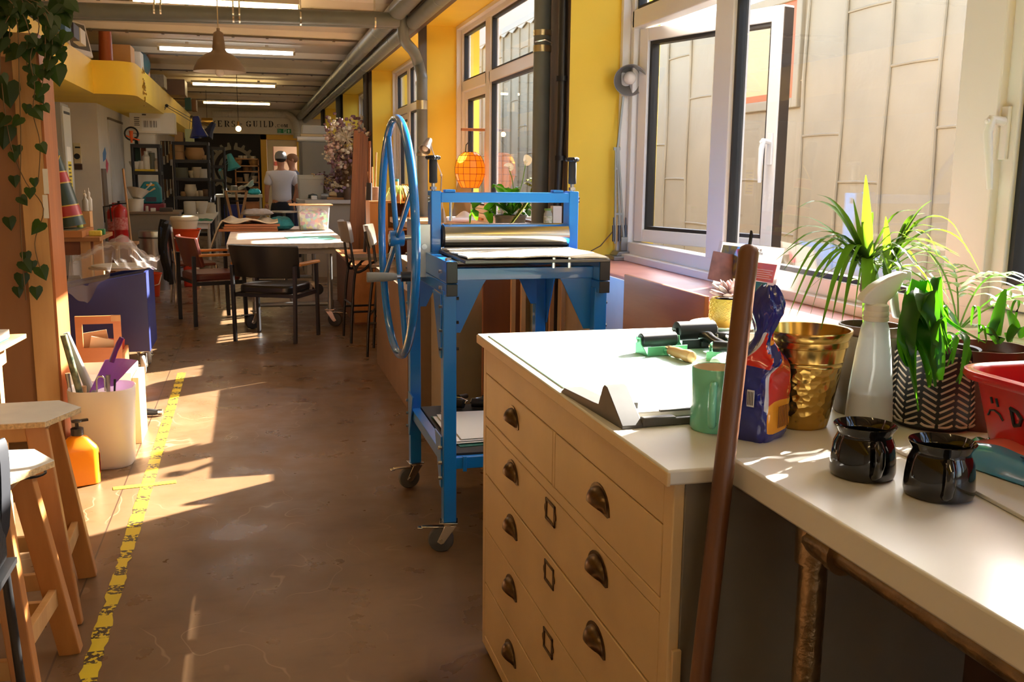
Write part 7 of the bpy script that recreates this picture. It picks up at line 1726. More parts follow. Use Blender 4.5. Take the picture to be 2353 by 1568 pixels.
g.build('running_figure', M('exit green', (20, 130, 76), 0.5), ex, smooth=0)
MB().bar((w*0.83, -0.003, h*0.1), (w*0.83, -0.003, h*0.65), 0.03, 0.003, (0, 1, 0)).prism([(w*0.73, h*0.5), (w*0.93, h*0.5), (w*0.83, h*0.92)], 'y', -0.004, -0.001).build('arrow', EW, ex, smooth=0)
put_text('Fire', h*0.42, EW, ex, Matrix(((1, 0, 0, w*0.05), (0, 0, -1, -0.002), (0, 1, 0, h*0.54), (0, 0, 0, 1)))); put_text('exit', h*0.42, EW, ex, Matrix(((1, 0, 0, w*0.05), (0, 0, -1, -0.002), (0, 1, 0, h*0.14), (0, 0, 0, 1))))
# gear mural on the black wall
GP = M('grey mural paint', (150, 142, 122), 0.7)
WY = ROOMY1-0.002
gc = P(536, 386, WY); gr = gc.z-P(536, 336, WY).z
gr = abs(gr)
mb = MB()
N_ = 96
def gearpt(a, rad): return (gc.x+rad*math.cos(a), gc.z+rad*math.sin(a))
for i in range(N_):
    a0, a1 = 2*PI*i/N_, 2*PI*(i+1)/N_
    if abs((math.degrees((a0+a1)/2) % 360)-90) < 3: continue
    mb.prism([gearpt(a0, gr*0.84), gearpt(a1, gr*0.84), gearpt(a1, gr), gearpt(a0, gr)], 'y', WY-0.006, WY-0.001)
for i in range(20):
    a = 2*PI*(i+0.5)/20
    if abs(math.degrees(a) % 360-90) < 4: continue
    mb.prism([gearpt(a-0.085, gr*0.99), gearpt(a+0.085, gr*0.99), gearpt(a+0.04, gr*1.17), gearpt(a-0.04, gr*1.17)], 'y', WY-0.006, WY-0.001)
for a0, a1, ra, rb in ((95, 170, 0.52, 0.66), (190, 262, 0.50, 0.72)):
    pts = [gearpt(R(a0+(a1-a0)*i/10), gr*rb) for i in range(11)]+[gearpt(R(a1-(a1-a0)*i/10), gr*(ra if i < 5 else ra-0.08*(i-5)/5)) for i in range(11)]
    mb.prism(pts, 'y', WY-0.006, WY-0.001)
tag(mb.build('gear_mural', GP, smooth=0), 'grey gear wheel mural painted on the black end wall', 'mural')
# flexible white duct over the band
dm = M('white flexible duct', (206, 196, 176), 0.6)
dt = thing('flexible_duct', 'white corrugated flexible duct along the top of the sign band', 'duct', (0, 0, 0))
pts = smooth_path([P(488, 262, EY-0.1), P(560, 262, EY-0.1), P(640, 263, EY-0.1), P(660, 264, EY-0.1), P(674, 274, EY-0.15), P(681, 296, EY-0.2), P(682, 318, EY-0.2)], 22)
MB().tube(pts, [0.085+0.008*(i % 2) for i in range(len(pts))], 14).build('hose', dm, dt, smooth=0)
# door surround and hallway
YF = M('yellow door frame', (224, 170, 30), 0.4)
d3 = bpy.data.objects.new('door_3', None); COL.objects.link(d3); d3['kind'] = 'structure'
MB().box(DX0, DX0+0.15, ROOMY1-0.04, ROOMY1+0.15, 0, DZ-0.02).box(DX1-0.1, DX1, ROOMY1-0.04, ROOMY1+0.15, 0, DZ-0.02).box(DX0, DX1, ROOMY1-0.04, ROOMY1+0.15, DZ-0.15, DZ-0.021).build('door_frame', YF, d3, smooth=0)
CRM = M('cream lining', (222, 204, 160), 0.5)
MB().box(DX0+0.16, DX0+0.31, ROOMY1+0.06, ROOMY1+0.14, 0, DZ-0.15).box(DX0+0.31, DX1-0.1, ROOMY1+0.06, ROOMY1+0.14, DZ-0.32, DZ-0.15).build('inner_lining', CRM, d3, smooth=0)
HALL = M('hall wall', (226, 208, 186), 0.6)
struct(MB().box(-1.2, 2.6, 29.6, 29.7, 0, 2.6).build('wall_hall_end', HALL, smooth=0)); struct(MB().box(-1.3, -1.2, 26.55, 29.7, 0, 2.6).box(2.6, 2.7, 26.55, 29.7, 0, 2.6).build('wall_hall_side', HALL, smooth=0))
struct(MB().box(-1.3, 2.7, 26.55, 29.7, -0.05, 0).build('floor_hall', M('hall floor', (150, 130, 104), 0.4), smooth=0)); struct(MB().box(-1.3, 2.7, 26.55, 29.7, 2.6, 2.7).build('ceiling_hall', HALL, smooth=0))
hd_ = bpy.data.objects.new('door_4', None); COL.objects.link(hd_); hd_['kind'] = 'structure'
a = P(630, 400, 29.58)
MB().box(a.x, a.x+0.75, 29.55, 29.59, 0, 2.2).build('door_leaf', M('pink hall door', (214, 176, 146), 0.5), hd_, smooth=0); MB().box(a.x-0.05, a.x, 29.5, 29.59, 0, 2.25).build('door_frame', M('dark red frame', (110, 44, 26), 0.5), hd_, smooth=0); MB().box(a.x+0.02, a.x+0.10, 29.53, 29.55, 1.6, 1.72).build('door_sign', M('red door sign', (170, 70, 50), 0.5), hd_, smooth=0)
hl = thing('ceiling_hall_light', 'bright hallway light strip glowing beyond the yellow door', 'light', (1.55, 28.6, 2.1)); MB().box(-0.1, 0.1, -0.1, 0.1, -1.2, 0.4).build('light_panel', M('hall light', (255, 250, 240), 0.5, emit=(255, 246, 230), es=9), hl, smooth=0)

# ---------------------------------------------------------------- wall side: whiteboard, petals, boxes, extinguishers
IX = -1.80
a, b = atX(250, 275, IX+0.02), atX(292, 470, IX+0.02)
wbd = thing('whiteboard', 'grey white board fixed on the inner side wall', 'whiteboard', (IX, a.y, b.z))
h = 2.0-b.z if False else a.z-b.z
MB().box(0.0005, 0.018, 0, b.y-a.y, 0, h).build('board', M('whiteboard grey', (196, 192, 184), 0.35, var=0.06), wbd, smooth=0)
MB().box(0.0005, 0.028, -0.02, b.y-a.y, h, h+0.03).build('frame', M('board frame', (110, 96, 76), 0.5), wbd, smooth=0)
for nm, c, pts, lab in (('petal_emblem', (64, 130, 190), [(237, 372), (236, 352), (241, 338), (244, 352), (243, 366)], 'blue petal emblem on the white side wall'), ('petal_emblem', (206, 40, 84), [(246, 399), (243, 382), (244, 364), (249, 376), (248, 390)], 'pink red petal emblem on the white side wall')):
    q = [atX(x, y, IX+0.001) for x, y in pts]; m = MB(); m.prism([(v.y, v.z) for v in q], 'x', IX+0.0006, IX+0.002)
    tag(m.build(nm, M(lab[:8], c, 0.5), smooth=0), lab, 'emblem')
WYF = 13.099
a, b = P(169, 329, WYF), P(189, 376, WYF)
th_ = thing('wall_thermostat', 'cream control box with a round dial on the inner wall', 'control box', (a.x, WYF, b.z))
MB().box(0, b.x-a.x, -0.05, 0, 0, a.z-b.z).build('case', M('cream box', (206, 190, 150), 0.4), th_, bevel=0.006)
MB().cyl(((b.x-a.x)*0.45, -0.06, (a.z-b.z)*0.35), ((b.x-a.x)*0.45, -0.05, (a.z-b.z)*0.35), 0.035, n=20).build('dial', BLK, th_); MB().box(0.02, 0.08, -0.053, -0.05, (a.z-b.z)*0.75, (a.z-b.z)*0.83).build('slot', BLK, th_, smooth=0)
a, b = P(172, 377, WYF), P(190, 390, WYF); tag(MB().box(0, b.x-a.x, -0.04, 0, 0, a.z-b.z).build('wall_dark_box', M('dark brown box', (66, 44, 32), 0.5), loc=(a.x, WYF, b.z), smooth=0), 'small dark brown box on the inner wall under the control box', 'box')
REDX = M('extinguisher red', (176, 20, 22), 0.3, coat=0.3)
def extinguisher(label, x, y, z, h, r):
    t = thing('fire_extinguisher', label, 'fire extinguisher', (x, y, z))
    MB().lathe([(0, 0), (r*0.95, 0), (r, 0.01), (r, h*0.76), (r*0.8, h*0.84), (r*0.35, h*0.89), (r*0.3, h*0.92), (0, h*0.92)], 24).build('cylinder', REDX, t)
    MB().box(-0.02, 0.07, -0.012, 0.012, h*0.92, h*0.96).box(-0.02, 0.06, -0.01, 0.01, h*0.985, h).box(-0.025, 0.0, -0.012, 0.012, h*0.9, h).build('valve', REDX if r > 0.08 else BLK, t, bevel=0.003)
    MB().tube([(-0.02, 0, h*0.93), (-r-0.03, -0.02, h*0.9), (-r-0.02, -0.03, h*0.5)], 0.009, 8).build('hose', BLK, t)
    m = MB(); m.lathe([(r+0.0008, h*0.3), (r+0.0008, h*0.6)], 24, cap=False); m.build('label', M('extinguisher label', (190, 60, 56), 0.4, col2=(214, 150, 146), vscale=40), t)
a = P(287, 556, 11.8)
es = thing('small_stool', 'small wooden stool with a red extinguisher on it, beside the metal bin', 'stool', (a.x, 11.8, 0))
zz = a.z
MB().box(-0.12, 0.14, -0.13, 0.13, zz-0.03, zz).build('seat', TIM, es, bevel=0.004)
for sx in (-0.08, 0.1):
    for sy in (-0.09, 0.09): MB().cyl((sx*1.3, sy*1.3, 0), (sx, sy, zz-0.03), 0.014).build('leg', TIM, es)
extinguisher('large red fire extinguisher standing on the small stool', a.x-0.03, 11.8, zz+0.0005, P(285, 462, 11.8).z-zz, 0.075)
b = P(264, 548, 12.3); hs_ = 0.6
tag(MB().box(-0.14, 0.14, -0.12, 0.12, 0, hs_).build('plinth_box', PLYD, loc=(-1.56, 12.3, 0), bevel=0.004), 'dark plywood plinth under the second extinguisher', 'plinth')
extinguisher('second red fire extinguisher behind the large one, by the wall', -1.56, 12.3, hs_+0.0005, 0.46, 0.09)
a0, a1 = P(308, 560, 12.0), P(283, 388, 12.35)
tag(MB().tube([(a0.x, 12.0, 0.0), (a1.x, 12.35, a1.z)], 0.013, 10).build('wooden_pole', TIM), 'pale wooden pole leaning against the whiteboard', 'pole')
a, b = atY(272, 388, 12.9), atY(289, 470, 12.9); tag(MB().box(-0.012, 0.012, 0, 0.3, 0, a.z).build('leaning_sheet', M('grey brown panel', (116, 100, 84), 0.6), loc=(IX+0.035, 13.15, 0), rot=(0, R(-1), 0), smooth=0), 'grey brown panel leaning in front of the whiteboard', 'panel')

# metal bin, buckets
a = P(357, 600, 12.55)
mbn = thing('metal_bin', 'tall brushed steel bin in front of the grey counter', 'bin', (a.x, 12.55, 0))
hb_ = P(357, 533, 12.55).z; rb = (P(392, 600, 12.55).x-P(322, 600, 12.55).x)/2
MB().lathe([(0, 0), (rb, 0), (rb, hb_-0.06), (rb*1.01, hb_-0.058), (rb*1.01, hb_), (rb*0.98, hb_+0.012), (0, hb_+0.018)], 40).build('body', STEEL, mbn)
MB().lathe([(rb*1.012, hb_-0.075), (rb*1.025, hb_-0.07), (rb*1.025, hb_-0.06), (rb*1.012, hb_-0.055)], 40, cap=False).build('lid_band', M('dark steel band', (110, 108, 104), 0.35, 0.9), mbn)
OB = M('orange red bucket', (222, 74, 26), 0.35, sub=0.1)
def bucket(label, x, y, z, r, h, mat, group=None, handle=True):
    t = thing('bucket', label, 'bucket', (x, y, z), 0, group)
    MB().lathe([(0, 0), (r*0.72, 0), (r*0.74, 0.006), (r*0.98, h*0.95), (r*1.06, h*0.955), (r*1.06, h), (r*0.95, h), (r*0.7, 0.01), (0, 0.008)], 30).build('pail', mat, t)
    if handle: MB().tube([(-r, 0, h*0.93), (-r*0.8, -r*0.75, h*0.62), (0, -r*1.05, h*0.45), (r*0.8, -r*0.75, h*0.55), (r, 0, h*0.93)], 0.006, 6).cyl((-0.04, -r*1.05, h*0.45), (0.04, -r*1.05, h*0.45), 0.012).build('handle', M('white bail', (226, 216, 200), 0.4), t)
    return t
a = P(345, 672, 11.75); bucket('small orange red bucket on the floor between trolley and metal bin', a.x+0.0, 11.85, 0, 0.125, 0.27, OB)
sx_, sy_ = P(430, 600, 12.75).x, 12.75
ps = thing('round_stool', 'pale round stool carrying the orange bucket', 'stool', (sx_, sy_, 0))
sz = P(430, 577, 12.75).z
MB().lathe([(0, sz-0.03), (0.17, sz-0.03), (0.18, sz-0.015), (0.17, sz), (0, sz)], 28).build('seat', M('pale stool wood', (214, 186, 146), 0.5), ps)
for i in range(4):
    a = PI/4+i*PI/2; MB().tube([(0.21*math.cos(a), 0.21*math.sin(a), 0), (0.13*math.cos(a), 0.13*math.sin(a), sz-0.03)], 0.016, 8).build('leg', M('pale stool wood', (214, 186, 146), 0.5), ps)
for a in (0, PI/2): MB().tube([(0.17*math.cos(a+PI/4), 0.17*math.sin(a+PI/4), sz*0.5), (-0.17*math.cos(a+PI/4), -0.17*math.sin(a+PI/4), sz*0.62)], 0.006, 6).build('wire_brace', DARK, ps)
bh_ = P(428, 525, 12.75).z-sz
bucket('orange red bucket standing on the pale round stool', sx_, sy_, sz+0.0005, 0.175, bh_, OB)
tb = thing('white_tub', 'cream white tub nested in the orange bucket on the stool', 'tub', (sx_-0.01, sy_, sz+bh_*0.7))
h2 = P(425, 498, 12.75).z-(sz+bh_*0.7)
MB().lathe([(0, 0), (0.13, 0), (0.162, h2*0.8), (0.172, h2*0.82), (0.172, h2*0.93), (0.165, h2*0.95), (0.165, h2), (0, h2*0.98)], 30).build('tub', M('cream tub plastic', (226, 210, 176), 0.4), tb)
tag(MB().prism([(q[0], q[1]) for q in rrect(0.16, 0.16, 0.04, 4)], 'z', 0, 0.30).build('red_container', M('red container', (206, 50, 22), 0.4), loc=(sx_+0.03, sy_+0.05, 0), bevel=0.015), 'red plastic container on the floor behind the round stool', 'container')

# ---------------------------------------------------------------- grey counter with sink things
GRC = M('grey counter face', (134, 124, 110), 0.6, var=0.08)
ca, cb = P(300, 487, 13.15), P(408, 487, 13.15)
ctr = thing('grey_counter', 'grey fronted counter with brown top behind the metal bin', 'counter', (-1.775, 13.15, 0))
cw_ = cb.x+1.775; cz_ = ca.z
MB().box(0.05, cw_, 0.02, 0.72, 0, cz_-0.03).build('body', GRC, ctr, smooth=0); MB().box(0, cw_+0.02, -0.01, 0.74, cz_-0.03, cz_).build('top', M('brown counter top', (122, 100, 78), 0.4), ctr, bevel=0.003, smooth=0)
def ontop(px_, yb, Y, zt): q = P(px_, yb, Y); return (q.x, Y, zt+0.0006)
WPL = M('white tub plastic', (214, 206, 190), 0.45)
wt2 = thing('mixing_tub', 'white mixing tub with hooked handle on the grey counter', 'tub', ontop(312, 485, 13.3, cz_))
r = 0.105; h = P(312, 457, 13.3).z-cz_
MB().lathe([(0, 0), (r*0.88, 0), (r, h), (r*1.06, h), (r*1.06, h-0.015), (r*0.98, h-0.01), (0, 0.01)], 26).build('tub', WPL, wt2)
bw = thing('tilted_bowl', 'white bowl with tool handles tilted on top of the mixing tub', 'bowl', (ontop(314, 485, 13.3, cz_)[0]+0.01, 13.3, cz_+h+0.01), rot=(R(-14), R(10), 0))
MB().lathe([(0, 0), (0.06, 0), (0.135, 0.11), (0.14, 0.11), (0.128, 0.10), (0.05, 0.012), (0, 0.012)], 28).build('bowl', WPL, bw)
for k, (dx, dz, c) in enumerate(((0.20, 0.16, (206, 180, 130)), (0.15, 0.22, (196, 190, 176)))): MB().tube([(0.03, 0, 0.05), (dx*0.75, -0.02, dz*0.7), (dx, -0.03, dz)], [0.006, 0.008, 0.014], 8).build('tool_handle', M('bowl tool %d' % k, c, 0.5), bw)
tcs = thing('teal_case', 'teal plastic tool case with orange handle on the counter', 'case', (P(347, 455, 13.55).x, 13.55, P(347, 455, 13.55).z))
TEAL = M('teal plastic case', (16, 112, 118), 0.4)
w = (P(371, 430, 13.55).x-P(322, 430, 13.55).x)/2; h = P(347, 404, 13.55).z-P(347, 455, 13.55).z
tcs.location.z = cz_+0.09
MB().prism([(-w, 0.02), (-w*0.95, 0), (w*0.95, 0), (w, 0.02), (w, h*0.72), (w*0.6, h), (-w*0.6, h), (-w, h*0.72)], 'y', 0, 0.10).build('case_body', TEAL, tcs, bevel=0.02, seg=3)
MB().box(-0.05, 0.05, -0.004, 0.002, h*0.80, h*0.88).build('handle', M('orange case handle', (220, 150, 30), 0.4), tcs, bevel=0.002); MB().box(-w*0.5, w*0.5, -0.003, 0.001, h*0.1, h*0.3).build('label', M('dark case label', (60, 56, 70), 0.5), tcs, smooth=0)
tag(MB().box(-0.18, 0.16, 0, 0.3, 0, 0.0885).build('red_box', M('dark red box', (120, 30, 44), 0.5), loc=(tcs.location.x, 13.5, cz_+0.0006), bevel=0.006), 'dark red box under the teal case on the counter', 'box')
for k, (px_, w, h, c, lab, nm, cat) in enumerate(((352, 0.06, 0.045, (206, 200, 186), 'low white container on the grey counter edge', 'container', 'container'), (382, 0.16, 0.05, (58, 50, 44), 'pile of dark tools at the end of the grey counter', 'dark_tool', 'tool'), (338, 0.03, 0.07, (190, 184, 170), 'thin white bottle on the grey counter', 'bottle', 'bottle'))):
    q = ontop(px_, 485, 13.22, cz_); tag(MB().box(-w/2, w/2, -0.03, 0.03, 0, h).build(nm, M('counter thing %d' % k, c, 0.5), loc=q, bevel=0.006), lab, cat)

# black plastic shelving racks with their goods
RK = M('black shelving plastic', (30, 25, 24), 0.5)
def rack(label, x0, x1, Y, depth, levels):
    t = thing('shelving_rack', label, 'shelving', (x0, Y, 0))
    w = x1-x0
    for z in levels: MB().box(0, w, 0, depth, z-0.05, z).build('shelf', RK, t, smooth=0)
    for x in (0.02, w-0.02):
        for y in (0.02, depth-0.02): MB().cyl((x, y, 0), (x, y, levels[-1]), 0.022, n=10).build('post', RK, t)
    return t
YA = 15.2
xa0, xa1 = P(303, 400, YA).x, P(370, 400, YA).x
xa0 = max(xa0, -1.76)
LA = [0.35]+[P(330, y, YA).z for y in (460, 394, 331)]
rack('black plastic rack with teal case in front and white jars inside', xa0, xa1, YA, 0.4, LA)
YB = 17.2
xb0, xb1 = P(398, 400, YB).x, P(482, 400, YB).x
LBv = [0.4]+[P(440, y, YB).z for y in (452, 409, 367, 326)]
rack('black plastic rack of clay pots beside the black mural wall', xb0, xb1, YB, 0.45, LBv)
YC = 18.6
xc0, xc1 = P(486, 400, YC).x, P(503, 400, YC).x
LC = [0.4]+[P(490, y, YC).z for y in (412, 380, 338)]
rack('narrow black rack tucked behind the rack of clay pots', xc0, xc1+0.12, YC, 0.35, LC)
CLAY = [M('clay %d' % k, c, 0.7) for k, c in enumerate(((150, 112, 66), (176, 134, 84), (120, 88, 58), (196, 178, 146), (96, 92, 72), (206, 196, 176)))]
def potshape(name, label, cat, x, y, z, r, h, mat, prof=0, group=None):
    pr = [[(0, 0), (0.7, 0), (0.95, 0.3), (1, 0.6), (0.85, 0.95), (0.9, 1), (0.75, 0.98), (0, 0.9)], [(0, 0), (1, 0), (1, 0.96), (0.9, 1), (0, 0.98)], [(0, 0), (0.55, 0), (1, 0.9), (1, 1), (0.9, 0.98), (0, 0.4)], [(0, 0), (1, 0), (1, 0.7), (0.5, 0.82), (0.5, 1), (0, 1)]][prof]
    o = MB().lathe([(a*r, b*h) for a, b in pr], 18).build(name, mat, loc=(x, y, z+0.0006)); return tag(o, label, cat, group)
random.seed(21)
# rack B goods
zB = dict(zip((4, 3, 2, 1), (LBv[4], LBv[3], LBv[2], LBv[1])))
def bx_(px_, Y=YB+0.15): return P(px_, 400, Y).x
for px_, s, r, h, c, pf, lab in ((409, 3, .12, .13, 1, 1, 'lower round clay bowl of two stacked on the upper shelf'), (449, 3, .16, .2, 1, 0, 'big folded clay vessel on the upper shelf of the pot rack'), (470, 3, .06, .08, 1, 0, 'small clay knob pot at the end of the upper shelf'), (415, 2, .12, .17, 4, 1, 'dark green box shaped pot on the middle shelf'), (441, 2, .07, .12, 3, 2, 'pale clay cup on the middle shelf'), (452, 2, .09, .18, 3, 0, 'pale rounded pot behind the clay cup on the middle shelf'), (466, 2, .08, .15, 5, 1, 'white square pot at the end of the middle shelf'), (419, 1, .05, .08, 1, 0, 'small tan pot on the lower shelf'), (436, 1, .10, .20, 3, 0, 'tall pale vase on the lower shelf of the pot rack'), (448, 1, .06, .09, 3, 0, 'small pale pot in the middle of the lower shelf'), (459, 1, .06, .10, 3, 0, 'small pale pot with a spout on the lower shelf'), (470, 1, .06, .12, 2, 0, 'brown glass jar at the end of the lower shelf')):
    potshape('clay_pot', lab, 'pot', bx_(px_), YB+0.2, zB[s], r, h, CLAY[c], pf)
potshape('clay_pot', 'upper round clay bowl of two stacked on the upper shelf', 'pot', bx_(409), YB+0.2, zB[3]+0.131, .115, .12, CLAY[1], 1)
pbox('plank_board', 'pale wooden strip lying across the top of the pot rack', 'strip', 428, 322, 476, 325, YB+0.1, 0.05, TIM, zb=LBv[4]+0.0006) if False else None
# goods on top of rack B
zt = LBv[4]
for x0, x1, yt, c, lab in ((400, 420, 303, (170, 130, 78), 'brown card box at the front of the pot rack top'), (424, 443, 296, (178, 186, 140), 'pale green box on top of the pot rack'), (386, 397, 300, (40, 84, 80), 'dark teal folder box on top of the racks')):
    a, b = P(x0, yt, YB), P(x1, yt, YB); tag(MB().box(0, b.x-a.x, 0.02, 0.36, 0, a.z-zt).build('storage_box', M(lab[:14], c, 0.6), loc=(max(a.x, xb0 if x0 > 398 else a.x), YB, zt+0.0006), bevel=0.004, smooth=0), lab, 'box') if x0 > 398 else None
# rack A goods
zA = LA
def ax_(px_, Y=YA+0.12): return P(px_, 400, Y).x
for px_, r, h, c, pf, lab in ((338, .06, .26, 5, 3, 'tall white jar on the yellow tray'), (351, .045, .24, 4, 1, 'pale green bottle beside the tall white jar'), (327, .05, .12, 5, 1, 'short white jar on the yellow tray'), (311, .08, .11, 5, 2, 'wide white bowl at the wall end of the rack shelf'), (361, .04, .16, 3, 3, 'white bottle at the end of the rack shelf')):
    potshape('white_jar', lab, 'jar', ax_(px_), YA+0.12, zA[2]+0.031, r, h, CLAY[c], pf)
a, b = ax_(308), ax_(356); tag(MB().box(a, b, YA+0.02, YA+0.3, zA[2]+0.0006, zA[2]+0.03).build('yellow_tray', M('yellow tray', (226, 186, 40), 0.5), bevel=0.006), 'yellow tray on the middle shelf of the rack by the wall', 'tray')
for k, (px_, h, c) in enumerate(((296, .5, (40, 70, 56)), (310, .42, (160, 90, 56)), (318, .3, (206, 200, 186)))):
    tag(MB().box(-0.035, 0.035, 0, 0.05, 0, h).build('upright_book', M('rack book %d' % k, c, 0.6), loc=(max(ax_(px_+6), xa0+0.06+0.08*k), YA+0.34, zA[2]+0.0006)), ['tall dark green folder at the back of the rack shelf', 'terracotta coloured folder at the back of the rack shelf', 'short white folder at the back of the rack shelf'][k], 'folder')
zt = LA[3]
a, b = P(312, 306, YA), P(357, 317, YA)
gt_ = thing('grey_tub', 'pale grey storage tub on top of the rack by the wall', 'tub', ((a.x+b.x)/2, YA+0.2, zt+0.0006))
w = (b.x-a.x)/2; h = a.z-zt
m = MB(); m.rings([[Vector((q[0], q[1], z)) for q in rrect(2*w*s, 0.34*s, 0.03, 3)] for s, z in ((0.86, 0), (0.97, h*0.85), (1.03, h*0.86), (1.03, h))]); m.build('tub', WPL, gt_)
a, b = P(297, 258, YA), P(402, 300, YA)
pr_ = thing('long_white_box', 'long white cardboard box with printed labels on top of the racks', 'box', (max(a.x, -1.77), YA-0.02, zt+h+0.002))
w = b.x-max(a.x, -1.77); hh_ = a.z-(zt+h)
MB().box(0, w, 0, 0.40, 0, hh_).build('box_body', M('white card box', (222, 214, 198), 0.6), pr_, bevel=0.003, smooth=0)
MB().box(w*0.26, w*0.68, -0.0015, 0, hh_*0.12, hh_*0.72).build('label', M('box label', (228, 224, 216), 0.5), pr_, smooth=0)
m = MB()
for k in range(5): m.box(w*0.10, w*(0.22-0.01*(k % 2)), -0.002, 0, hh_*(0.36+0.09*k), hh_*(0.40+0.09*k))
for k in range(14): m.box(w*(0.30+0.022*k), w*(0.30+0.022*k+(0.013 if k % 3 else 0.006)), -0.003, -0.0015, hh_*0.28, hh_*0.6) if k not in (5, 9) else None
m.box(w*0.28, w*0.37, -0.002, 0, hh_*0.86, hh_*0.92)
m.build('lettering', M('dark box print', (70, 62, 58), 0.6), pr_, smooth=0)
# orange heat gun hanging on rack
hgx = P(298, 312, YA-0.1)
og = thing('hanging_funnel', 'orange funnel gun with black hoop hanging from the rack corner', 'tool', (hgx.x+0.02, YA-0.06, hgx.z))
MB().tube([(0.09*math.cos(a), 0.0, 0.09*math.sin(a)+0.03) for a in [2*PI*i/20 for i in range(20)]], 0.012, 6, closed=True).build('hoop', BLK, og)
OG = M('orange tool plastic', (230, 92, 20), 0.4)
MB().cyl((0, -0.03, 0.07), (0, -0.03, -0.10), 0.03, 0.012).bar((0, -0.03, -0.03), (0.11, -0.03, -0.06), 0.02, 0.02).bar((0, -0.03, -0.03), (-0.07, -0.03, 0.0), 0.02, 0.02).build('funnel', OG, og)
# tools hung between the racks and on rack B's side: brushes and blades
BR = [M('hung tool %d' % k, c, 0.6) for k, c in enumerate(((206, 188, 150), (120, 84, 50), (180, 180, 176), (70, 56, 44)))]
hr = thing('tool_rail', 'dark wall rail of hooks between the two black racks', 'rail', (0, 0, 0))
ra, rb_ = P(372, 398, 18.0), P(396, 398, 18.0)
MB().box(ra.x, rb_.x, 18.02, 18.06, 0, ra.z+0.55).build('back_board', RK, hr, smooth=0)
for row, (z1, n, Lt) in enumerate(((P(380, 325, 18).z, 6, 0.42), (P(380, 412, 18).z, 6, 0.36))):
    for k in range(n):
        x = ra.x+0.02+(rb_.x-ra.x-0.03)*k/(n-1); Lk = Lt*random.uniform(0.7, 1.05)
        t = thing('hanging_brush', 'brush hanging on the dark rail between the black racks', 'brush', (x, 17.985, z1-Lk), 0, 'brushes hung on the rail between the racks')
        MB().cyl((0, 0, Lk*0.35), (0, 0, Lk), 0.008, n=8).build('handle', BR[k % 4], t); MB().box(-0.016, 0.016, -0.01, 0.01, 0, Lk*0.36).build('bristles', BR[(k+row+1) % 4], t)

# pottery table with white tubs
ptb = thing('pottery_table', 'long white topped pottery table below the racks', 'table', (-1.0, 13.75, 0))
pz = 0.76; px0_, px1_ = -1.05, P(484, 508, 13.75).x
MB().box(px0_+1.0, px1_+1.0, 0.25, 3.3, pz-0.03, pz).build('top', M('white table top', (214, 206, 190), 0.4, var=0.06), ptb, bevel=0.003, smooth=0)
for x in (px0_+1.06, px1_+0.96):
    for y in (0.30, 3.2): MB().cyl((x, y, 0), (x, y, pz-0.03), 0.022).build('leg', M('pale metal leg', (196, 186, 166), 0.4, 0.5), ptb)
MB().box(px0_+1.04, px1_+0.98, 0.28, 0.30, pz-0.11, pz-0.03).build('apron', WHITE, ptb, smooth=0)
for k, (px_, yb, r, h, pf, c, lab) in enumerate(((401, 492, .10, .20, 1, 5, 'square white tub at the front of the pottery table'), (418, 490, .11, .13, 2, 5, 'wide white tub beside the square one on the pottery table'), (441, 492, .06, .09, 2, 3, 'small cream beaker on the pottery table'), (460, 492, .10, .20, 2, 5, 'tall white bucket on the pottery table'), (477, 486, .09, .17, 2, 5, 'white bucket at the edge of the pottery table'), (432, 478, .09, .12, 2, 3, 'cream bowl behind the beaker on the pottery table'), (489, 474, .08, .14, 1, 5, 'white container far back on the pottery table'))):
    q = atZ(px_, yb, pz)
    y = min(max(q.y, 14.2), 16.6); x = max(P(px_, 400, y).x, px0_+r+0.01)
    potshape('white_tub', lab, 'tub', min(x, px1_-r-0.02), y, pz, r, h, CLAY[c], pf)
tag(MB().grid(lambda u, v: (0.24*u-0.12, 0.24*v, 0.004+0.02*math.sin(PI*u)*math.sin(PI*v)+0.006*math.sin(13*u+9*v)), 10, 8, 0.004).build('green_cloth', M('green cloth', (40, 110, 70), 0.8), loc=(P(474, 490, 14.1).x-0.04, 14.02, pz+0.004)), 'crumpled green cloth on the front of the pottery table', 'cloth')

# black double arm lamps with blue shades, clamped to the racks
BLU = M('blue lamp enamel', (24, 42, 110), 0.25, coat=0.4)
def armlamp(label, base, elbow, head, Y, axis, sc, shade, arm, clampc):
    q0, q1, q2 = P(*base, Y), P(*elbow, Y), P(*head, Y)
    t = thing('arm_lamp', label, 'lamp', q0)
    MB().box(-0.03, 0.03, -0.03, 0.03, -0.06, 0.02).build('clamp', clampc, t, bevel=0.004)
    for s in (-0.016, 0.016):
        MB().bar(Vector((s, 0, 0)), q1-q0+Vector((s*1.2, 0, s)), 0.008, 0.008).build('lower_arm', arm, t); MB().bar(q1-q0+Vector((0, 0, s)), q2-q0+Vector((0, 0, s*1.6)), 0.008, 0.008).build('upper_arm', arm, t)
    MB().ball(q1-q0, 0.025, 10, 6).build('joint', arm, t)
    am = Matrix.Translation(q2-q0) @ Vector(axis).normalized().to_track_quat('Z', 'Y').to_matrix().to_4x4()
    MB().lathe([(0, -0.07*sc), (0.035*sc, -0.07*sc), (0.045*sc, -0.02*sc), (0.055*sc, 0.05*sc), (0.10*sc, 0.15*sc), (0.098*sc, 0.15*sc), (0.05*sc, 0.05*sc), (0, 0.03*sc)], 26, m=am).build('shade', shade, t)
    return t
armlamp('black double arm lamp with royal blue shade reaching out from the rack top', (339, 305), (383, 243), (452, 283), 15.3, (0.12, -0.1, -1), 1.35, BLU, M('black lamp arm', (30, 28, 28), 0.4), WPL)
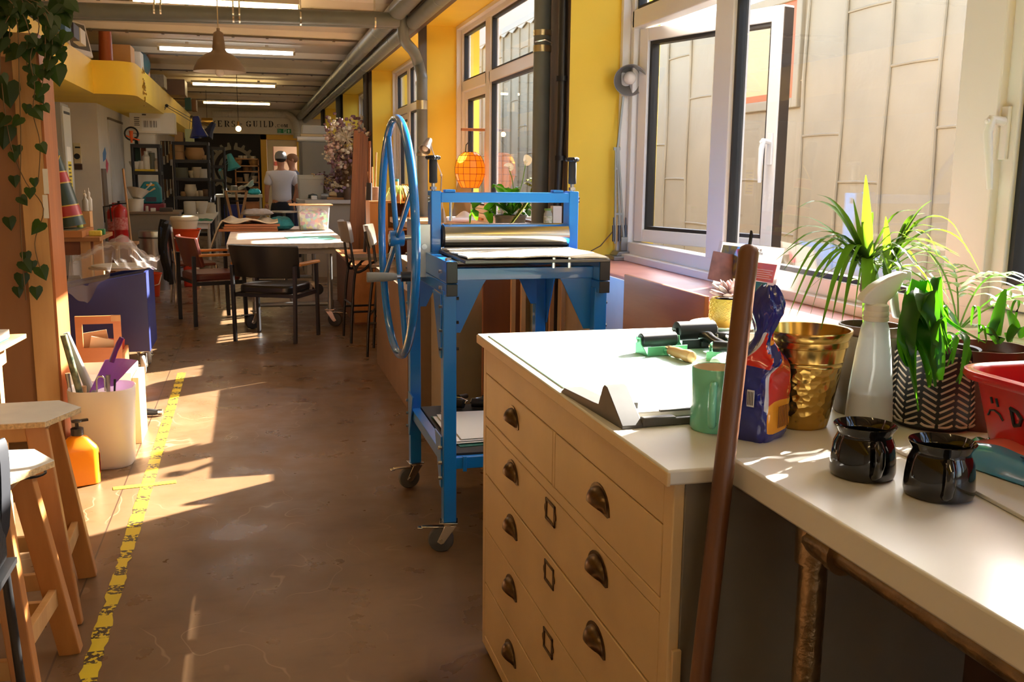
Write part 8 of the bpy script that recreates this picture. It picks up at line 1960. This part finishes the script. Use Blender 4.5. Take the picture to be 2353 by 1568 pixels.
armlamp('second lamp with dark blue shade pointing down beside the brass drum', (437, 318), (440, 268), (486, 292), 17.35, (-0.5, -0.1, -0.85), 1.15, M('dark blue enamel', (34, 40, 70), 0.3), M('black lamp arm', (30, 28, 28), 0.4), BLK)
q = P(476, 280, 19.5)
bd = thing('ceiling_hung_drum', 'brass drum lampshade hanging in front of the sign', 'lampshade', q)
MB().cyl((-0.10, 0, 0), (0.10, 0, 0), 0.075, n=28).build('drum', M('brass drum', (196, 156, 76), 0.3, 0.9), bd); MB().cyl((0, 0, 0.07), (0, 0, 2.925-q.z), 0.004).build('cord', BLK, bd)

# ---------------------------------------------------------------- far work desk, turquoise lamp, wall shelf
fd = thing('far_desk', 'white topped desk under the gear mural', 'desk', (-0.62, 19.6, 0))
fz = P(560, 448, 19.6).z
fx1 = P(603, 448, 19.6).x+0.62
MB().box(-0.05, fx1, 0, 0.8, fz-0.05, fz).build('top', M('pale desk top', (206, 196, 170), 0.4), fd, bevel=0.003, smooth=0)
for x in (0.0, fx1-0.04):
    for y in (0.05, 0.75): MB().cyl((x, y, 0), (x, y, fz-0.05), 0.022).build('leg', M('pale metal leg', (196, 186, 166), 0.4, 0.5), fd)
TQ = M('turquoise enamel', (70, 160, 168), 0.3)
tl = armlamp('turquoise desk lamp on the far desk in front of the mural', (520, 440), (505, 391), (530, 365), 19.7, (0.28, -0.1, -0.9), 1.35, TQ, TQ, TQ)
for k, (x0, x1, yt, yb, c, lab, nm, cat, dp_) in enumerate(((574, 610, 434, 447.5, (60, 190, 200), 'bright turquoise packet at the edge of the far desk', 'turquoise_packet', 'packet', 0.3), (549, 568, 440, 448, (60, 44, 32), 'dark bowl on the far desk', 'dark_bowl', 'bowl', 0.2), (530, 546, 427, 447.5, (120, 110, 92), 'grey pot at the middle of the far desk', 'grey_pot', 'pot', 0.2), (512, 518, 434, 447, (170, 170, 160), 'thin white bottle beside the turquoise lamp', 'white_bottle', 'bottle', 0.1))):
    Yk = 19.75+0.08*(k % 2); a, b = P(x0, yt, Yk), P(x1, yb, Yk); w = b.x-a.x; hgt = max(0.05, a.z-fz)
    if nm == 'turquoise_packet': o = pillow(nm, lab, cat, ((a.x+b.x)/2-0.06, Yk+0.1, fz+0.001), 0, w*0.42, 0.13, hgt, M(nm, c, 0.3))
    else: potshape(nm, lab, cat, (a.x+b.x)/2, Yk+0.1, fz, w/2, hgt, M(nm, c, 0.5), 2 if 'bowl' in nm else 1)
o = MB().grid(lambda u, v: (0.30*u, 0.2*v, 0.02+0.16*u*(1-0.5*v)+0.03*math.sin(9*u+4*v)), 12, 8, 0.012).build('white_cloth_bundle', M('white cloth', (236, 228, 214), 0.8), loc=(P(547, 440, 19.85).x, 19.86, fz+0.095)); tag(o, 'folded white cloth on the dark bowl on the far desk', 'cloth')
tag(MB().box(0, 0.46, 0, 0.4, 0, 0.42).build('blue_crate', M('navy crate', (28, 40, 110), 0.4), loc=(P(508, 500, 19.9).x, 19.92, 0.25), bevel=0.01), 'navy blue crate under the far desk', 'crate') if False else None
bcx = P(508, 490, 19.9).x; tag(MB().box(0, 0.40, 0, 0.4, 0, P(530, 470, 19.9).z).build('blue_crate', M('navy crate', (28, 40, 110), 0.4), loc=(bcx+0.06, 19.72, 0), bevel=0.01), 'navy blue crate standing under the far desk', 'crate')
dwx = P(565, 490, 19.9).x; dw = thing('drawer_cabinet', 'small orange wooden drawer unit under the far desk', 'drawers', (dwx, 19.75, 0))
dh = P(580, 463, 19.9).z; dww = P(597, 490, 19.9).x-dwx
MB().box(0, dww, 0, 0.35, 0, dh).build('case', PLYO, dw, smooth=0)
for k in range(3): MB().box(0.02, dww-0.02, -0.012, 0.0, dh*(0.04+0.32*k), dh*(0.32+0.32*k)).build('drawer', PLY, dw, bevel=0.003)
tag(MB().box(-0.12, 0.13, 0, 0.24, 0, 0.12).build('black_bag', BLK, loc=(dwx+dww/2, 19.8, dh+0.0006), bevel=0.02), 'black bag on top of the small wooden drawers', 'bag')
# wooden tripod
tp = thing('wooden_tripod', 'wooden tripod with crossed legs in front of the far desk', 'tripod', (P(557, 500, 18.2).x, 18.2, 0))
tx = tp.location.x
for x0, y0, x1, y1 in ((518, 438, 535, 500), (567, 438, 552, 500)): MB().bar(P(x0, y0, 18.15)-tp.location, Vector((P(x1, y1, 18.15).x-tx, 0, 0.0))+Vector(((P(x1, y1, 18.15).x-P(x0, y0, 18.15).x)*0.9, -0.05, 0)), 0.03, 0.045).build('leg', TIM, tp)
MB().bar(P(530, 462, 18.15)-tp.location, P(560, 462, 18.15)-tp.location, 0.02, 0.02).build('brace', DARK, tp); MB().bar(P(519, 440, 18.15)-tp.location, P(566, 440, 18.15)-tp.location, 0.03, 0.03).build('top_bar', TIM, tp)
MB().bar(P(542, 440, 18.15)-tp.location, Vector((0, 0.4, 0)), 0.03, 0.045).build('leg', TIM, tp)
# wall shelf of pots
sy0 = 25.6
xs0, xs1 = P(540, 400, sy0).x, P(596, 400, sy0).x
ws = thing('wall_shelf', 'wooden wall shelf of pottery beside the yellow door', 'shelf', (xs0, sy0, 0))
SHZ = [P(560, y, sy0).z for y in (440, 418, 393, 380, 364)]
for z in SHZ: MB().box(0, xs1-xs0, 0, 0.55, z-0.03, z).build('shelf', TIM, ws, smooth=0)
for x in (0, xs1-xs0-0.03): MB().box(x, x+0.03, 0, 0.55, 0, SHZ[4]).build('side', PLY, ws, smooth=0)
for k, (px_, s, r, h, c, pf) in enumerate(((546, 3, .12, .19, 1, 0), (584, 3, .13, .17, 1, 0), (554, 4, .06, .07, 5, 1), (565, 4, .05, .07, 5, 1), (581, 4, .05, .06, 5, 1), (566, 2, .08, .10, 2, 1), (576, 2, .05, .10, 2, 1), (550, 1, .08, .11, 2, 1), (566, 1, .07, .20, 3, 2), (585, 1, .08, .15, 5, 2), (552, 0, .09, .16, 2, 1), (583, 0, .13, .12, 1, 2))):
    lb = ['terracotta pot at the wall end of the shelf beside the door', 'terracotta pot by the yellow door frame on the wall shelf', 'first white cup on top of the wall shelf', 'second white cup on top of the wall shelf', 'white cup by the door on top of the wall shelf', 'dark bowl on the third wall shelf', 'dark jar on the third wall shelf', 'brown bowl on the fourth wall shelf', 'pale tall cup on the fourth wall shelf', 'white flared cup by the door on the fourth wall shelf', 'dark pot on the lowest wall shelf', 'wide orange bowl on the lowest wall shelf'][k]
    potshape('shelf_pot', lb, 'pot', P(px_, 400, sy0+0.2).x, sy0+0.2, SHZ[s], r, h, CLAY[c], pf)
# ---------------------------------------------------------------- partition, counter, dried flowers, timber
PGR = M('grey partition cloth', (140, 136, 124), 0.8, var=0.03)
PY = 14.6
a, b = P(694, 326, PY), P(790, 450, PY)
zt_ = a.z
pt = thing('grey_partition', 'tall grey partition panel behind the dried flowers', 'partition', (a.x, PY, 0))
MB().box(0, b.x-a.x, 0, 0.05, 0, zt_).build('panel', PGR, pt, smooth=0); MB().box(-0.03, 0.0, -0.01, 0.06, 0, zt_).build('edge_post', M('partition edge', (96, 92, 82), 0.5), pt, smooth=0)
MB().box(-0.03, b.x-a.x, 0.05, 0.45, zt_-0.03, zt_).build('top_shelf', PGR, pt, smooth=0); MB().box(-0.03, 0.0, 0.05, 0.45, 0, zt_-0.03).build('side_panel', PGR, pt, smooth=0)
def topof(name, lab, cat, x0, x1, yt, yb, Y, d, mat, **k):
    a, b = P(x0, yt, Y), P(x1, yb, Y); return tag(MB().box(0, b.x-a.x, 0, d, 0, a.z-b.z).build(name, mat, loc=(a.x, Y, k.get('zb', b.z)), bevel=0.006, smooth=0), lab, cat)
z1 = P(720, 316, PY).z-zt_
o = MB().cyl((0, 0, 0.04), (0.60, 0, 0.04), 0.04, n=18).build('paper_tube', M('shiny white tube', (220, 214, 200), 0.25), loc=(P(683, 326, PY+0.1).x, PY+0.12, zt_+0.0006)); tag(o, 'shiny white tube lying on the grey partition shelf', 'tube')
tag(MB().box(0, 0.42, 0, 0.30, 0, 0.035).build('paper_stack', M('yellowed papers', (206, 180, 130), 0.6), loc=(P(692, 315, PY).x, PY+0.12, zt_+0.082), bevel=0.003), 'flat yellowed folder under the grey machine on the partition', 'folder')
tag(MB().prism([(0.0, 0.0), (0.36, 0.0), (0.36, 0.12), (0.02, 0.13)], 'y', 0, 0.28).build('grey_machine', M('pale grey machine', (178, 174, 160), 0.45), loc=(P(694, 300, PY).x, PY+0.12, zt_+0.1175), bevel=0.01), 'pale grey machine on top of the partition shelf', 'machine')
# counter in front
cy = 13.6
a, b = P(692, 462, cy), P(800, 455, cy)
kc_ = thing('white_counter', 'white topped counter with beige front in front of the partition', 'counter', (a.x, cy, 0))
kz = P(740, 460, cy).z; kw = b.x-a.x+0.12
MB().prism([(0.05, 0.0), (kw, 0.0), (kw, 0.85), (-0.03, 0.85), (-0.03, 0.25)], 'z', kz-0.05, kz).build('top', M('white counter top', (206, 200, 188), 0.3), kc_, bevel=0.003, smooth=0)
MB().box(0.06, kw-0.02, 0.04, 0.84, 0, kz-0.05).build('body', M('beige counter front', (176, 164, 142), 0.6), kc_, smooth=0)
a, b = P(684, 402, 14.1), P(744, 448, 14.1)
tg = thing('clear_trough', 'clear plastic trough standing on the white counter', 'tub', ((a.x+b.x)/2, 14.15, kz+0.0006))
w = (b.x-a.x)/2; h = a.z-kz
CLR2 = film_mat('pale clear plastic', (206, 206, 196), 0.55, 0.25)
m = MB(); m.rings([[Vector((q[0], q[1], z)) for q in rrect(2*w*s, 0.36*s, 0.02, 3)] for s, z in ((0.92, 0), (1.0, h*0.82), (1.03, h*0.83), (1.03, h), (0.97, h), (0.90, 0.01))]); m.build('tub', CLR2, tg)
mk = thing('white_cup', 'white cup with a dark round lid on the white counter edge', 'cup', (P(722, 456, 13.75).x, 13.78, kz+0.0006))
MB().box(-0.04, 0.04, -0.04, 0.04, 0, 0.055).build('cup', WHITE, mk, bevel=0.008); MB().lathe([(0, 0), (0.07, 0), (0.062, 0.05), (0, 0.07)], 22, m=Matrix.Translation((-0.01, 0.10, 0.015))).build('dome', M('dark green dome', (40, 50, 44), 0.3), mk)
o = MB().cyl((0, 0, 0.042), (0.10, -0.03, 0.042), 0.042, n=22).build('grey_can', M('grey can', (150, 150, 148), 0.3, 0.4), loc=(P(740, 452, 13.9).x, 13.95, kz+0.0006)); tag(o, 'grey can lying on the white counter', 'can')
o = MB().box(0, 0.42, 0, 0.3, 0, 0.03).build('wooden_tray', TIM, loc=(P(752, 452, 13.8).x, 13.82, kz+0.0006), bevel=0.003); tag(o, 'wooden tray on the white counter near the timber boards', 'tray')
pillow('rolled_cloth', 'cream rolled cloth on the wooden tray', 'cloth', (P(780, 445, 13.95).x, 13.97, kz+0.032), R(6), 0.16, 0.08, 0.08, M('cream rolled fabric', (224, 200, 150), 0.8, var=0.1, vscale=14))
# dried flowers: one big standing bunch and smaller ones
STEM = M('dry stem', (130, 96, 60), 0.8)
FLC = [M('dry flower %d' % k, c, 0.8) for k, c in enumerate(((226, 186, 160), (140, 100, 98), (170, 140, 160), (238, 222, 190), (106, 74, 66), (200, 164, 104)))]
random.seed(33)
def bunch(label, px_, base_y, Y, zone, n, cols, size, potc):
    q = P(px_, base_y, Y); zb = kz+0.0006
    t = thing('dried_flowers', label, 'dried flowers', (q.x, Y, zb))
    MB().lathe([(0, 0), (0.06, 0), (0.075, 0.10), (0.05, 0.17), (0, 0.15)], 20).build('vase', potc, t)
    st = MB(); fl = [MB() for _ in cols]
    for k in range(n):
        x, y = random.uniform(zone[0], zone[2]), random.uniform(zone[1], zone[3])
        if zone[4]: x += (zone[3]-y)/(zone[3]-zone[1])*zone[4]
        p = P(x, y, Y+random.uniform(-0.2, 0.2))-t.location; b0 = Vector((random.uniform(-.02, .02), random.uniform(-.02, .02), 0.12))
        st.tube([b0, (b0+p)/2+Vector((random.uniform(-.03, .03), 0, random.uniform(0, .06))), p], [0.003, 0.002, 0.0015], 4)
        c = random.randrange(len(cols)); f = fl[c]
        for j in range(random.randint(3, 7)):
            d = Vector((random.gauss(0, size), random.gauss(0, size), random.gauss(0, size))); s = random.uniform(0.3, 0.8)*size
            f.ball(p+d, (s, s, s*random.uniform(.6, 1.2)), 6, 4)
    st.build('stems', STEM, t)
    for f, c in zip(fl, cols):
        o = f.build('flower_heads', c, t, smooth=30); o['kind'] = 'stuff'
bunch('tall dried flower bunch with pinkish seed heads before the yellow wall', 800, 430, 13.75, (752, 275, 838, 380, 0), 120, [FLC[0], FLC[3], FLC[1]], 0.04, M('brown vase', (96, 70, 50), 0.5))
bunch('dense dark dried flower bunch beside the timber boards', 785, 440, 13.9, (770, 345, 812, 430, 0), 90, [FLC[1], FLC[4], FLC[2], FLC[3]], 0.04, M('dark vase', (60, 50, 44), 0.5))
bunch('low purple and green dried flower bunch at the trough end of the counter', 745, 446, 14.15, (715, 402, 775, 440, 0), 70, [FLC[2], FLC[5], FLC[4]], 0.022, M('grey vase', (120, 112, 100), 0.5))
t = thing('cream_pompon', 'large fluffy cream flower head in the dried flowers', 'flower', P(795, 316, 13.6))
m = MB()
for k in range(140):
    d = Vector((random.gauss(0, 1), random.gauss(0, 1), random.gauss(0, 1))).normalized(); m.tube([(0, 0, 0), d*random.uniform(0.10, 0.15)], [0.006, 0.002], 4)
m.build('fluffy_head', FLC[3], t); z0 = kz+0.14-t.location.z; MB().tube([(0, 0, -0.08), (0.02, 0.08, -0.3), (0.03, 0.15, z0)], 0.004, 5).build('stem', STEM, t)
# stack of long timber boards leaning by the third pier
WOODR = wood('red brown timber', (146, 84, 40), (110, 58, 26), 0.45, 'z', 6, 12)
for k in range(6):
    Yk = 12.35+0.06*k
    x0, xt = P(797+7*k, 540, Yk), P(818+4.6*k, 300+1.2*k, Yk)
    zt2 = xt.z-0.02*(k % 3)
    o = MB().bar((x0.x, Yk-0.12, 0.0), (xt.x, Yk+0.02, zt2), 0.05, 0.05, (0, 1, 0)).build('timber_board', WOODR, bevel=0.002, smooth=0)
    tag(o, 'long red brown timber board leaning beside the third pier', 'board', 'timber boards leaning by the third pier')
# bin of sticks and a broom beside the boards
sbn = thing('stick_holder', 'tall pale holder of rods beside the second reveal', 'holder', (P(858, 450, 10.9).x, 10.95, 0.576))
MB().cyl((0, 0, 0), (0, 0, P(858, 425, 10.9).z-0.60), 0.07, 0.085, n=18).build('holder', M('worn pale tube', (160, 120, 88), 0.7, var=0.2, vscale=12), sbn)
for k, (dx, tz) in enumerate(((0.03, 0.36), (-0.03, 0.15), (0.0, 0.2))): MB().cyl((dx*0.4, 0, 0.3), (dx*1.5, 0.01*k, P(858, 425, 10.9).z-0.58+tz), 0.009).build('rod', TIM, sbn)
o = thing('floor_brush', 'dark bristled brush standing behind the tall chairs', 'brush', (P(842, 480, 10.8).x, 10.75, 0.576))
MB().cyl((0, 0, 0), (0.03, 0.0, P(842, 420, 11.5).z-0.57), 0.05, 0.03, n=12).build('bristles', M('dark bristles', (36, 28, 24), 0.9), o); MB().cyl((0.03, 0, P(842, 420, 11.5).z-0.57), (0.04, 0, P(846, 330, 11.5).z-0.57), 0.014).build('handle', PLYD, o)
tag(MB().grid(lambda u, v: (0.10*u, 0.02*math.sin(6*u), 0.26*v+0.02*math.sin(5*u)), 6, 8, 0.003).build('hanging_paper', M('white paper', (232, 228, 220), 0.7), loc=(P(838, 470, 11.3).x, 11.42, P(845, 540, 11.3).z)), 'torn white paper hanging behind the tall chairs', 'paper') if False else None

# ---------------------------------------------------------------- people
def skin(name, joints, edges, mat, parent, sub=2):
    me = bpy.data.meshes.new(name); me.from_pydata([j[0] for j in joints], edges, []); o = bpy.data.objects.new(name, me); COL.objects.link(o); o.parent = parent
    o.modifiers.new('skin', 'SKIN').use_smooth_shade = True
    if not me.skin_vertices: me.skin_vertices.new()
    for i, j in enumerate(joints): r = j[1]; me.skin_vertices[0].data[i].radius = r if isinstance(r, tuple) else (r, r)
    me.skin_vertices[0].data[0].use_root = True
    s = o.modifiers.new('sub', 'SUBSURF'); s.levels = sub; s.render_levels = sub
    me.materials.append(mat); return o
SKIN_ = M('skin tone', (196, 138, 104), 0.5, sub=0.1)
def hand(parent, w, d, right, mat, curl=0.4):
    """palm and five bent fingers at wrist w pointing along d (thumb on its own side)"""
    d = Vector(d).normalized(); s = Vector((1, 0, 0)) if abs(d.x) < 0.8 else Vector((0, 1, 0)); s = (s-d*s.dot(d)).normalized(); n = d.cross(s); w = Vector(w)
    J = [(w, 0.026), (w+d*0.05, (0.04, 0.018)), (w+d*0.085, (0.042, 0.016))]; E = [(0, 1), (1, 2)]
    for i, L_ in enumerate((0.066, 0.078, 0.072, 0.056)):
        b = w+d*0.088+n*(0.027-0.018*i); k = len(J)
        J += [(b+d*L_*0.4, 0.0088), (b+d*L_*0.75+s*0.012*curl, 0.008), (b+d*L_*0.95+s*0.03*curl, 0.007)]; E += [(2, k), (k, k+1), (k+1, k+2)]
    k = len(J); J += [(w+d*0.04+n*0.042, 0.011), (w+d*0.075+n*0.052+s*0.012, 0.009), (w+d*0.095+n*0.05+s*0.02, 0.0075)]; E += [(1, k), (k, k+1), (k+1, k+2)]
    return skin('hand', J, E, mat, parent, 1)
def person(label, x, y, rz, shirt, trouser, hair, cap=None, right_in_pocket=True, sc=1.0):
    t = thing('person', label, 'person', (x, y, 0), rz); t.scale = (sc, sc, sc)
    # body: pelvis root, spine, neck, head, arms, legs (facing local +y)
    J = [((0, 0, 0.94), (0.15, 0.105)), ((0, 0.0, 1.10), (0.135, 0.095)), ((0, -0.01, 1.28), (0.155, 0.105)), ((0, -0.015, 1.42), (0.13, 0.085)), ((0, -0.01, 1.50), 0.055), ((0, 0.005, 1.56), 0.055), ((0, 0.012, 1.64), (0.078, 0.092)), ((0, 0.008, 1.72), (0.07, 0.085))]
    E = [(i, i+1) for i in range(7)]
    def add(prev, pts):
        for p, r in pts: J.append((p, r)); E.append((prev, len(J)-1)); prev = len(J)-1
        return prev
    add(3, [((-0.185, -0.015, 1.41), 0.058), ((-0.235, -0.03, 1.17), 0.043), ((-0.24, 0.03, 0.955), 0.030)])
    if right_in_pocket: add(3, [((0.185, -0.015, 1.41), 0.058), ((0.275, -0.07, 1.17), 0.043), ((0.20, -0.01, 0.97), 0.030)])
    else: add(3, [((0.185, -0.015, 1.41), 0.058), ((0.225, -0.03, 1.17), 0.043), ((0.225, 0.04, 0.955), 0.030)])
    add(0, [((-0.10, 0, 0.84), 0.095), ((-0.11, 0.01, 0.50), 0.062), ((-0.12, -0.02, 0.28), 0.056), ((-0.12, -0.02, 0.09), 0.040), ((-0.125, 0.10, 0.03), (0.04, 0.03))])
    add(0, [((0.10, 0, 0.84), 0.095), ((0.11, 0.01, 0.50), 0.062), ((0.12, -0.02, 0.28), 0.056), ((0.12, -0.02, 0.09), 0.040), ((0.125, 0.10, 0.03), (0.04, 0.03))])
    skin('body', J, E, SKIN_, t)
    hand(t, (-0.24, 0.03, 0.955), (0.0, 0.12, -1), False, SKIN_)
    hand(t, (0.20, -0.01, 0.97) if right_in_pocket else (0.225, 0.04, 0.955), (-0.3, 0.3, -0.9) if right_in_pocket else (0, 0.12, -1), True, SKIN_)
    # face and ears
    MB().ball((0, 0.098, 1.645), (0.012, 0.018, 0.02), 10, 6).build('nose', SKIN_, t)
    for s in (-1, 1):
        MB().ball((s*0.079, 0.0, 1.655), (0.012, 0.02, 0.03), 10, 6).build('ear', SKIN_, t); MB().ball((s*0.03, 0.088, 1.672), (0.012, 0.008, 0.008), 8, 6).build('eye', M('eye dark', (40, 30, 26), 0.3), t)
    MB().box(-0.024, 0.024, 0.092, 0.098, 1.605, 1.612).build('mouth', M('lip tone', (160, 90, 78), 0.5), t)
    # t-shirt
    S = [((0, 0, 0.93), (0.188, 0.138)), ((0, 0, 1.10), (0.162, 0.118)), ((0, -0.01, 1.28), (0.178, 0.122)), ((0, -0.015, 1.42), (0.145, 0.098)), ((0, -0.01, 1.485), (0.075, 0.07))]
    SE = [(0, 1), (1, 2), (2, 3), (3, 4)]
    for s in (-1, 1): S += [((s*0.185, -0.018, 1.41), 0.080), ((s*(0.225 if s < 0 or not right_in_pocket else 0.245), -0.035, 1.23), 0.072)]; SE += [(3, len(S)-2), (len(S)-2, len(S)-1)]
    skin('t_shirt', S, SE, shirt, t)
    T = [((0, 0, 1.07), (0.158, 0.112)), ((0, 0, 0.90), (0.165, 0.122))]; TE = [(0, 1)]
    for s in (-1, 1):
        k = len(T); T += [((s*0.10, 0, 0.80), 0.108), ((s*0.112, 0.01, 0.50), 0.080), ((s*0.12, -0.015, 0.12), 0.068)]; TE += [(1, k), (k, k+1), (k+1, k+2)]
    skin('trousers', T, TE, trouser, t)
    for s in (-1, 1): MB().prism([(s*0.125+q[0], 0.04+q[1]) for q in rrect(0.095, 0.27, 0.04, 4)], 'z', 0.0, 0.08).build('shoe', M('dark shoe', (40, 36, 36), 0.5), t, bevel=0.015, seg=3)
    MB().ball((0, -0.012, 1.685), (0.088, 0.102, 0.085), 18, 12).build('hair', hair, t)
    if cap:
        MB().lathe([(0.100, 1.70), (0.099, 1.75), (0.082, 1.795), (0.04, 1.822), (0, 1.826)], 26, sq=(0.96, 1.12), cap=False).build('cap_crown', cap, t, loc=(0, -0.008, -0.035)); MB().prism([(0.085*math.cos(R(a)), 0.085+0.10*math.sin(R(a))) for a in range(0, 181, 15)], 'z', 1.702, 1.712).build('cap_peak', cap, t)
    return t
WTS = M('white t shirt', (222, 216, 214), 0.8, bump=0.15, bscale=14); NAV = M('black trousers', (26, 26, 30), 0.8)
mp_ = P(646, 400, 16.0)
person('person seen from behind in white t-shirt, black trousers and grey cap, hand in pocket', mp_.x, 16.0, R(4), WTS, NAV, M('dark hair', (40, 30, 24), 0.8), M('grey cap', (140, 138, 136), 0.8), True, 0.985)
mp2 = P(671, 400, 17.0)
person('person with brown hair standing mostly hidden behind the person in the grey cap', mp2.x, 17.0, R(100), M('grey blue shirt', (96, 98, 110), 0.8), M('dark jeans', (34, 38, 52), 0.8), M('light brown hair', (150, 104, 66), 0.7), None, False, 0.985)
